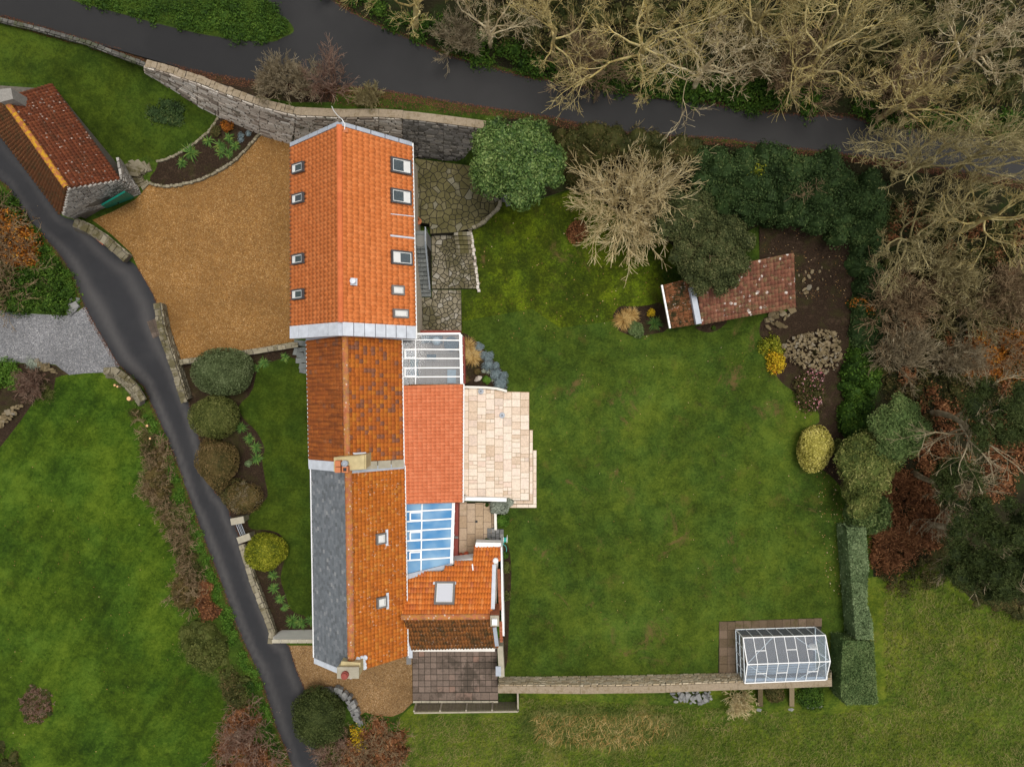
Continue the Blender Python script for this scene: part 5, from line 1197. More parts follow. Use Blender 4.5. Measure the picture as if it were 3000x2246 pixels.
mb = MB(); P = [Vector((p.x, p.y)) for p in Q2]; c = sum(P, Vector((0, 0))) / 4; mb.prism([c + Vector(((p - c).x * .45, (p - c).y * .85)) + Vector((.25, 0)) for p in P], -.1, 2.0); mb.build('wall', MAT['stone_rub'], t)
mb = MB(); mb.bar(W(2026, 843, 2.75), W(2046, 949, 2.75), .30, .3); mb.build('parapet_lead', MAT['lead'], t)
mb = MB(); mb.bar(Q2[0] + Vector((-.05, 0, .09)), Q2[1] + Vector((-.05, 0, .09)), .09, .16); mb.build('verge_board', MAT['white'], t)
# ---------------------------------------------------------------- retaining wall of the road
def wall_run(name, label, base, top, th, mat, ch, sl, budget, coremat=None, cap=None, caplen=.9, cat='wall', back=None, stones=True, capover=.0, capth=.12):
    """base/top: world polylines of the visible face; th: thickness away from it"""
    t = thing(name, label, cat, base[len(base) // 2]); mb = MB(); n = len(base)
    for i in range(n - 1):
        d = (top[i + 1] - top[i]); d.z = 0
        o = d.cross(Vector((0, 0, 1))).normalized() * th
        if back is not None and o.dot(back) < 0: o = -o
        mb.hexa([base[i], base[i + 1], base[i + 1] + o, base[i] + o], [top[i], top[i + 1], top[i + 1] + o, top[i] + o])
    mb.build('core', coremat or MAT['mortar'], t)
    if stones:
        st = Stones(t, mat, budget)
        for i in range(n - 1): stone_face(st, base[i], base[i + 1], top[i + 1], top[i], ch, sl, .13)
        st.flush()
    if cap is not None:
        cs = Stones(t, cap, 300, 'coping_stone')
        for i in range(n - 1):
            d = (top[i + 1] - top[i]); dh = d.copy(); dh.z = 0
            o = dh.cross(Vector((0, 0, 1))).normalized()
            if back is not None and o.dot(back) < 0: o = -o
            L = d.length; u = d.normalized(); w3 = u.cross(o).normalized(); M = Matrix((u, o, w3 if w3.z > 0 else -w3)).transposed()
            if caplen > .8:
                m = max(1, int(round(L / caplen)))
                for k in range(m):
                    a_, b_ = top[i].lerp(top[i + 1], k / m), top[i].lerp(top[i + 1], (k + 1) / m - .003); c0 = MB(); z = Vector((0, 0, capth + random.uniform(0, .006))); j = o * random.uniform(-.012, .012)
                    c0.hexa([a_ + j, b_ + j, b_ + o * th + j, a_ + o * th + j], [a_ + j + z, b_ + j + z, b_ + o * th + j + z, a_ + o * th + j + z], 0.0); c0.build('coping_stone', cap, t)
            else:
                x = 0
                while x < L:
                    w_ = caplen * random.uniform(.5, 1.5)
                    if random.random() < .45:
                        for q in (.26, .74): cs.add(top[i] + u * (x + w_ / 2) + o * th * (q + random.uniform(-.05, .05)) + Vector((0, 0, capth * .3)), (w_ * 1.05, th * .54, capth * random.uniform(1.2, 2.2)), M, random.randrange(99))
                    else: cs.add(top[i] + u * (x + w_ / 2) + o * th * random.uniform(.45, .55) + Vector((0, 0, capth * .3)), (w_ * 1.05, th * random.uniform(.9, 1.1), capth * random.uniform(1.2, 2.2)), M, random.randrange(99))
                    x += w_
        cs.flush()
    return t
N_ = Vector((0, 1, 0)); S_ = Vector((0, -1, 0))
def gz(p): return hz(*p)
lowb = [(424, 213), (471, 241), (580, 310), (641, 342), (761, 393), (856, 424)]
lowt = [(424, 196), (471, 208), (580, 244), (641, 268), (761, 312), (868, 338)]
wall_run('retaining_wall', 'pale rubble stone retaining wall rising from the upper lawn to the barn', [W(a, b, gz((a, b + 3))) for a, b in lowb], [W(a, b, float(lane_z(a)) + .25) for a, b in lowt], .42, MAT['stone_pale'], .22, .55, 300, cap=MAT['coping'], caplen=.35, back=N_, capth=.06)
wall_run('gable_foot_wall', 'pale stone wall piece behind the barn gable', [W(860, 424, 0), W(1000, 445, 0), W(1110, 455, 0), W(1180, 462, 0)], [W(868, 338, 3.95), W(1000, 344, 4.05), W(1110, 343, 4.1), W(1180, 347, 4.15)], .42, MAT['stone_pale'], .22, .55, 150, cap=MAT['coping'], caplen=3, back=N_, capth=.06)
wall_run('patio_wall', 'dark damp stone retaining wall above the crazy paved patio', [W(1180, 464, 0), W(1225, 468, 0), W(1300, 476, 0), W(1390, 487, 0), W(1500, 520, 0)], [W(1180, 349, 4.15), W(1225, 353, 4.2), W(1300, 362, 4.2), W(1390, 374, 4.25), W(1500, 392, 4.25)], .42, MAT['stone_lane'], .22, .5, 300, cap=MAT['coping'], caplen=3, back=N_, capth=.06)
wall_run('verge_wall', 'thin low mossy wall between the road and the upper lawn', [W(a, b, gz((a, b)) - .1) for a, b in [(-120, 38), (0, 66), (120, 95), (254, 132), (350, 168), (430, 198)]], [W(a, b - 3, gz((a, b)) + .35) for a, b in [(-120, 38), (0, 66), (120, 95), (254, 132), (350, 168), (430, 198)]], .20, MAT['verge_stone'], .2, .3, 120, coremat=MAT['mortar_dk'], cap=MAT['verge_stone'], caplen=.3, back=N_, capth=.08)
# ---------------------------------------------------------------- south garden wall
bx = [(1461, 1984), (1700, 1982), (1950, 1977), (2161, 1971), (2300, 1969), (2436, 1962)]; tx = [(1459, 2008), (1700, 2010), (1950, 2006), (2161, 1998), (2300, 1993), (2436, 1988)]
wall_run('garden_wall', 'long buff stone wall along the foot of the big lawn', [W(a, b, 0) for a, b in bx], [W(a, b, 1.25) for a, b in tx], .40, MAT['stone_south'], .13, .30, 300, cap=MAT['coping'], caplen=3.2, back=S_, capth=.05)
for i, (x, lab) in enumerate(((2228, 'stone buttress below the greenhouse, nearer the bare shrub'), (2320, 'stone buttress below the greenhouse, nearer the box hedge'))):
    t = thing('buttress', lab, 'buttress', W(x, 2060, -.5), 'buttresses of the garden wall'); mb = MB()
    a = [W(x - 8, 2012, 1.1), W(x + 7, 2012, 1.1)]; mb.hexa([W(x - 8, 2003, -.7), W(x + 8, 2003, -.7), W(x + 8, 2074, -.7), W(x - 8, 2074, -.7)], [W(x - 7, 2006, 1.05), W(x + 7, 2006, 1.05), W(x + 7, 2066, .0), W(x - 7, 2066, .0)]); mb.build('shaft', MAT['stone_rub'], t)
    st = Stones(t, MAT['stone_grey'], 10, shapes=RROCKS); st.add(W(x - 4, 2076, -.4), (.34, .34, .3), Matrix.Identity(3), i); st.add(W(x + 5, 2074, -.45), (.24, .24, .2), Matrix.Identity(3), i + 3); st.flush()
# ---------------------------------------------------------------- walls by the lane
wall_run('court_wall', 'low mossy stone wall between the outbuilding and the court entrance', [W(a, b, 0) for a, b in [(228, 652), (280, 672), (330, 705), (388, 752)]], [W(a, b, .75) for a, b in [(222, 640), (272, 662), (318, 694), (376, 746)]], .5, MAT['stone_wl'], .2, .35, 120, cap=MAT['stone_moss'], caplen=.28, back=Vector((-1, -1, 0)), capth=.08)
t = thing('brick_strip', 'row of red bricks set along the lane side of the low mossy wall', 'bricks', W(285, 690, 0))
for i in range(13):
    f = i / 12; c = W(258 + 50 * f, 668 + 44 * f, .3); M = Matrix.Rotation(math.radians(-41), 3, 'Z'); mb = MB(); mb.box(c, (.085, .30, .3), M, 0.0); mb.build('brick', MAT['brick'], t)
L1 = [(484, 892), (497, 960), (516, 1020), (531, 1060), (545, 1110), (562, 1165)]; L1t = [(470, 886), (480, 956), (499, 1018), (514, 1060), (530, 1112), (548, 1170)]
wall_run('lane_wall', 'light stone wall dividing the gravel court from the lane', [W(a, b, 0) for a, b in L1], [W(a, b, .85) for a, b in L1t], .38, MAT['stone_wl'], .16, .32, 200, cap=MAT['stone_moss'], caplen=.28, back=Vector((-1, 0, 0)), capth=.07)
wall_run('bed_wall', 'thin stone wall closing the lower side of the gravel court', [W(a, b, 0) for a, b in [(528, 1056), (640, 1040), (760, 1022), (865, 1004)]], [W(a, b, .5) for a, b in [(526, 1056), (640, 1040), (760, 1022), (865, 1004)]], .26, MAT['stone_wl'], .2, .35, 90, cap=MAT['stone_wl'], caplen=.35, back=S_, capth=.06)
wall_run('front_garden_wall', 'low stone wall along the lane below the yellow ball shrub', [W(a, b, 0) for a, b in [(722, 1590), (752, 1690), (790, 1790), (812, 1850), (808, 1876)]], [W(a, b, .55) for a, b in [(714, 1592), (743, 1692), (782, 1792), (804, 1852), (800, 1880)]], .3, MAT['stone_wl'], .18, .3, 120, cap=MAT['stone_wl'], caplen=.3, back=Vector((-1, 0, 0)), capth=.06)
t = thing('white_wall', 'white rendered wall joining the lane wall to the slate cottage', 'wall', W(860, 1860, 0)); mb = MB()
mb.hexa([W(826, 1845, 0), W(925, 1843, 0), W(925, 1851, 0), W(800, 1858, 0)], [W(806, 1873, 1.7), W(925, 1873, 1.7), W(925, 1880, 1.7), W(800, 1881, 1.7)]); mb.build('render', MAT['whitewall'], t)
for i in range(5):
    f, g = i / 5, (i + 1) / 5 - .01; mb = MB(); mb.hexa([W(797 + 127 * f, 1872, 1.7), W(797 + 127 * g, 1872, 1.7), W(797 + 127 * g, 1883, 1.7), W(797 + 127 * f, 1883, 1.7)], [W(797 + 127 * f, 1872, 1.78), W(797 + 127 * g, 1872, 1.78), W(797 + 127 * g, 1883, 1.78), W(797 + 127 * f, 1883, 1.78)]); mb.build('coping_stone', MAT['stonecap'], t)
for (x, y, lab, a) in ((697, 1524, 'stone gate pillar next to the twiggy bush', .18), (716, 1576, 'stone gate pillar next to the yellow ball shrub', .35)):
    c = W(x, y, .9); t = thing('gate_pillar', lab, 'pillar', (c.x, c.y, 0), 'pillars of the lane gate'); M = Matrix.Rotation(a, 3, 'Z'); mb = MB(); mb.box((c.x, c.y, .45), (.62, .30, .9), M); mb.build('shaft', MAT['stone_wl'], t); mb = MB(); mb.box((c.x, c.y, .95), (.76, .38, .1), M); mb.build('cap', MAT['stonecap'], t)
t = thing('lane_gate', 'narrow grey metal gate between the two lane pillars', 'gate', W(708, 1550, 0)); 
for dx in (-7, -1, 8):
    mb = MB(); mb.bar(W(697 + dx, 1531, .75), W(712 + dx, 1568, .75), .03, .04); mb.build('bar', MAT['metal'], t)
mb = MB()
for z in (.2, .5): mb.bar(W(700, 1531, z), W(715, 1568, z), .03, .03)
mb.build('lower_rail', MAT['metal'], t)
# ---------------------------------------------------------------- upper left bed edging and steps
def edging(name, label, pts, z, mat, r=.16, h=.22, n=1.0, cat='edging', budget=120, round_=False, wj=.06):
    P = [G(a, b, 0) for a, b in pts]; t = thing(name, label, cat, P[len(P) // 2]); st = Stones(t, mat, budget, shapes=RROCKS if round_ else ROCKS)
    for i in range(len(P) - 1):
        d = P[i + 1] - P[i]; L = d.length; d.normalize(); x = 0; sd = d.cross(Vector((0, 0, 1)))
        M = Matrix((d, sd, Vector((0, 0, 1)))).transposed()
        while x < L:
            w = r * random.uniform(1.4, 3.0) * n; st.add(P[i] + d * (x + w / 2) + sd * random.uniform(-wj, wj) + Vector((0, 0, z + h / 2 - .05)), (w, r * 2 * random.uniform(.8, 1.2), h * random.uniform(.85, 1.15)), M, random.randrange(100)); x += w * .96
    st.flush(); return t
edging('bed_edging', 'curved stone edging between the gravel court and the fern bed', sp2([(440, 538), (480, 547), (530, 543), (600, 524), (680, 480), (725, 438), (762, 395)], 4), .0, MAT['stone_wl'], .075, .26, wj=.03)
edging('lawn_edging', 'stone kerb between the upper lawn and the fern bed', sp2([(458, 474), (505, 460), (560, 428), (612, 386), (640, 345)], 4), .0, MAT['stone_wl'], .07, .14, wj=.03)
t = thing('fan_steps', 'fan of weathered stone steps beside the outbuilding gable', 'steps', W(415, 505, .3))
st = Stones(t, MAT['stone_moss'], 60, 'tread')
for i, (ang, r0_, r1_, z) in enumerate(((172, 30, 92, .62), (160, 28, 96, .58), (149, 26, 88, .52), (138, 24, 84, .46), (127, 22, 76, .40), (116, 22, 66, .34), (104, 20, 58, .28), (185, 26, 60, .34), (200, 24, 58, .26), (216, 22, 54, .18), (232, 18, 50, .1))):
    a_ = math.radians(ang); rm = (r0_ + r1_) / 2; c = W(447 + rm * math.cos(a_), 520 - rm * math.sin(a_) * .85, z * .5)
    st.add(c, ((r1_ - r0_) * .02, .26, max(.2, z)), Matrix.Rotation(math.atan2(math.sin(a_) * .85, math.cos(a_)), 3, 'Z'), i)
st.flush()
# ---------------------------------------------------------------- crazy paving east of the barn
def platform(name, poly, z, mat, zb=-.1):
    mb = MB(); mb.prism([tuple(W(a, b, z)[:2]) for a, b in poly], zb, z - .025); o = mb.build(name, mat); o['kind'] = 'structure'; return o
PU = [(1216, 462), (1254, 469), (1368, 484), (1420, 505), (1448, 542), (1464, 588), (1461, 607), (1443, 628), (1408, 657), (1374, 670), (1332, 681), (1260, 685), (1258, 656), (1218, 651)]
PM = [(1264, 690), (1330, 684), (1336, 740), (1383, 740), (1394, 800), (1399, 845), (1265, 846)]
PL = [(1228, 872), (1265, 871), (1265, 849), (1351, 849), (1352, 974), (1228, 974)]
o = platform('upper_patio', PU, .82, MAT['mortar_dk']); flagstones(o, PU, .82, 150, MAT['flag_dk'], 5)
o = platform('middle_patio', PM, .20, MAT['mortar_dk']); flagstones(o, PM, .20, 105, MAT['flag'], 6)
o = platform('lower_patio', PL, .07, MAT['mortar_dk']); flagstones(o, PL, .07, 85, MAT['flag'], 7)
t = thing('patio_steps', 'five narrow stone steps between the upper and middle patio', 'steps', W(1358, 710, .2))
for i in range(5):
    z = .72 - i * .11; y0 = 677 + i * 13
    for k in range(4):
        x0, x1 = 1330 + i * 1.5 + k * 12.6, 1330 + i * 1.5 + (k + 1) * 12.6 - .6; mb = MB(); mb.hexa([W(x0, y0 + 13, -.05), W(x1, y0 + 13, -.05), W(x1, y0, -.05), W(x0, y0, -.05)], [W(x0, y0 + 13, z), W(x1, y0 + 13, z), W(x1, y0 + 2, z), W(x0, y0 + 2, z)], 0.0); mb.build('tread', MAT['flag_dk'] if k % 3 else MAT['flag'], t)
edging('patio_edging', 'row of whitish stones between the middle patio and the mossy lawn', [(1379, 676), (1386, 720), (1394, 780), (1402, 848)], .08, MAT['stone_pale'], .09, .22, wj=.03)
edging('patio_kerb', 'curved kerb stones round the corner of the upper patio', sp2([(1466, 590), (1462, 610), (1442, 632), (1408, 662), (1376, 673)], 3), .25, MAT['stone_wl'], .10, .3, wj=.02)
wall_run('corner_wall', 'short curved stone wall end below the big evergreen', [G(1448, 540), G(1464, 565), G(1472, 592)], [W(1456, 540, 1.3), W(1473, 565, 1.3), W(1480, 592, 1.25)], .3, MAT['stone_grey'], .2, .3, 40, cap=MAT['stone_grey'], caplen=.22, back=Vector((1, .3, 0)), capth=.05)
# outside stair up to the barn
t = thing('outside_stair', 'blue grey stone stair climbing along the barn wall', 'stair', W(1240, 790, 0)); NS = 12
y0w, y1w = W(0, 869, 0).y, W(0, 716, 2.2).y; xa, xb = W(1227, 860, 0).x, W(1264, 860, 0).x
for i in range(NS):
    z = 2.2 * (i + 1) / NS; ya, yb = y0w + (y1w - y0w) * i / NS, y0w + (y1w - y0w) * (i + 1) / NS
    xs = [xa, xa + (xb - xa) * random.uniform(.35, .65), xb] if i % 3 else [xa, xb]
    mb = MB(); mb.box(((xa + xb) / 2, (ya + yb) / 2, (z - .09) / 2), (xb - xa - .03, yb - ya - .002, z - .09)); mb.build('riser', MAT['mortar_dk'], t)
    for k in range(len(xs) - 1): slab_box(t, xs[k], ya - .03, xs[k + 1], yb, z, MAT['slab_blue'], 'tread', .09, .012, .004)
ye = W(0, 676, 2.2).y; mb = MB(); mb.box(((xa + xb) / 2, (y1w + ye) / 2, 1.07), (xb - xa - .02, ye - y1w, 2.14)); mb.build('landing', MAT['stone_grey'], t)
for k in range(3):
    f0, f1 = (0, .5, .72)[k], (.5, .72, 1)[k]; slab_box(t, xa, y1w + (ye - y1w) * f0, xb, y1w + (ye - y1w) * f1, 2.22, MAT['concrete'] if k == 0 else MAT['slab_blue'], 'landing_slab', .07, .012)
yf = y1w + (ye - y1w) * .25; mb = MB(); mb.lathe(((xa + xb) / 2, yf, 2.225), [(.33, 0), (.33, .012), (.30, .016)], 20); mb.build('round_mat', MAT['concrete'], t)
for dx, zz in ((.02, .9), (-.05, .5)):
    mb = MB(); p = [Vector((xb + dx, ye, 2.2 + zz)), Vector((xb + dx, y1w, 2.2 + zz)), Vector((xb + dx, y0w + .3, .1 + zz))]; mb.tube(p, .022, 6); mb.build('handrail', MAT['metal'], t)
for f in (0, .45, 1):
    y = ye + (y0w + .3 - ye) * f; zg = 2.2 if y > y1w else 2.2 * (y - y0w) / (y1w - y0w); mb = MB(); mb.tube([(xb, y, zg), (xb, y, zg + .92)], .022, 6); mb.build('rail_post', MAT['metal'], t)
for (x, y, r) in ((1224, 646, .14), (1228, 652, .17)):
    c = W(x, y, .85); t2 = thing('flower_pot', 'brown clay pot at the foot of the barn wall, ' + ('smaller one' if r < .15 else 'larger one'), 'pot', c, 'pots by the barn wall'); mb = MB(); mb.lathe(c, [(r * .65, 0), (r, .26), (r * 1.08, .27), (r * 1.08, .32), (r * .85, .32), (r * .8, .24), (.02, .24)], 14); mb.build('body', MAT['terracotta'], t2)
# blue flags at the corner of the barn
t = thing('stepping_stones', 'blue grey stone slabs climbing between the gravel and the cottage corner', 'paving', W(885, 1030, 0)); st = Stones(t, MAT['slab_blue'], 40)
for (x, y, w, h) in ((875, 1004, .6, .35), (893, 1006, .35, .35), (884, 1024, .6, .3), (868, 1030, .35, .45), (880, 1040, .45, .35), (897, 1036, .3, .5), (876, 1056, .4, .35), (890, 1054, .4, .35), (884, 1072, .35, .35), (896, 1072, .3, .35), (886, 1086, .35, .3), (897, 1088, .3, .3), (866, 1010, .3, .4)):
    st.add(W(x, y, .12), (w, h, .16), Matrix.Rotation(random.uniform(-.2, .2), 3, 'Z'), random.randrange(90))
st.flush()
# ---------------------------------------------------------------- sandstone terrace
ZT = .34
o = platform('terrace', [(1355, 1136), (1420, 1138), (1484, 1146), (1551, 1148), (1549, 1465), (1355, 1463)], ZT, MAT['sandjoint'])
a, b = W(1355, 1138, ZT), W(1550, 1465, ZT); cols = [0, .092] + [.092 + (1 - .092) * i / 7 for i in range(1, 8)]
for ci in range(8):
    x0, x1 = a.x + (b.x - a.x) * cols[ci], a.x + (b.x - a.x) * cols[ci + 1]; ytop = W(0, (1139, 1137, 1139, 1141, 1144, 1148, 1148, 1149)[ci], ZT).y; y = ytop; u = .435
    while y > b.y + .05:
        h = u * random.choice([.5, .5, .72, 1, 1, 1, 1.5, 1.5]); y2 = max(y - h, b.y)
        if y2 - b.y < .12: y2 = b.y
        if abs(h - u * .5) < .01 and random.random() < .5 and y2 > b.y:
            xm = (x0 + x1) / 2; slab_box(o, x0, y2, xm, y, ZT, MAT['sand']); slab_box(o, xm, y2, x1, y, ZT, MAT['sand'])
        else: slab_box(o, x0, y2, x1, y, ZT, MAT['sand'])
        y = y2
o = platform('terrace_step', [(1551, 1259), (1561, 1259), (1560, 1475), (1480, 1475), (1480, 1466), (1549, 1466)], .22, MAT['sandjoint'])
def slab_strip(o, xa, ya, xb, yb, z, mat, n, name='slab'):
    p, q = W(xa, ya, z), W(xb, yb, z); hor = abs(q.x - p.x) > abs(q.y - p.y); fs = [0]
    while fs[-1] < 1: fs.append(min(1, fs[-1] + random.choice([.6, 1, 1, 1.5]) / n))
    if len(fs) > 2 and fs[-1] - fs[-2] < .3 / n: fs.pop(-2)
    for i in range(len(fs) - 1):
        if hor: slab_box(o, p.x + (q.x - p.x) * fs[i], p.y, p.x + (q.x - p.x) * fs[i + 1], q.y, z, mat, name)
        else: slab_box(o, p.x, p.y + (q.y - p.y) * fs[i], q.x, p.y + (q.y - p.y) * fs[i + 1], z, mat, name)
slab_strip(o, 1551, 1260, 1561, 1466, .23, MAT['sand'], 9); slab_strip(o, 1482, 1466, 1561, 1475, .23, MAT['sand'], 4)
o = platform('terrace_lower_step', [(1561, 1318), (1572, 1318), (1571, 1487), (1475, 1487), (1475, 1476), (1560, 1476)], .11, MAT['sandjoint'])
slab_strip(o, 1561.5, 1319, 1572, 1476, .12, MAT['sand'], 7); slab_strip(o, 1478, 1476, 1572, 1487, .12, MAT['sand'], 4)
def white_wall(name, label, pts, z0, z1, w):
    t = thing(name, label, 'wall', W(*pts[len(pts) // 2], 0)); mb = MB(); P = [W(a, b, z1) for a, b in pts]
    for i in range(len(P) - 1):
        d = (P[i + 1] - P[i]).normalized(); s = d.cross(Vector((0, 0, 1))) * w / 2; e = d * .0
        mb.hexa([(P[i] + s).xy.to_3d() + Vector((0, 0, z0)), (P[i + 1] + s).xy.to_3d() + Vector((0, 0, z0)), (P[i + 1] - s).xy.to_3d() + Vector((0, 0, z0)), (P[i] - s).xy.to_3d() + Vector((0, 0, z0))], [P[i] + s, P[i + 1] + s, P[i + 1] - s, P[i] - s])
    mb.build('render', MAT['white'] if w > .18 else MAT['whitewall'], t); return t
white_wall('terrace_wall', 'straight white wall at the lower end of the sandstone terrace', [(1352, 1461), (1418, 1462), (1484, 1464)], -.1, .8, .2)
white_wall('curved_wall', 'thin curved whitish wall at the upper end of the sandstone terrace', [(1353, 1133), (1390, 1134), (1425, 1135), (1455, 1138), (1472, 1142), (1485, 1146)], -.1, .6, .13)
for (x, y, lab) in ((1409, 1146, 'round grey parasol base near the curved wall'), (1471, 1216, 'round grey parasol base in the middle of the terrace')):
    c = W(x, y, ZT); t = thing('parasol_base', lab, 'parasol base', c, 'parasol bases on the terrace'); mb = MB(); mb.lathe(c + Vector((0, 0, .005)), [(.165, 0), (.165, .05), (.14, .07), (.05, .075)], 22); mb.build('disc', MAT['lead'], t)
    mb = MB(); mb.lathe(c + Vector((0, 0, .07)), [(.035, 0), (.035, .12), (.02, .12), (.02, .1)], 10); mb.build('socket', MAT['black'], t)
# ---------------------------------------------------------------- little court beside the blue conservatory
PC = [(1343, 1470), (1450, 1470), (1450, 1545), (1428, 1545), (1428, 1588), (1392, 1588), (1390, 1636), (1340, 1636)]
o = platform('court', PC, .05, MAT['mortar_dk']); colx = [1343, 1368, 1392, 1416, 1440, 1450]
for ci in range(5):
    y = 1470 + (0, 4, 2, 3, 0)[ci]; first = True
    while y < 1636:
        h = 36 if not first else (4, 18, 4, 19, 30)[ci]; first = False; y1 = min(y + h, 1636); x0, x1 = colx[ci], colx[ci + 1]
        if x0 >= 1392 and y1 > 1588: y1 = 1588
        if x0 >= 1428 and y1 > 1545: y1 = 1545
        if x0 == 1416 and y1 > 1545 and y >= 1540: x1 = 1428
        if y1 - y < 3: break
        p, q = W(x0, y, .06), W(x1, y1, .06); slab_box(o, p.x, q.y, q.x, p.y, .06, MAT['sand_dk']); y = y1
        if (x0 >= 1428 and y >= 1545) or (x0 >= 1392 and y >= 1588): break
mb = MB(); mb.box(W(1396, 1527, .075), (.13, .13, .02)); tag(mb.build('drain_grate', MAT['black']), 'small square dark drain grate in the court paving', 'grate')
t = thing('court_steps', 'grey stone steps from the little court to the lawn', 'steps', W(1450, 1565, 0))
for i in range(4):
    for k in range(3):
        p, q = W(1427 + i * 12.3, 1546 + (3 if i > 1 else 0) + k * 13, .06 + i * .03), W(1427 + (i + 1) * 12.3 - .5, 1546 + (3 if i > 1 else 0) + (k + 1) * 13 - .3, .06 + i * .03); slab_box(t, p.x, q.y, q.x, p.y, .10 + i * .045, MAT['stone_grey'], 'tread', .12, .01)
white_wall('step_wall', 'short white wall beside the silver shrub and the grey steps', [(1451, 1498), (1452, 1552)], -.1, .7, .14)
for (x, y, lab) in ((1351, 1626, 'orange gas cylinder nearer the red sill wall'), (1366, 1622, 'orange gas cylinder further from the red sill wall')):
    c = W(x, y, .06); t = thing('gas_cylinder', lab, 'gas cylinder', c, 'gas cylinders in the court'); mb = MB(); mb.lathe(c, [(.14, 0), (.16, .04), (.16, .6), (.13, .72), (.05, .76)], 16); mb.build('body', MAT['orange_gas'], t, smooth=True)
    mb = MB(); mb.lathe(c + Vector((0, 0, .72)), [(.10, 0), (.105, .14), (.085, .14), (.08, .01)], 14); mb.build('collar', MAT['orange_gas'], t); mb = MB(); mb.lathe(c + Vector((0, 0, .76)), [(.025, 0), (.025, .1)], 8); mb.build('valve', MAT['metal'], t)
c = W(1480, 1580, .3); t = thing('hose_reel', 'turquoise garden hose reel at the edge of the lawn', 'hose reel', (c.x, c.y, 0)); mb = MB(); M = Matrix.Rotation(math.radians(80), 3, 'Y')
for s in (-1, 1):
    mb = MB(); pts = [Vector((c.x + s * .1, c.y + .17 * math.cos(k), .32 + .17 * math.sin(k))) for k in np.linspace(0, 6.283, 17)]; mb.tube(pts, .014, 6, False); mb.build('wheel', MAT['white'], t)
mb = MB()
for k in range(6):
    pts = [Vector((c.x - .075 + k * .03, c.y + .125 * math.cos(q), .32 + .125 * math.sin(q))) for q in np.linspace(0, 6.283, 15)]; mb.tube(pts, .016, 5, False)
mb.build('hose_coil', MAT['turq'], t)
mb = MB(); mb.tube([(c.x - .12, c.y - .2, 0), (c.x - .12, c.y, .34), (c.x - .12, c.y + .2, 0)], .014, 6); mb.tube([(c.x + .12, c.y - .2, 0), (c.x + .12, c.y, .34), (c.x + .12, c.y + .2, 0)], .014, 6); mb.build('stand', MAT['white'], t)
mb = MB(); mb.tube([W(x, y, .05) for x, y in sp2([(1478, 1586), (1470, 1600), (1474, 1594), (1482, 1600), (1484, 1612), (1479, 1618), (1473, 1612)], 4)], .014, 6); mb.build('loose_hose', MAT['turq'], t)
# ---------------------------------------------------------------- tiled yard and its fence
PY = [(1207, 1899), (1456, 1895), (1460, 2052), (1209, 2056)]
o = platform('yard', PY, .06, MAT['mortar_dk'])
A, B, C, D = W(1208, 1888, .06), W(1456, 1886, .06), W(1459, 2026, .06), W(1209, 2028, .06)
for i in range(14):
    for j in range(8):
        p = A.lerp(B, i / 14).lerp(D.lerp(C, i / 14), j / 8); q = A.lerp(B, (i + 1) / 14).lerp(D.lerp(C, (i + 1) / 14), (j + 1) / 8); slab_box(o, p.x, q.y, q.x, p.y, .065, MAT['yard'], 'quarry_tile', .04, .028, .004)
A, B = W(1209, 2029, .06), W(1459, 2027, .06); hgt = W(0, 2029, .06).y - W(0, 2051, .06).y
for i in range(10):
    p = A.lerp(B, i / 10); q = A.lerp(B, (i + 1) / 10); slab_box(o, p.x, p.y - hgt, q.x, p.y, .065, MAT['yard'], 'slab', .04, .015, .004)
t = thing('yard_kerb', 'pale kerb stones at the foot of the yard fence', 'kerb', W(1340, 2054, 0))
for i in range(10):
    mb = MB(); mb.hexa([W(1210 + i * 25, 2052, -.3), W(1234 + i * 25, 2052, -.3), W(1234 + i * 25, 2058, -.3), W(1210 + i * 25, 2058, -.3)], [W(1210 + i * 25, 2052, .1), W(1234 + i * 25, 2052, .1), W(1234 + i * 25, 2058, .1), W(1210 + i * 25, 2058, .1)], 0.0); mb.build('kerb_stone', MAT['stonecap'], t)
t = thing('yard_fence', 'grey boarded fence along the field side of the tiled yard', 'fence', W(1365, 2070, -.5))
fa, fb = W(1213, 2087, 1.0), W(1518, 2083, 1.0); fc = W(1517, 2026, 1.0); zlow = -.45
mb = MB(); L = fb - fa; nb = 60
for i in range(nb):
    p, q = fa.lerp(fb, i / nb), fa.lerp(fb, (i + .88) / nb); j = random.uniform(-.008, .008); mb.bar(Vector((p.x, p.y + .05 + j, (zlow + .95) / 2)), Vector((q.x, q.y + .05 + j, (zlow + .95) / 2)), .02, .95 - zlow)
o = mb.build('boards', MAT['wood_grey'], t); o['kind'] = 'stuff'
mb = MB(); nb = 12
for i in range(nb):
    p, q = fb.lerp(fc, i / nb), fb.lerp(fc, (i + .88) / nb); mb.bar(Vector((p.x - .05, p.y, (zlow + .95) / 2)), Vector((q.x - .05, q.y, (zlow + .95) / 2)), .02, .95 - zlow)
o = mb.build('boards', MAT['wood_grey'], t); o['kind'] = 'stuff'
for p, q in ((fa, fb), (fb, fc)):
    mb = MB(); mb.bar(p, q, .08, .06); mb.build('top_rail', MAT['wood_pale'], t)
for f in (0, .25, .5, .75, 1):
    p = fa.lerp(fb, f); mb = MB(); mb.box((p.x, p.y + .1, .28), (.09, .09, 1.5)); mb.build('post', MAT['wood_pale'], t)
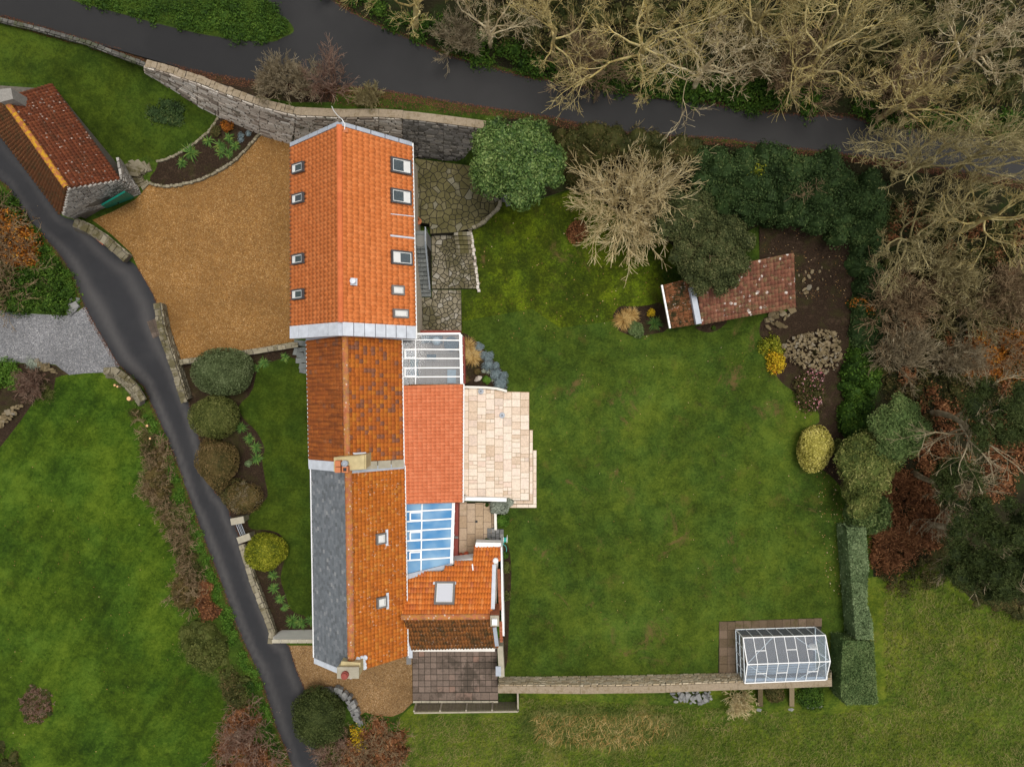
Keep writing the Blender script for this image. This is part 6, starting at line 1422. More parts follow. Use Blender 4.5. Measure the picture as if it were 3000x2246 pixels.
# grey walls and flashings by the yard
t = thing('yard_side_wall', 'grey rendered wall between the tiled yard and the lawn', 'wall', W(1465, 1930, 0)); mb = MB(); mb.prism([tuple(W(a, b, 1.3)[:2]) for a, b in ((1457, 1892), (1473, 1892), (1478, 1982), (1462, 1984))], -.1, 1.3); mb.build('render', MAT['stonecap'], t)
mb = MB(); mb.box(W(1460, 1965, 1.33), (.3, .55, .04)); mb.build('lead_cap', MAT['lead'], t)
mb = MB(); mb.box(W(1198, 1932, 1.4), (.28, .5, .05)); tag(mb.build('meter_box', MAT['frame_grey']), 'grey lidded box at the corner of the south cottage', 'box')
# ---------------------------------------------------------------- greenhouse
t = thing('greenhouse', 'white framed greenhouse standing against the garden wall', 'greenhouse', W(2280, 1910, 0))
o = platform('greenhouse_base', [(2107, 1820), (2408, 1810), (2408, 1838), (2390, 1900), (2390, 1972), (2105, 1972)], .05, MAT['mortar_dk'])
for i in range(2):
    for j in range(6):
        p, q = W(2107 + i * 24, 1820 + j * 25, .05), W(2107 + (i + 1) * 24, 1820 + (j + 1) * 25, .05); slab_box(o, p.x, q.y, q.x, p.y, .06, MAT['ghslab'], 'slab', .05, .012, .004)
for i in range(11):
    p, q = W(2155 + i * 23, 1818 - i * .8, .05), W(2155 + (i + 1) * 23, 1842 - i * .8, .05); slab_box(o, p.x, q.y, q.x, p.y, .06, MAT['ghslab'], 'slab', .05, .012, .004)
zi, zr_ = 1.42, 2.0
b0, b1, b2, b3 = W(2155, 1843, .07), W(2388, 1836, .07), W(2390, 1962, .07), W(2160, 1972, .07)
def at(p, z): return Vector((p.x, p.y, z))
e0, e1, e2, e3 = at(b0, zi), at(b1, zi), at(b2, zi), at(b3, zi); g0_, g1_ = at((b0 + b3) / 2, zr_), at((b1 + b2) / 2, zr_)
mb = MB(); w = .05
for p, q in ((b0, b1), (b1, b2), (b2, b3), (b3, b0), (e0, e1), (e1, e2), (e2, e3), (e3, e0), (g0_, g1_), (e0, g0_), (g0_, e3), (e1, g1_), (g1_, e2), (b0, e0), (b1, e1), (b2, e2), (b3, e3)): mb.bar(p, q, w, w)
mb.build('frame', MAT['white'], t)
nb = 8; gm = MAT['g_gh']
for i in range(nb + 1):
    f = i / nb; a, c, r, a2, c2 = b0.lerp(b1, f), e0.lerp(e1, f), g0_.lerp(g1_, f), b3.lerp(b2, f), e3.lerp(e2, f)
    if 0 < i < nb:
        mb = MB(); mb.bar(a, c, .03, .03); mb.bar(c, r, .03, .03); mb.bar(r, c2, .03, .03); mb.bar(a2, c2, .03, .03); mb.build('glazing_bar', MAT['white'], t)
    if i < nb:
        g = (i + 1) / nb; a_, c_, r_, a2_, c2_ = b0.lerp(b1, g), e0.lerp(e1, g), g0_.lerp(g1_, g), b3.lerp(b2, g), e3.lerp(e2, g)
        for q in ((a, a_, c_, c), (c, c_, r_, r), (r, r_, c2_, c2), (c2, c2_, a2_, a2)):
            n = (q[1] - q[0]).cross(q[3] - q[0]).normalized(); mb = MB(); mb.slab(q, n, -.004, .004); mb.build('pane', gm, t)
for q in ((b0, b3, e3, e0), (b1, b2, e2, e1)):
    for k in range(4):
        f, g = k / 4, (k + 1) / 4; z = [q[0].lerp(q[1], f), q[0].lerp(q[1], g), q[3].lerp(q[2], g), q[3].lerp(q[2], f)]; n = (z[1] - z[0]).cross(z[3] - z[0]).normalized(); mb = MB(); mb.slab(z, n, -.004, .004); mb.build('pane', gm, t)
        if k: mb = MB(); mb.bar(z[0], z[3], .035, .035); mb.build('end_bar', MAT['white'], t)
mb = MB(); mb.bar(at(b0.lerp(b3, .02), .75), at(b0.lerp(b3, .98), .75), .04, .04); mb.build('end_rail', MAT['white'], t)
for (i0, i1, N0) in ((0, 3, 1), (8, 5, 1), (0, 3, 0), (8, 5, 0), (3, 0, 2), (5, 8, 2)):
    e_, f_ = (e0, e1) if N0 in (1, 2) else (e3, e2); p, q = (g0_.lerp(g1_, i0 / 8), e_.lerp(f_, i1 / 8)); dz = Vector((0, 0, -.05)); 
    if N0 == 2: continue
    mb = MB(); mb.bar(p + dz, q + dz, .025, .025); mb.build('brace', MAT['white'], t)
for (i, side) in ((1, 0), (4, 0), (6, 0), (1, 1), (3, 1), (6, 1)):
    e_, f_ = ((e0, e1), (e3, e2))[side]; a, b = e_.lerp(f_, i / 8), e_.lerp(f_, (i + 1) / 8); r, s = g0_.lerp(g1_, i / 8), g0_.lerp(g1_, (i + 1) / 8); mb = MB(); mb.bar(a.lerp(r, .5) + Vector((0, 0, .03)), b.lerp(s, .5) + Vector((0, 0, .03)), .035, .03); mb.build('vent_rail', MAT['white'], t)
mb = MB(); mb.bar(W(2178, 1991, 1.34), W(2424, 1985, 1.34), .16, .05); mb.build('lead_flashing', MAT['lead'], t)
t2 = thing('potting_bench', 'dark slatted bench inside the greenhouse along the wall', 'bench', at((b2 + b3) / 2 + Vector((0, .4, 0)), .07))
for k in range(4): mb = MB(); mb.bar(at(b3 + Vector((.3, .2 + k * .14, 0)), .7), at(b2 + Vector((-.3, .2 + k * .14, 0)), .7), .11, .03); mb.build('slat', MAT['metal'], t2)
for f in (.1, .5, .9):
    p = b3.lerp(b2, f); mb = MB(); mb.bar(at(p + Vector((0, .2, 0)), .35), at(p + Vector((0, .6, 0)), .35), .05, .6); mb.build('leg', MAT['metal'], t2)
mb = MB(); a, b = W(2165, 1855, .06), W(2385, 1965, .06); mb.box(((a.x + b.x) / 2, (a.y + b.y) / 2, .055), (abs(b.x - a.x) - .1, abs(a.y - b.y) - .15, .03)); o = mb.build('greenhouse_floor', MAT['ghslab']); o['kind'] = 'structure'
for i, (x, y, c, lab) in enumerate(((2380, 1893, 'sand', 'pale sack near the far end of the greenhouse'),)):
    p = W(x, y, .2); tt = thing('sack', lab, 'sack', (p.x, p.y, .07)); me = crown_mesh('body', [((0, 0, .16), (.24, .18, .2))], 10, .02, MAT['sand'], 4, core=1.0); link_mesh('body', me, tt, local=True)
# ---------------------------------------------------------------- stone heaps
def heap(name, label, poly, n, mat, smin, smax, seed, h=.4, base=0, cat='stone pile'):
    x, y = scatter_px(n, poly, seed); rs = np.random.RandomState(seed); cx, cy = np.mean([p[0] for p in poly]), np.mean([p[1] for p in poly]); R = max(np.hypot(p[0] - cx, p[1] - cy) for p in poly)
    t = thing(name, label, cat, G(cx, cy)); st = Stones(t, mat, 290, shapes=RROCKS + ROCKS[:4])
    for a, b in zip(x, y):
        s = rs.uniform(smin, smax) * (1.4 if rs.rand() < .12 else 1); hh = h * max(0, 1 - (math.hypot(a - cx, b - cy) / R) ** 1.3)
        M = Matrix.Rotation(rs.uniform(0, 6.28), 3, 'Z') @ Matrix.Rotation(rs.normal(0, .35), 3, 'X'); p = G(a, b, hh + s * .15); st.add(p, (s, s * rs.uniform(.55, .9), s * rs.uniform(.35, .6)), M, rs.randint(100))
    st.flush(); return t
heap('rubble_pile', 'big heap of loose buff building stones near the yellow shrub', sp2([(2292, 1010), (2330, 985), (2400, 968), (2450, 975), (2470, 1030), (2455, 1075), (2420, 1093), (2360, 1080), (2318, 1060), (2296, 1040), (2292, 1010)], 3), 520, MAT['stone_rub'], .09, .24, 41, .5)
heap('stone_scatter', 'larger flat stones strewn below the shed corner', [(2260, 905), (2330, 905), (2335, 930), (2300, 960), (2250, 960), (2245, 935)], 22, MAT['stone_rub'], .25, .55, 42, .1)
heap('wall_rubble', 'grey rounded stones tipped against the outer side of the garden wall', [(1968, 2030), (2080, 2022), (2085, 2050), (2060, 2062), (1975, 2056)], 50, MAT['stone_grey'], .16, .38, 43, .3)
heap('corner_rubble', 'few grey stones at the wall end beside the box hedge', [(2345, 2040), (2400, 2050), (2405, 2072), (2370, 2075)], 14, MAT['stone_grey'], .15, .32, 44, .1)
heap('rockery', 'small rockery wall of buff stones at the left lawn corner', [(0, 1215), (30, 1195), (55, 1180), (62, 1190), (40, 1215), (15, 1240), (0, 1252)], 60, MAT['stone_rub'], .14, .3, 45, .3)
heap('drive_edge_stones', 'line of stones along the grey gravel drive', [(100, 1052), (125, 1062), (165, 1082), (182, 1098), (165, 1096), (120, 1078)], 22, MAT['stone_rub'], .18, .4, 46, .1)
heap('drive_corner_rocks', 'pale rocks on the corner where drive meets lane', [(205, 880), (228, 872), (228, 905), (208, 918), (200, 908)], 10, MAT['stone_grey'], .25, .5, 47, .1)
heap('shed_stones', 'flat stone blocks in the bare earth right of the shed', [(2330, 790), (2420, 780), (2420, 860), (2340, 880)], 14, MAT['stone_rub'], .15, .4, 48, .05)
p = W(1401, 1110, .2); t = thing('boulder', 'single pale lichened boulder in the lavender bed', 'boulder', (p.x, p.y, 0)); st = Stones(t, MAT['stone_pale'], 2, shapes=RROCKS, name='rock'); st.add((p.x, p.y, .16), (.5, .42, .45), Matrix.Rotation(.4, 3, 'Z'), 3); st.flush()
# curved dry stone wall by the south yard
edging('dry_stone_wall', 'curved dry stone wall round the dark bed by the lane bush', sp2([(946, 2014), (985, 2012), (1015, 2026), (1036, 2052), (1050, 2080), (1058, 2104)], 4), .18, MAT['stone_grey'], .15, .4, n=.8, wj=.1)
edging('dry_stone_foot', 'lower course of stones inside the curved dry stone wall', sp2([(965, 2024), (995, 2026), (1018, 2045), (1034, 2075), (1044, 2100)], 4), .0, MAT['stone_grey'], .14, .3, n=.8, wj=.08)
# stone end wall at the left lawn
wall_run('lawn_end_wall', 'curved stone wall stub at the corner of the left lawn and the lane', [W(a, b, .1) for a, b in [(312, 1105), (335, 1106), (365, 1135), (392, 1165), (410, 1190)]], [W(a, b, .8) for a, b in [(306, 1094), (335, 1092), (366, 1112), (392, 1140), (412, 1172)]], .35, MAT['stone_wl'], .2, .4, 60, cap=MAT['stone_moss'], caplen=.35, back=Vector((.6, 1, 0)))
# brick slab patch on the lane
mb = MB(); P = [W(a, b, .012) for a, b in ((430, 942), (463, 930), (476, 980), (449, 992))]; t = thing('brick_apron', 'reddish brown slab patch let into the lane by the wall', 'paving', W(452, 962, 0))
for i in range(2):
    for j in range(2):
        f0, f1, g0_2, g1_2 = i / 2, (i + .97) / 2, j / 2, (j + .97) / 2; bil = lambda u, v: P[0].lerp(P[1], u).lerp(P[3].lerp(P[2], u), v); mb = MB(); q = [bil(f0, g0_2), bil(f1, g0_2), bil(f1, g1_2), bil(f0, g1_2)]; mb.hexa([p - Vector((0, 0, .03)) for p in q][::-1], [p + Vector((0, 0, .004)) for p in q][::-1], 0.0); mb.build('slab', MAT['yard'], t)
# sawn stumps left of the lane
for i, (x, y, r) in enumerate(((385, 1167, .13), (438, 1246, .08), (447, 1283, .07), (344, 1128, .07), (352, 1132, .06), (451, 1386, .07))):
    p = G(x, y); t = thing('tree_stump', ('largest freshly sawn pale stump near the wall stub', 'sawn stump by the lane bank, second below the largest', 'sawn stump by the lane bank, third below the largest', 'small sawn stump just below the wall stub, left one', 'small sawn stump just below the wall stub, right one', 'lowest small sawn stump on the lane bank')[i], 'stump', p, 'sawn stumps on the lane bank'); mb = MB(); mb.lathe(p, [(r * 1.2, -.05), (r * 1.05, .15), (r, .3)], 10); mb.build('trunk', BK['brown'], t); mb = MB(); mb.lathe(p + Vector((0, 0, .3)), [(r * .93, 0), (r * .9, .006)], 10); mb.build('cut_face', simple('sawn_wood_%d' % i, (.62, .36, .17), .15), t)
# ---------------------------------------------------------------- clipped shrubs along the lane
clipped('large blue-green clipped dome shrub at the court wall', 654, 1088, 89, 66, 2.0, LM['box'], 51, 9000, .05)
clipped('olive green clipped oval shrub, second below the court wall', 625, 1219, 70, 58, 1.9, LM['box_y'], 52, 7000, .05)
clipped('bronze brown clipped shrub hanging over the lane edge', 634, 1358, 56, 82, 1.8, LM['box_br'], 53, 7000, .05, lump=.12)
clipped('yellow variegated clipped ball shrub by the gate pillar', 777, 1619, 56, 54, 1.5, LM['gold'], 55, 6500, .05)
clipped('dark green clipped dome shrub beside the lane at the bottom', 934, 2100, 76, 80, 2.1, LM['box_dk'], 56, 9000, .05, lump=.07)
clipped('pale golden clipped egg-shaped shrub on the lawn edge', 2389, 1310, 46, 63, 1.5, LM['pgold'], 57, 6000, .05, lump=.07)
plant('twiggy_bush', 'leafless beige twiggy bush above the gate pillars', 'bush', 710, 1456, [('branches', bush_proto(54, .78, .66, BK['greytwig'], 60, (9, 7, 0), .010, .008, wob=.25)), ('foliage', crown_mesh('foliage', [((0, 0, .45), (1.05, .9, .62))], 2600, .045, LM['box_br'], 540, lump=.12, core=.86, shell=(.85, 1.05)))], zmid=.6)
me = crown_mesh('foliage', [((0, 0, .3), (.9, .8, .55))], 1500, .05, LM['bramble'], 541, lump=.2, core=.6)
plant('bramble_bush', 'green brown leafy patch inside the twiggy bush', 'bush', 690, 1440, [('foliage', me)])
# ---------------------------------------------------------------- trees with leaves
def tree(name, label, px, py, lobes, n, size, mat, seed, zmid, trunk_h, bark=None, aspect=.5, lump=.22, flat=.8, core=.8, under=.5, shell=(.8, 1.1), group=None):
    me = crown_mesh('crown', lobes, n, size, mat, seed, aspect=aspect, lump=lump, flat=flat, core=core, under=under, shell=shell)
    sets = grow(seed, [(0, 0, -.3)], [(.02, .03, 1)], trunk_h, trunk_h * .045, [(6, .6, .5, .7, 5), (4, .5, .5, .7, 4), (0, 1, 1, 1, 3)], wob=.1)
    return plant(name, label, 'tree', px, py, [('crown', me), ('trunk', tube_mesh('trunk', sets, [bark or BK['brown']], seed))], group, zmid=zmid)
def rlobes(seed, n, R, zc, r, h, flat=.7, cen=True, sq=1.0):
    rs = np.random.RandomState(seed); L = [((0, 0, zc), (R * .62, R * .62 * sq, h * .8))] if cen else []
    for i in range(n):
        a = i * 2.399 + rs.uniform(-.3, .3); d = R * math.sqrt((i + .5) / n) * .78; rr = r * rs.uniform(.75, 1.25)
        L.append(((d * math.cos(a), d * math.sin(a) * sq, zc + h * .75 * (1 - (d / R) ** 2) + rs.uniform(-.15, .15)), (rr, rr, rr * flat * rs.uniform(.8, 1.2))))
    return L
tree('evergreen_tree', 'big round glossy evergreen tree between the patio and the road', 1513, 440, rlobes(3, 40, 2.55, 3.6, .62, 1.9), 30000, .085, LM['laurel'], 61, 4.2, 3.0, lump=.2)
tree('dark_tree', 'dull dark green tree leaning over the shed roof', 2090, 735, rlobes(5, 46, 2.6, 3.0, .42, 1.2, flat=.9), 26000, .06, LM['holm'], 62, 3.8, 3.2, lump=.25)
tree('evergreen_bush_tree', 'dark green bushy tree left of the shed roof, below the bare tree', 2010, 640, rlobes(6, 18, 1.7, 2.4, .6, 1.0), 13000, .07, LM['holm'], 63, 2.8, 2.2, lump=.25)
tree('olive_shrub_tree', 'large pale olive leafed shrub beside the golden egg-shaped shrub', 2545, 1360, rlobes(8, 22, 1.7, 2.0, .62, 1.1), 15000, .085, LM['pitto'], 64, 2.6, 1.8, aspect=.3)
tree('green_shrub_tree', 'blue-green leafy shrub tree rising behind the pale olive one', 2645, 1255, rlobes(9, 22, 1.65, 2.6, .6, 1.2), 15000, .085, LM['bamboo'], 65, 3.2, 2.2, aspect=.3)
tree('olive_shrub_low', 'smaller olive shrub lobe at the lower end of the pale olive one', 2530, 1460, rlobes(10, 10, .95, 1.5, .5, .8), 6000, .08, LM['pitto'], 66, 1.9, 1.2, aspect=.3)
# ---------------------------------------------------------------- hedges
def hedge(name, label, poly, h, mat, seed, n, size, lump=.12, r=.55, nl=None, cat='hedge', group=None, hv=.12):
    A = abs(sum(poly[i][0] * poly[(i + 1) % len(poly)][1] - poly[(i + 1) % len(poly)][0] * poly[i][1] for i in range(len(poly)))) / 2 * K * K
    nl = nl or int(A / (r * r) * 2.0) + 4
    L = mass_lobes(poly, nl, r, h, seed, .25, hv); base = np.mean([l[0] for l in L], axis=0); base[2] = min(l[0][2] for l in L)
    LL = [((c[0] - base[0], c[1] - base[1], c[2] - base[2]), rr) for c, rr in L]
    t = thing(name, label, cat, base, group); me = crown_mesh('foliage', LL, n, size, mat, seed, lump=lump, flat=.8, shell=(.88, 1.08), under=.1, core=.88); link_mesh('foliage', me, t, local=True); return t
def boxhedge(name, label, q, h, mat, seed, n, size, topin=.06):
    """clipped hedge with flat top: q = top outline in survey units at height h"""
    P = [W(a, b, h) for a, b in q]; c = sum(P, Vector((0, 0, 0))) / len(P); t = thing(name, label, 'hedge', (c.x, c.y, hz(*Pix((c.x, c.y, 0)))))
    mb = MB(); mb.prism([tuple((c + (p - c) * .97).xy) for p in P], -.8, h - .06); mb.build('core', mat, t)
    rs = np.random.RandomState(seed); poly = [(p.x, p.y) for p in P]; xs = [p[0] for p in poly]; ys = [p[1] for p in poly]
    x = rs.uniform(min(xs), max(xs), n * 2); y = rs.uniform(min(ys), max(ys), n * 2); k = inpoly(x, y, poly); x, y = x[k][:n], y[k][:n]
    top = np.stack([x, y, h + .05 * np.sin(x * 2.1 + 1) * np.cos(y * 1.7) + rs.uniform(-.05, .04, len(x))], 1); nt_ = np.tile([0, 0, 1.0], (len(x), 1))
    S = []; SN = []; m = n // 3 // len(poly)
    for i in range(len(poly)):
        a, b = np.array(poly[i]), np.array(poly[(i + 1) % len(poly)]); f = rs.uniform(0, 1, m)[:, None]; e = b - a; nn = np.array([e[1], -e[0]]) / np.linalg.norm(e)
        mid = (a + b) / 2 - np.array([c.x, c.y])
        if nn @ mid < 0: nn = -nn
        S.append(np.concatenate([a + e * f + nn * rs.uniform(-.04, .05, (m, 1)), rs.uniform(-.6, h, (m, 1))], 1)); SN.append(np.tile([nn[0], nn[1], .2], (m, 1)))
    PP = np.concatenate([top] + S); NN = np.concatenate([nt_] + SN); v, qd = leaf_quads(PP, NN, size, rs, .55, .8); v = v - np.array(t.location[:])
    me = np_mesh('foliage', v, qd, None, [mat], np.repeat(rs.uniform(0, 1, len(PP)), 4)); link_mesh('foliage', me, t, local=True); return t
boxhedge('box_hedge', 'square clipped olive green hedge block beside the greenhouse', [(2468, 1876), (2560, 1878), (2572, 2056), (2560, 2064), (2478, 2064), (2464, 2040)], 1.5, LM['yew'], 71, 7500, .05)
boxhedge('long_hedge', 'long narrow grey-green clipped hedge along the lawn side', [(2482, 1545), (2536, 1545), (2542, 1640), (2546, 1660), (2542, 1700), (2540, 1770), (2556, 1820), (2558, 1872), (2508, 1872), (2500, 1780), (2494, 1700), (2487, 1620)], 1.4, LM['hedge_b'], 72, 8500, .06)
hedge('ragged_hedge', 'blue-green bushy hedge top between the olive shrubs and the long hedge', [(2490, 1480), (2570, 1460), (2580, 1510), (2540, 1550), (2486, 1545)], 1.3, LM['bamboo'], 74, 5000, .075, r=.5)
hedge('ivy_hedge', 'wide dark ivy covered hedge along the lower side of the road', [(2030, 470), (2130, 450), (2300, 455), (2480, 485), (2560, 520), (2570, 640), (2520, 690), (2430, 670), (2330, 640), (2230, 640), (2120, 620), (2040, 590)], 1.0, LM['ivy'], 75, 46000, .07, r=.75, lump=.2, hv=.3)
hedge('ivy_hedge', 'dark ivy strip running down the right side of the bare earth', [(2500, 690), (2560, 690), (2580, 900), (2560, 1040), (2520, 1060), (2500, 900)], .8, LM['ivy'], 76, 9000, .07, r=.5, lump=.2)
hedge('wild_hedge', 'mixed green hedge right of the rubble pile', [(2480, 1030), (2540, 1010), (2560, 1120), (2540, 1260), (2480, 1260), (2474, 1140)], .9, LM['wild'], 77, 9000, .075, r=.5, lump=.2)
hedge('road_hedge', 'dark green hedge between the evergreen tree and the bare tree', [(1640, 370), (1770, 385), (1790, 430), (1760, 520), (1690, 540), (1640, 480)], .7, LM['bramble'], 78, 9000, .06, r=.5, lump=.2)
hedge('road_hedge', 'low bramble hedge along the road above the ivy hedge', [(1780, 395), (2050, 425), (2050, 470), (1900, 480), (1790, 450)], .4, LM['bramble'], 79, 7000, .06, r=.5, lump=.2)
# ---------------------------------------------------------------- bare trees
PRO = [bare_proto(101, 10.5, BK['lichen'], (9, 7, 6, 6)), bare_proto(102, 9.5, BK['lichen'], (8, 7, 6, 6), spread=1.05), bare_proto(103, 9.0, BK['pale'], (8, 7, 6, 6), spread=1.0), bare_proto(104, 8.0, BK['olive'], (10, 7, 6, 6), spread=1.1)]
for i, (px, py, k, rz, sc, zm, lab) in enumerate((
    (1180, -40, 0, .3, .95, 8, 'bare lichened tree at the top edge, first right of the road fork'),
    (1430, 20, 2, 1.2, .85, 7, 'pale bare tree at the top edge, second right of the road fork'),
    (1640, 40, 1, 2.2, .95, 7, 'yellow-lichened bare tree overhanging the road, third from the fork'),
    (1930, 60, 0, 3.5, 1.05, 8, 'bare tree with thick pale limb and dense yellow twigs above the road'),
    (2110, 130, 2, 4.4, 1.05, 8, 'pale bare tree whose twigs reach down across the road'),
    (2260, 10, 1, 5.2, .9, 7, 'bare tree at the top edge, fifth from the road fork'),
    (2440, 160, 0, .9, 1.1, 8, 'bare lichened tree with one long branch hanging over the road'),
    (2620, 40, 3, 1.9, 1.0, 7, 'olive bare tree near the dark gap at the top right'),
    (2740, 230, 1, 2.9, 1.1, 7, 'bare spreading tree just above the right end of the road'),
    (2960, 90, 2, 3.7, 1.0, 7, 'bare tree in the top right corner'),
    (2790, 420, 3, 4.9, 1.25, 7, 'large fan-shaped olive bare tree covering the right end of the road'),
    (2790, 650, 3, 5.8, 1.15, 6, 'bare olive tree below the road at the right'),
    (2960, 420, 3, 1.7, 1.2, 6, 'olive bare tree over the road where it leaves the frame'),
    (2990, 620, 1, .2, 1.1, 6, 'bare tree cut by the right edge below the road'))):
    tm, cm = PRO[k]
    plant('bare_tree', lab, 'tree', px, py, [('trunk', tm), ('crown', cm)], 'bare trees of the wood', rz, sc * .74, zmid=3.9 * sc)
P2 = [bush_proto(111, 1.9, 2.4, BK['brown'], 34, (9, 8, 0), .03, .011), bush_proto(112, 1.7, 2.0, BK['greytwig'], 30, (9, 8, 0), .03, .011), bush_proto(113, 2.0, 1.6, BK['olive'], 26, (9, 8, 0), .028, .011)]
for i, (px, py, k, rz, sc, lab) in enumerate((
    (2640, 890, 0, .4, 1.0, 'brown fine-twigged thicket bush right of the orange shrub'),
    (2650, 1030, 1, 1.4, 1.0, 'rounded beige bare bush beside the mixed hedge'),
    (2830, 900, 2, 2.4, 1.1, 'spreading pale bare bush in the right thicket'),
    (2950, 860, 0, 3.4, 1.0, 'brown bare bush near the right edge'),
    (2830, 1040, 1, 4.4, .8, 'grey-brown bare bush above the orange bracken'),
    (2800, 770, 2, 5.1, .9, 'olive brown bare bush below the spreading trees'),
    (2330, 200, 0, 5.4, 1.0, 'brown misty bush beneath the trees over the road'),
    (2200, 110, 2, 1.0, .9, 'olive thicket bush between the bare trees'),
    (1720, 170, 0, 2.0, .8, 'brown thicket bush under the yellow-lichened tree'),
    (2650, 250, 0, 3.1, .9, 'brown thicket bush near the right end of the road'),
    (1330, 90, 1, .7, .7, 'grey thicket bush on the bank near the fork'))):
    plant('thicket_bush', lab, 'bush', px, py, [('branches', P2[k])], 'bare bushes of the thicket', rz, sc, zmid=1.4)
# the many-stemmed bare tree on the lawn edge
plant('coppiced_tree', 'wide beige many-stemmed bare tree at the lawn edge', 'tree', 1850, 570, [('branches', bush_proto(121, 3.1, 3.2, BK['beige'], 80, (9, 7, 0), .03, .011, lift=.05, wob=.13, lr=.45, out=.95))], zmid=2.2)
plant('road_bush', 'grey lichened bare bush on top of the retaining wall', 'bush', 815, 236, [('branches', bush_proto(122, 1.25, 1.0, BK['greytwig'], 34, (9, 7, 0), .02, .009))], 'bare bushes on the wall', zmid=.7)
plant('road_bush', 'grey bare bush beside the reddish one on the wall', 'bush', 895, 236, [('branches', bush_proto(123, 1.0, .9, BK['greytwig'], 26, (8, 7, 0), .02, .009))], 'bare bushes on the wall', zmid=.7)
plant('red_twig_bush', 'reddish upright bare bush above the barn gable', 'bush', 962, 235, [('branches', bush_proto(124, 1.3, 1.6, BK['redtwig'], 22, (7, 5, 0), .022, .009, out=.65))], 'bare bushes on the wall', zmid=1.0)
plant('road_bush', 'low rounded grey-green bush on the wall right of the barn gable', 'bush', 1080, 290, [('branches', bush_proto(125, .8, .6, BK['olive'], 36, (8, 7, 0), .015, .008))], 'bare bushes on the wall', zmid=.3)
plant('wall_shrub', 'beige bare shrub behind the garden wall by the greenhouse', 'bush', 2165, 2050, [('branches', bush_proto(126, .95, .7, BK['beige'], 30, (8, 6, 0), .016, .009))], zmid=.3)
# ---------------------------------------------------------------- pines at the right edge
def pine(label, px, py, R, h, n, seed, zm):
    rs = np.random.RandomState(seed); sets = grow(seed, [(0, 0, -.4)], [(.12, 0, 1)], h * .7, .2, [(10, .62, .45, 1.1, 6), (7, .5, .5, .8, 4), (5, .45, .6, .8, 3), (0, 1, 1, 1, 3)], wob=.16, lift=.05, base_from=.35)
    wood = tube_mesh('trunk', sets, [BK['greytwig']], seed)
    L = []
    for i in range(n):
        a = rs.uniform(0, 6.283); d = R * math.sqrt(rs.uniform(0, 1)); r = rs.uniform(.32, .62); L.append(((d * math.cos(a), d * math.sin(a), h * .72 + rs.uniform(-.8, .8) + .8 * (1 - d / R)), (r, r, r * .5)))
    me = crown_mesh('crown', L, n * 330, .10, LM['pine'], seed, aspect=.2, lump=.25, flat=1.2, core=.55, shell=(.55, 1.2), under=.3)
    plant('pine_tree', label, 'tree', px, py, [('trunk', wood), ('crown', me)], 'pines at the right edge', zmid=zm)
pine('dark pine at the right edge beside the green shrub tree', 2950, 1225, 1.7, 8, 30, 131, 6)
pine('dark pine with grey dead twigs, lowest at the right edge', 2920, 1610, 2.5, 8, 76, 132, 6)
pine('small dark pine clump left of the dead grey twigs', 2830, 1420, 1.2, 6, 14, 133, 4.5)
plant('dead_pine', 'grey leafless dead branches among the pines', 'tree', 2880, 1480, [('branches', bush_proto(134, 1.5, 2.6, BK['greytwig'], 9, (8, 7, 0), .02, .010, wob=.38))], zmid=3.0)
# ---------------------------------------------------------------- bracken, brambles and scrub
def scrub(name, label, poly, mat, seed, n, r=.55, h=.45, size=.1, nl=None, aspect=.28, group=None, twig=None):
    A = abs(sum(poly[i][0] * poly[(i + 1) % len(poly)][1] - poly[(i + 1) % len(poly)][0] * poly[i][1] for i in range(len(poly)))) / 2 * K * K
    nl = nl or int(A / (r * r) * 1.1) + 3
    t = mass(name, label, 'scrub', poly, nl, r, h, n, size, mat, seed, lump=.3, flat=.9, shell=(.5, 1.25), core=.6, aspect=aspect, group=group)
    if twig is not None:
        x, y = scatter_px(max(6, nl * 2), poly, seed + 5); P = w_arr(x, y) - np.array(t.location[:]); m = len(P); rs = np.random.RandomState(seed); D = np.concatenate([rs.normal(0, .6, (m, 2)), np.full((m, 1), .8)], 1)
        sets = grow(seed, P, D, np.full(m, h * 1.7), np.full(m, .011), [(6, .6, .6, .7, 4), (4, .5, .6, .7, 3), (0, 1, 1, 1, 3)], wob=.25, lift=.0)
        link_mesh('twigs', tube_mesh('twigs', sets, [twig], seed, minr=.009), t, local=True)
    return t
scrub('bracken_patch', 'rust red dead bracken patch right of the long hedge', [(2565, 1430), (2640, 1380), (2760, 1440), (2780, 1560), (2700, 1640), (2600, 1680), (2552, 1690), (2548, 1560)], LM['russet'], 81, 16000, .55, .5, .11)
scrub('bracken_patch', 'orange brown bracken at the right edge above the pines', [(2800, 1030), (2900, 960), (3010, 980), (3010, 1120), (2900, 1110), (2830, 1090)], LM['orange'], 82, 7000, .5, .5, .10, twig=BK['brown'])
scrub('bracken_patch', 'rust bracken and dead twigs at the bottom below the south yard', [(1010, 2180), (1090, 2110), (1170, 2130), (1190, 2200), (1160, 2270), (960, 2270), (980, 2200)], LM['russet'], 83, 9000, .5, .5, .10, twig=BK['brown'])
scrub('twig_thicket', 'pinkish brown leafless thicket below the dark clipped dome', [(930, 2190), (1000, 2110), (1030, 2140), (1010, 2250), (950, 2270)], LM['bramble'], 84, 1800, .45, .5, .06, twig=BK['redtwig'])
scrub('yellow_shrub', 'bright yellow leaved shrub among the bottom bracken', [(1030, 2140), (1058, 2110), (1075, 2115), (1060, 2180), (1035, 2190)], LM['yellow'], 85, 1600, .3, .5, .05, aspect=.6)
scrub('yellow_shrub', 'green leafy top of the bottom shrub beside the dry stone wall', [(1040, 2110), (1080, 2100), (1100, 2115), (1070, 2130)], LM['wild'], 850, 1200, .3, .45, .06, aspect=.6)
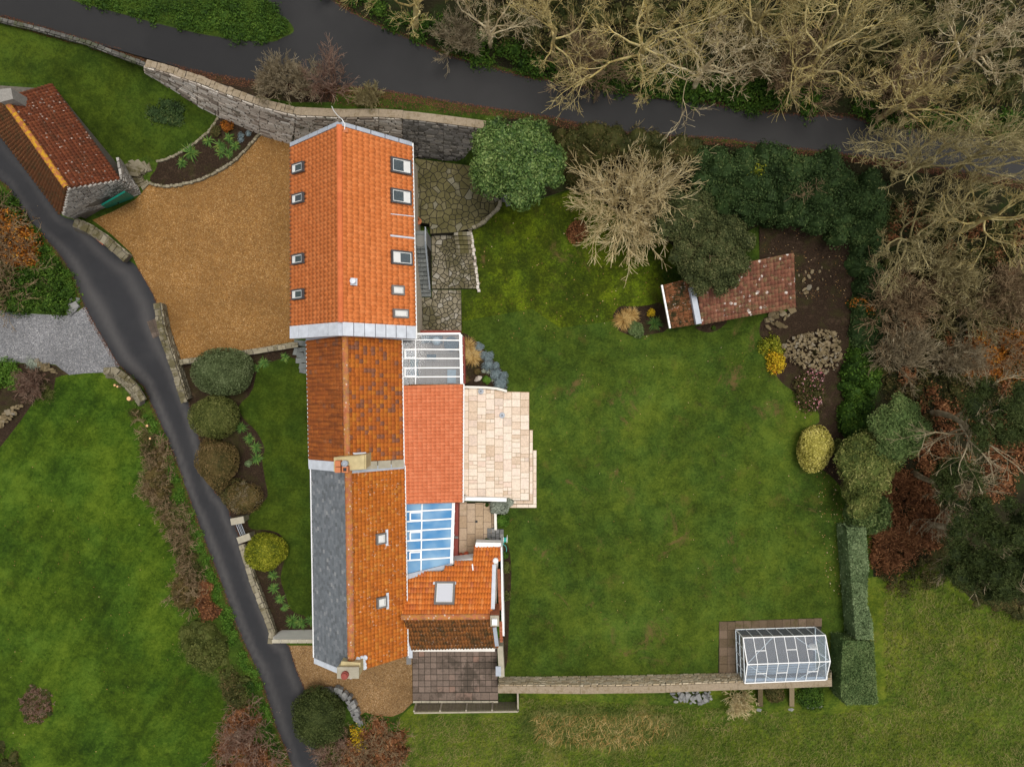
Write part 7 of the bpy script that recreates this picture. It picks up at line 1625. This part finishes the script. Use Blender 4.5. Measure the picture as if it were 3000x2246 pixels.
scrub('yellow_shrub', 'bright yellow and gold shrub beside the rubble pile', [(2262, 1045), (2290, 1040), (2300, 1060), (2270, 1068)], LM['yellow'], 86, 2400, .42, .5, .06, aspect=.6)
scrub('yellow_shrub', 'greenish yellow shrub above the gold one by the rubble pile', [(2240, 1000), (2275, 1000), (2280, 1030), (2245, 1035)], LM['gold'], 87, 2000, .42, .5, .06, aspect=.6)
scrub('orange_shrub', 'yellow orange shrub at the edge of the bare earth', [(2500, 885), (2545, 880), (2560, 920), (2530, 940), (2505, 930)], LM['orange'], 88, 2400, .45, .7, .07, aspect=.6)
scrub('flower_shrub', 'dark shrub dotted with pink flowers on the lawn edge', [(2335, 1120), (2385, 1110), (2405, 1150), (2385, 1180), (2345, 1175)], LM['bramble'], 89, 5000, .55, .8, .06, aspect=.5)
L = mass_lobes([(2330, 1105), (2385, 1105), (2405, 1150), (2375, 1190), (2335, 1180)], 6, .6, .9, 890); base = np.array(L[0][0]); o = thing('pink_flowers', 'scattered pink blossoms on the dark shrub by the lawn', 'flowers', base)
link_mesh('petals', crown_mesh('petals', [((c[0] - base[0], c[1] - base[1], c[2] - base[2]), r) for c, r in L], 420, .045, LM['pink'], 891, core=.05, aspect=.9, shell=(.95, 1.1)), o, local=True)['kind'] = 'stuff'
scrub('orange_hedge', 'orange and bronze leaved hedge on the left edge beside the lane', [(-60, 600), (0, 590), (60, 650), (110, 720), (125, 790), (60, 780), (0, 740), (-60, 720)], LM['orange'], 90, 9000, .5, .9, .07, aspect=.6, twig=BK['brown'])
scrub('verge_hedge', 'dark green hedge between the orange hedge and the lane', [(0, 560), (30, 570), (90, 680), (160, 770), (200, 840), (150, 800), (100, 720), (40, 620), (0, 590)], LM['wild'], 91, 6000, .35, .5, .07, aspect=.6)
scrub('wild_shrubs', 'mixed green shrubs above the grey gravel drive', [(-60, 830), (60, 800), (150, 790), (200, 830), (225, 880), (190, 910), (60, 905), (-60, 900)], LM['wild'], 92, 13000, .5, .7, .07, aspect=.55)
scrub('wild_shrubs', 'dark olive shrubs at the left edge above the grey drive', [(-60, 780), (40, 790), (80, 840), (60, 900), (-60, 890)], LM['bramble'], 93, 6000, .5, .8, .07, aspect=.5, twig=BK['brown'])
scrub('lane_bank', 'long brown and green bramble bank between left lawn and lane', [(395, 1200), (430, 1240), (450, 1330), (480, 1440), (530, 1530), (560, 1600), (600, 1700), (560, 1720), (540, 1640), (500, 1540), (455, 1470), (440, 1380), (430, 1280)], LM['bramble'], 94, 16000, .38, .35, .06, twig=BK['brown'])
scrub('lane_bank', 'brown twiggy hump on the left lawn bank', [(430, 1400), (480, 1400), (500, 1460), (460, 1475), (430, 1450)], LM['bramble'], 95, 1600, .4, .4, .05, twig=BK['brown'])
scrub('bank_shrub', 'greyish brown rounded shrub on the lawn bank above the hedge hump', [(528, 1700), (570, 1690), (600, 1720), (580, 1765), (540, 1760)], LM['box_br'], 96, 4200, .45, .55, .05, twig=BK['brown'])
scrub('bank_shrub', 'wide olive and rust shrub mass on the lawn bank', [(540, 1840), (600, 1820), (660, 1850), (690, 1950), (740, 2020), (720, 2060), (660, 1990), (600, 1950), (545, 1890)], LM['box_y'], 97, 11000, .5, .7, .055)
scrub('bank_shrub', 'rust and pink brown bushes at the bottom of the lawn bank', [(690, 2050), (740, 2060), (790, 2180), (830, 2260), (660, 2260), (655, 2170), (680, 2120)], LM['russet'], 98, 10000, .5, .7, .07, twig=BK['redtwig'])
scrub('bank_shrub', 'dark green ivy bank along the lower lane', [(720, 1980), (760, 2050), (800, 2160), (830, 2246), (800, 2246), (760, 2120), (720, 2040)], LM['wild'], 99, 6000, .35, .4, .06)
scrub('corner_shrub', 'brown green shrub in the bottom left corner', [(-40, 2180), (40, 2190), (60, 2260), (-40, 2270)], LM['bramble'], 100, 3000, .5, .6, .06)
plant('beige_grass_shrub', 'pinkish brown twiggy shrub on the left bed by the grey drive', 'bush', 95, 1125, [('branches', bush_proto(141, .95, .6, BK['redtwig'], 40, (9, 7, 0), .014, .008))], zmid=.4)
scrub('green_shrub', 'bright green shrub on the left edge below the grey drive', [(-20, 1075), (45, 1075), (55, 1110), (10, 1140), (-20, 1130)], LM['bright'], 103, 4500, .45, .6, .06, aspect=.6)
scrub('fern_patch', 'yellowish fern clump beside the pinkish twiggy shrub', [(120, 1140), (155, 1135), (150, 1160), (125, 1165)], LM['box_y'], 104, 900, .28, .3, .07, aspect=.2)
scrub('drive_bush', 'white flowering plant on the stone edge of the grey drive', [(85, 1060), (112, 1060), (112, 1072), (88, 1074)], LM['grey'], 105, 700, .22, .25, .04)
# woodland undergrowth: nobody could count it
und = [
 ('ivy_ground_cover', 'wild', [(900, -60), (1010, 20), (1218, 116), (1400, 178), (1675, 242), (1943, 282), (2272, 326), (2400, 330), (2400, 250), (1900, 200), (1500, 140), (1200, 40)], 170, .45, .4, 26000, .075),
 ('ivy_ground_cover', 'wild', [(2480, 335), (2560, 355), (2700, 375), (2900, 400), (3010, 418), (3010, 340), (2700, 310), (2500, 280)], 50, .5, .4, 9000, .075),
 ('bramble_cover', 'bramble', [(1200, -60), (1500, 130), (1900, 190), (2400, 240), (3010, 330), (3010, -80)], 200, .7, .5, 34000, .08),
 ('bramble_cover', 'bramble', [(2560, 560), (3010, 600), (3010, 1240), (2700, 1250), (2580, 1240), (2560, 1000)], 130, .6, .45, 24000, .075),
 ('leaf_thicket', 'russet', [(2600, 600), (3010, 620), (3010, 1300), (2700, 1300), (2620, 1000)], 60, .45, .4, 8000, .08),
 ('dead_fern_cover', 'russet', [(2640, 1300), (2720, 1200), (2800, 1180), (3010, 1250), (3010, 1450), (2760, 1450)], 70, .5, .4, 11000, .08),
 ('bramble_cover', 'bramble', [(2580, 1650), (2700, 1640), (2760, 1560), (2800, 1640), (2740, 1720), (2600, 1740)], 30, .35, .3, 4000, .06),
 ('verge_growth', 'wild', [(199, -4), (326, 29), (471, 68), (616, 100), (780, 118), (850, 88), (835, 60), (780, 0), (700, -80)], 120, .35, .25, 16000, .06),
 ('verge_growth', 'bright', [(200, 800), (240, 880), (225, 890), (150, 760), (90, 670), (100, 665)], 20, .22, .2, 2500, .05),
 ('verge_growth', 'bright', [(345, 1090), (415, 1140), (475, 1270), (516, 1370), (560, 1490), (592, 1580), (640, 1705), (697, 1855), (755, 1990), (800, 2130), (780, 2100), (730, 1985), (670, 1860), (612, 1705), (565, 1590), (530, 1490), (490, 1375), (450, 1275), (400, 1170)], 130, .24, .2, 15000, .05),
]
for i, (nm, m, poly, nl, r, h, n, s) in enumerate(und):
    mass(nm, None, None, poly, nl, r, h, n, s, LM[m], 200 + i * 3, kind='stuff', lump=.3, flat=.9, shell=(.55, 1.25), core=.5)
# ---------------------------------------------------------------- bedding plants
LAV = [(1404, 1017, .26, 'lavender mound nearest the dry grasses, topmost'), (1416, 1040, .22, 'small lavender mound wedged behind the dry grass'), (1432, 1044, .30, 'round lavender mound, second down the lawn edge'), (1429, 1068, .32, 'round lavender mound in the middle of the bed'), (1453, 1070, .16, 'smallest lavender mound at the lawn edge'), (1453, 1095, .34, 'wide lavender mound right of the pale tufts'), (1474, 1100, .24, 'lavender mound at the outer corner of the bed'), (1466, 1124, .40, 'largest lavender mound by the curved wall')]
for i, (x, y, r, lab) in enumerate(LAV):
    me = crown_mesh('foliage', [((0, 0, r * .3), (r, r, r * .75)), ((r * .4, r * .3, r * .4), (r * .55, r * .55, r * .6)), ((-r * .35, -r * .4, r * .4), (r * .5, r * .5, r * .6))], 900, .045, LM['lav'], 300 + i, aspect=.3, lump=.25, core=.7, shell=(.7, 1.15))
    plant('lavender_mound', lab, 'shrub', x, y, [('foliage', me)], 'lavender mounds in the terrace bed')
for i, (x, y, L, lab, m) in enumerate(((1367, 1018, .62, 'tall dry golden grass clump against the conservatory', 'dgrass'), (1384, 1043, .58, 'straw coloured grass clump nearest the boulder bed', 'dgrass'), (1826, 938, .60, 'dry straw grass tuft left of the shed bed', 'dgrass'), (1846, 925, .5, 'browner dry grass tuft behind the straw one', 'dgrass'))):
    plant('ornamental_grass', lab, 'grass clump', x, y, [('blades', blades(320 + i, 420, L * 1.25, .08, .95, .018, LM[m], 'blades', 1.0))], 'dry ornamental grasses')
for i, (x, y, lab) in enumerate(((1418, 1087, 'small pale green tuft, left of the two above the bright plant'), (1433, 1090, 'small pale green tuft, right of the two above the bright plant'), (1441, 1110, 'small pale tuft right of the bright green plant'))):
    plant('pale_tuft', lab, 'plant', x, y, [('leaves', blades(330 + i, 46, .2, .02, .9, .02, LM['grey'], 'leaves', .6))], 'pale tufts in the terrace bed')
def leafy(label, x, y, r, h, mat, n, seed, name='leafy_plant', size=.05, cat='plant', group=None):
    me = crown_mesh('foliage', [((0, 0, h * .35), (r, r, h * .6))], n, size, mat, seed, lump=.25, core=.7, shell=(.75, 1.12)); return plant(name, label, cat, x, y, [('foliage', me)], group, zmid=h * .3)
leafy('bright green low plant beside the boulder', 1426, 1113, .24, .3, LM['bright'], 800, 340)
leafy('bronze plant at the conservatory end of the lavender bed', 1364, 1112, .2, .25, LM['box_br'], 400, 341)
leafy('rusty wispy plant above the boulder', 1398, 1088, .18, .25, LM['box_br'], 300, 342, size=.04)
me = crown_mesh('foliage', [((0, 0, .4), (.55, .42, .5)), ((.5, .22, .5), (.28, .25, .35))], 3800, .05, LM['grey'], 343, lump=.2, core=.8); plant('silver_shrub', 'silvery grey shrub at the end of the white terrace wall', 'shrub', 1466, 1484, [('foliage', me)], zmid=.5)
leafy('bright green shrub between the silver shrub and the grey steps', 1472, 1524, .34, .7, LM['bright'], 2600, 344, 'green_shrub', cat='shrub')
leafy('small dark green plant on the court steps', 1428, 1582, .13, .2, LM['wild'], 260, 345, size=.04)
leafy('tiny plant against the white terrace wall', 1427, 1478, .10, .2, LM['wild'], 200, 346, size=.04)
leafy('dark green low shrub in front of the straw grass', 1862, 963, .42, .45, LM['yew'], 2400, 347, 'green_shrub', cat='shrub')
leafy('thin golden leaved plant in the shed bed', 1908, 915, .22, .5, LM['yellow'], 260, 348, size=.05)
ST = [(1917, 948, .42, 'large strap-leaved plant in the shed bed'), (560, 448, .50, 'largest blue-green yucca-like plant in the fern bed'), (533, 478, .30, 'bright strap plant at the low end of the fern bed'), (612, 414, .34, 'strap plant at the top of the fern bed group'), (645, 428, .36, 'strap plant in the middle of the fern bed group'), (672, 405, .32, 'upper right strap plant of the fern bed'), (690, 428, .3, 'rightmost strap plant of the fern bed'), (648, 450, .3, 'lower left strap plant of the fern bed group'), (670, 450, .3, 'lower right strap plant of the fern bed group'),
 (775, 1063, .34, 'flowering strap plant near the bed wall top'), (835, 1046, .28, 'strap plant at the bed wall by the stepping stones'), (748, 1080, .26, 'strap plant right of the blue-green dome shrub'), (708, 1252, .36, 'strap plant, topmost in the lane bed'), (730, 1284, .32, 'strap plant, second in the lane bed'), (750, 1310, .34, 'strap plant, third in the lane bed'), (754, 1342, .36, 'strap plant, fourth in the lane bed'), (801, 1684, .3, 'strap plant below the yellow ball shrub'), (803, 1722, .32, 'strap plant, second below the yellow ball shrub'), (822, 1752, .3, 'strap plant, third below the yellow ball shrub'), (836, 1778, .24, 'small yellow-green strap plant near the white wall'), (858, 1818, .40, 'largest strap plant near the white wall'), (885, 1822, .36, 'strap plant next to the slate cottage wall'), (911, 1816, .3, 'strap plant touching the slate cottage wall')]
for i, (x, y, L, lab) in enumerate(ST):
    plant('strap_plant', lab, 'plant', x, y, [('leaves', blades(360 + i, 90 if L > .38 else 60, L * 1.35, .05, .95, .05, LM['strap'], 'leaves', .9, lmin=.5))], 'strap-leaved bedding plants')
for i, (x, y, lab) in enumerate(((706, 396, 'pale grey dying flower head, left one in the fern bed'), (728, 392, 'pale grey dying flower head, right one in the fern bed'), (706, 410, 'pale grey dying flower head, lowest in the fern bed'))):
    leafy(lab, x, y, .16, .2, LM['lav'], 160, 400 + i, 'grey_plant', .04, group='grey flower heads in the fern bed')
leafy('orange autumn plant at the top of the fern bed', 665, 372, .34, .5, LM['orange'], 420, 404, 'orange_plant', .05)
leafy('dark low plant at the left of the fern bed top', 630, 385, .3, .3, LM['bramble'], 500, 405, 'dark_plant', .05)
scrub('lawn_bush', 'dark green spreading bush on the upper lawn', [(440, 330), (470, 295), (520, 300), (540, 335), (520, 365), (470, 365)], LM['ivy'], 406, 2600, .32, .22, .06, aspect=.5)
leafy('grey-green cabbage-like plant in the lane bed', 727, 1357, .17, .2, LM['hedge_b'], 120, 407, 'grey_plant', .08)
leafy('red brown shrub at the foot of the coppiced tree', 1690, 680, .6, .5, LM['russet'], 1400, 408, 'red_shrub', .06, 'bush')
leafy('leafy green shrub behind the garden wall near the box hedge', 2375, 2035, .7, .5, LM['wild'], 2400, 409, 'wall_shrub', .06, 'bush')
leafy('low green shrub between the two buttresses', 2270, 2030, .5, .35, LM['bramble'], 1200, 410, 'wall_shrub', .06, 'bush')
leafy('climbing rose below the kitchen wing white wall', 1484, 1660, .28, .8, LM['box_y'], 600, 411, 'rose_bush', .05, 'bush')
leafy('leggy rose bush lower down the kitchen wing wall', 1484, 1745, .24, .8, LM['box_y'], 420, 412, 'rose_bush', .05, 'bush')
leafy('low plant by the hose reel bed', 1480, 1625, .2, .4, LM['wild'], 420, 413, 'rose_bush', .05, 'bush')
leafy('dark rambling plant on the earth by the golden shrub', 2450, 1310, .4, .9, LM['box_y'], 1400, 414, 'rambling_shrub', .06, 'shrub')
leafy('small shrub at the edge of the rubble above the bed', 2090, 960, .12, .15, LM['wild'], 90, 415, 'seedling', .05)
# ---------------------------------------------------------------- long grass, fallen leaves
def grass_stuff(name, poly, n, L, w, mat, seed, lean=(0, 0), clump=None):
    x, y = scatter_px(n, poly, seed); rs = np.random.RandomState(seed)
    if clump: k = (np.sin(x * clump + 1.3) * np.cos(y * clump * 1.3) + np.sin(x * clump * 2.3 + y * clump * 1.7) + rs.normal(0, .5, len(x))) > .2; x, y = x[k], y[k]
    P = w_arr(x, y); m = len(P); a = rs.normal(0, .9, m) + math.atan2(lean[1], lean[0]); ln = L * rs.uniform(.5, 1.2, m)
    d = np.stack([np.cos(a), np.sin(a), np.zeros(m)], 1); s = np.stack([-np.sin(a), np.cos(a), np.zeros(m)], 1) * w
    up = np.array([0, 0, 1.0]); p1 = P + (d * .35 + up * .5) * ln[:, None]; p2 = p1 + (d * .6 + up * .08) * ln[:, None]
    V = np.stack([P - s, P + s, p1 + s * .8, p1 - s * .8, p2 + s * .2, p2 - s * .2], 1).reshape(-1, 3); b = np.arange(m)[:, None] * 6
    Q = np.concatenate([b + np.array([[0, 1, 2, 3]]), b + np.array([[3, 2, 4, 5]])])
    me = np_mesh(name, V, Q, None, [mat], np.repeat(rs.uniform(0, 1, m), 6)); o = link_mesh(name, me); o['kind'] = 'stuff'
FP = [(1160, 2260), (1170, 2110), (1215, 2092), (1525, 2092), (1530, 2040), (1960, 2065), (2440, 2090), (2600, 2060), (2590, 1880), (2590, 1740), (2740, 1680), (2860, 1790), (3010, 1800), (3010, 2260)]
grass_stuff('long_grass', FP, 24000, .24, .012, LM['fgrass'], 501, (-.6, -.5))
grass_stuff('tall_dry_grass', [(1540, 2075), (1700, 2060), (1850, 2075), (2000, 2090), (2020, 2150), (1850, 2190), (1600, 2170), (1530, 2130)], 5200, .42, .011, LM['fgrass'], 502, (-.7, -.6))
grass_stuff('tall_dry_grass', [(1560, 2085), (1900, 2080), (1990, 2120), (1850, 2185), (1580, 2160)], 900, .5, .010, LM['dgrass'], 503, (-.5, -.8))
grass_stuff('verge_grass', [(200, 0), (330, 30), (600, 100), (850, 100), (840, 60), (780, 0)], 3000, .25, .012, LM['wild'], 504)
def litter(name, poly, n, size, mat, seed, dz=.012):
    x, y = scatter_px(n, poly, seed); rs = np.random.RandomState(seed); P = w_arr(x, y, dz); v, q = leaf_quads(P, np.tile([0, 0, 1.0], (len(P), 1)), size, rs, .7, .15)
    me = np_mesh(name, v, q, None, [mat], np.repeat(rs.uniform(0, 1, len(P)), 4)); o = link_mesh(name, me); o['kind'] = 'stuff'
litter('fallen_leaves', [(1360, 840), (1380, 690), (1470, 590), (1700, 560), (1960, 720), (1960, 1000), (1500, 1000)], 150, .035, LM['litter'], 510)
litter('fallen_leaves', [(2230, 650), (2420, 680), (2490, 740), (2480, 900), (2340, 880), (2240, 740)], 190, .03, LM['litter'], 511, .03)
litter('fallen_leaves', [(1500, 1000), (2200, 950), (2430, 1250), (2480, 1850), (1560, 1950)], 160, .028, LM['litter'], 512)
litter('fallen_leaves', [(2380, 1240), (2470, 1400), (2490, 1800), (2420, 1700)], 160, .035, LM['litter'], 513)
litter('fallen_leaves', [(200, 1150), (420, 1300), (540, 1650), (640, 2200), (0, 2240), (0, 1350)], 110, .028, LM['litter'], 514)
litter('fallen_leaves', [(420, 560), (850, 430), (850, 990), (540, 1040)], 160, .03, LM['litter'], 515, .02)
def edge_strip(pts, w0, w1):
    P = [Vector((a, b)) for a, b in sp2(pts, 3)]; A = []; B = []
    for i, p in enumerate(P):
        d = (P[min(i + 1, len(P) - 1)] - P[max(i - 1, 0)]).normalized(); n = Vector((-d.y, d.x)); A.append(tuple(p + n * w0)); B.append(tuple(p + n * w1))
    return A + B[::-1]
litter('leaf_litter', edge_strip(LOW[2:], -6, 20), 19000, .028, LM['litter_br'], 520, .014)
litter('leaf_litter', edge_strip([p for p in UPP if -50 < p[1] < 500][::-1], -9, 6), 5000, .028, LM['litter_br'], 521, .014)
litter('leaf_litter', edge_strip(LANE_L[2:], -3, 8), 5000, .026, LM['litter_br'], 522, .014)
litter('leaf_litter', edge_strip(LANE_R[10:], -3, 3), 1800, .026, LM['litter_br'], 523, .014)
litter('leaf_litter', [(850, 255), (1010, 262), (1135, 276), (1380, 318), (1380, 340), (1200, 320), (1000, 310)], 1500, .03, LM['litter_br'], 524, .014)

scrub('wood_edge_shrub', 'low green brown scrub where the field meets the pines', [(2600, 1700), (2700, 1660), (2760, 1660), (2850, 1770), (3010, 1810), (3010, 1770), (2860, 1720), (2760, 1600), (2640, 1650)], LM['bramble'], 601, 9000, .4, .35, .06)

leafy('yellow-green leafy sprays on top of the ivy hedge', 2215, 492, .5, 1.3, LM['gold'], 260, 610, 'yellow_sprays', .06, 'shrub')
plant('bramble_vines', 'thin brown vines trailing over the ivy hedge', 'vines', 2400, 540, [('stems', bush_proto(611, 1.6, 1.0, BK['brown'], 10, (5, 3, 0), .012, .009, wob=.3))], zmid=1.0)

scrub('lawn_island_bed', 'small round brown weedy bed on the left lawn near the bottom', [(62, 2040), (100, 2010), (145, 2030), (156, 2080), (120, 2115), (70, 2105)], LM['bramble'], 620, 1500, .22, .12, .06, twig=BK['redtwig'])
litter('leaf_litter', [(62, 2040), (100, 2010), (145, 2030), (156, 2080), (120, 2115), (70, 2105)], 900, .035, LM['litter_br'], 525, .02)
scrub('lane_bank_clump', 'fuller brown shrub clump on the upper lane bank', [(455, 1300), (485, 1290), (505, 1370), (480, 1400), (460, 1360)], LM['box_br'], 621, 2600, .36, .4, .05, twig=BK['brown'])
scrub('lane_bank_clump', 'fuller olive shrub clump on the middle lane bank', [(500, 1480), (540, 1480), (575, 1580), (550, 1600), (520, 1540)], LM['box_y'], 622, 2600, .36, .4, .05, twig=BK['brown'])

for i, (poly, m, h, n, lab) in enumerate((
    ([(528, 1700), (560, 1690), (585, 1720), (575, 1760), (540, 1762)], 'box_br', .75, 4200, 'full reddish brown bush bulging onto the left lawn'),
    ([(590, 1700), (620, 1720), (640, 1790), (615, 1800), (590, 1750)], 'russet', .5, 2600, 'rusty bush between the reddish brown bush and the lane'),
    ([(550, 1850), (600, 1830), (650, 1860), (670, 1930), (620, 1950), (570, 1910)], 'box_y', .85, 7000, 'broad olive bush bulging onto the lower left lawn'),
    ([(660, 1960), (700, 1980), (730, 2040), (700, 2060), (665, 2010)], 'bramble', .7, 4000, 'brown green bush below the broad olive bush'),
    ([(445, 1385), (490, 1390), (500, 1450), (460, 1465), (436, 1430)], 'box_br', .6, 3200, 'fuller beige brown bush halfway down the left lawn edge'))):
    hedge('bank_bush', lab, poly, h, LM[m], 640 + i, n, .055, lump=.3, r=.42, cat='bush', group='bushes on the lane bank', hv=.3)
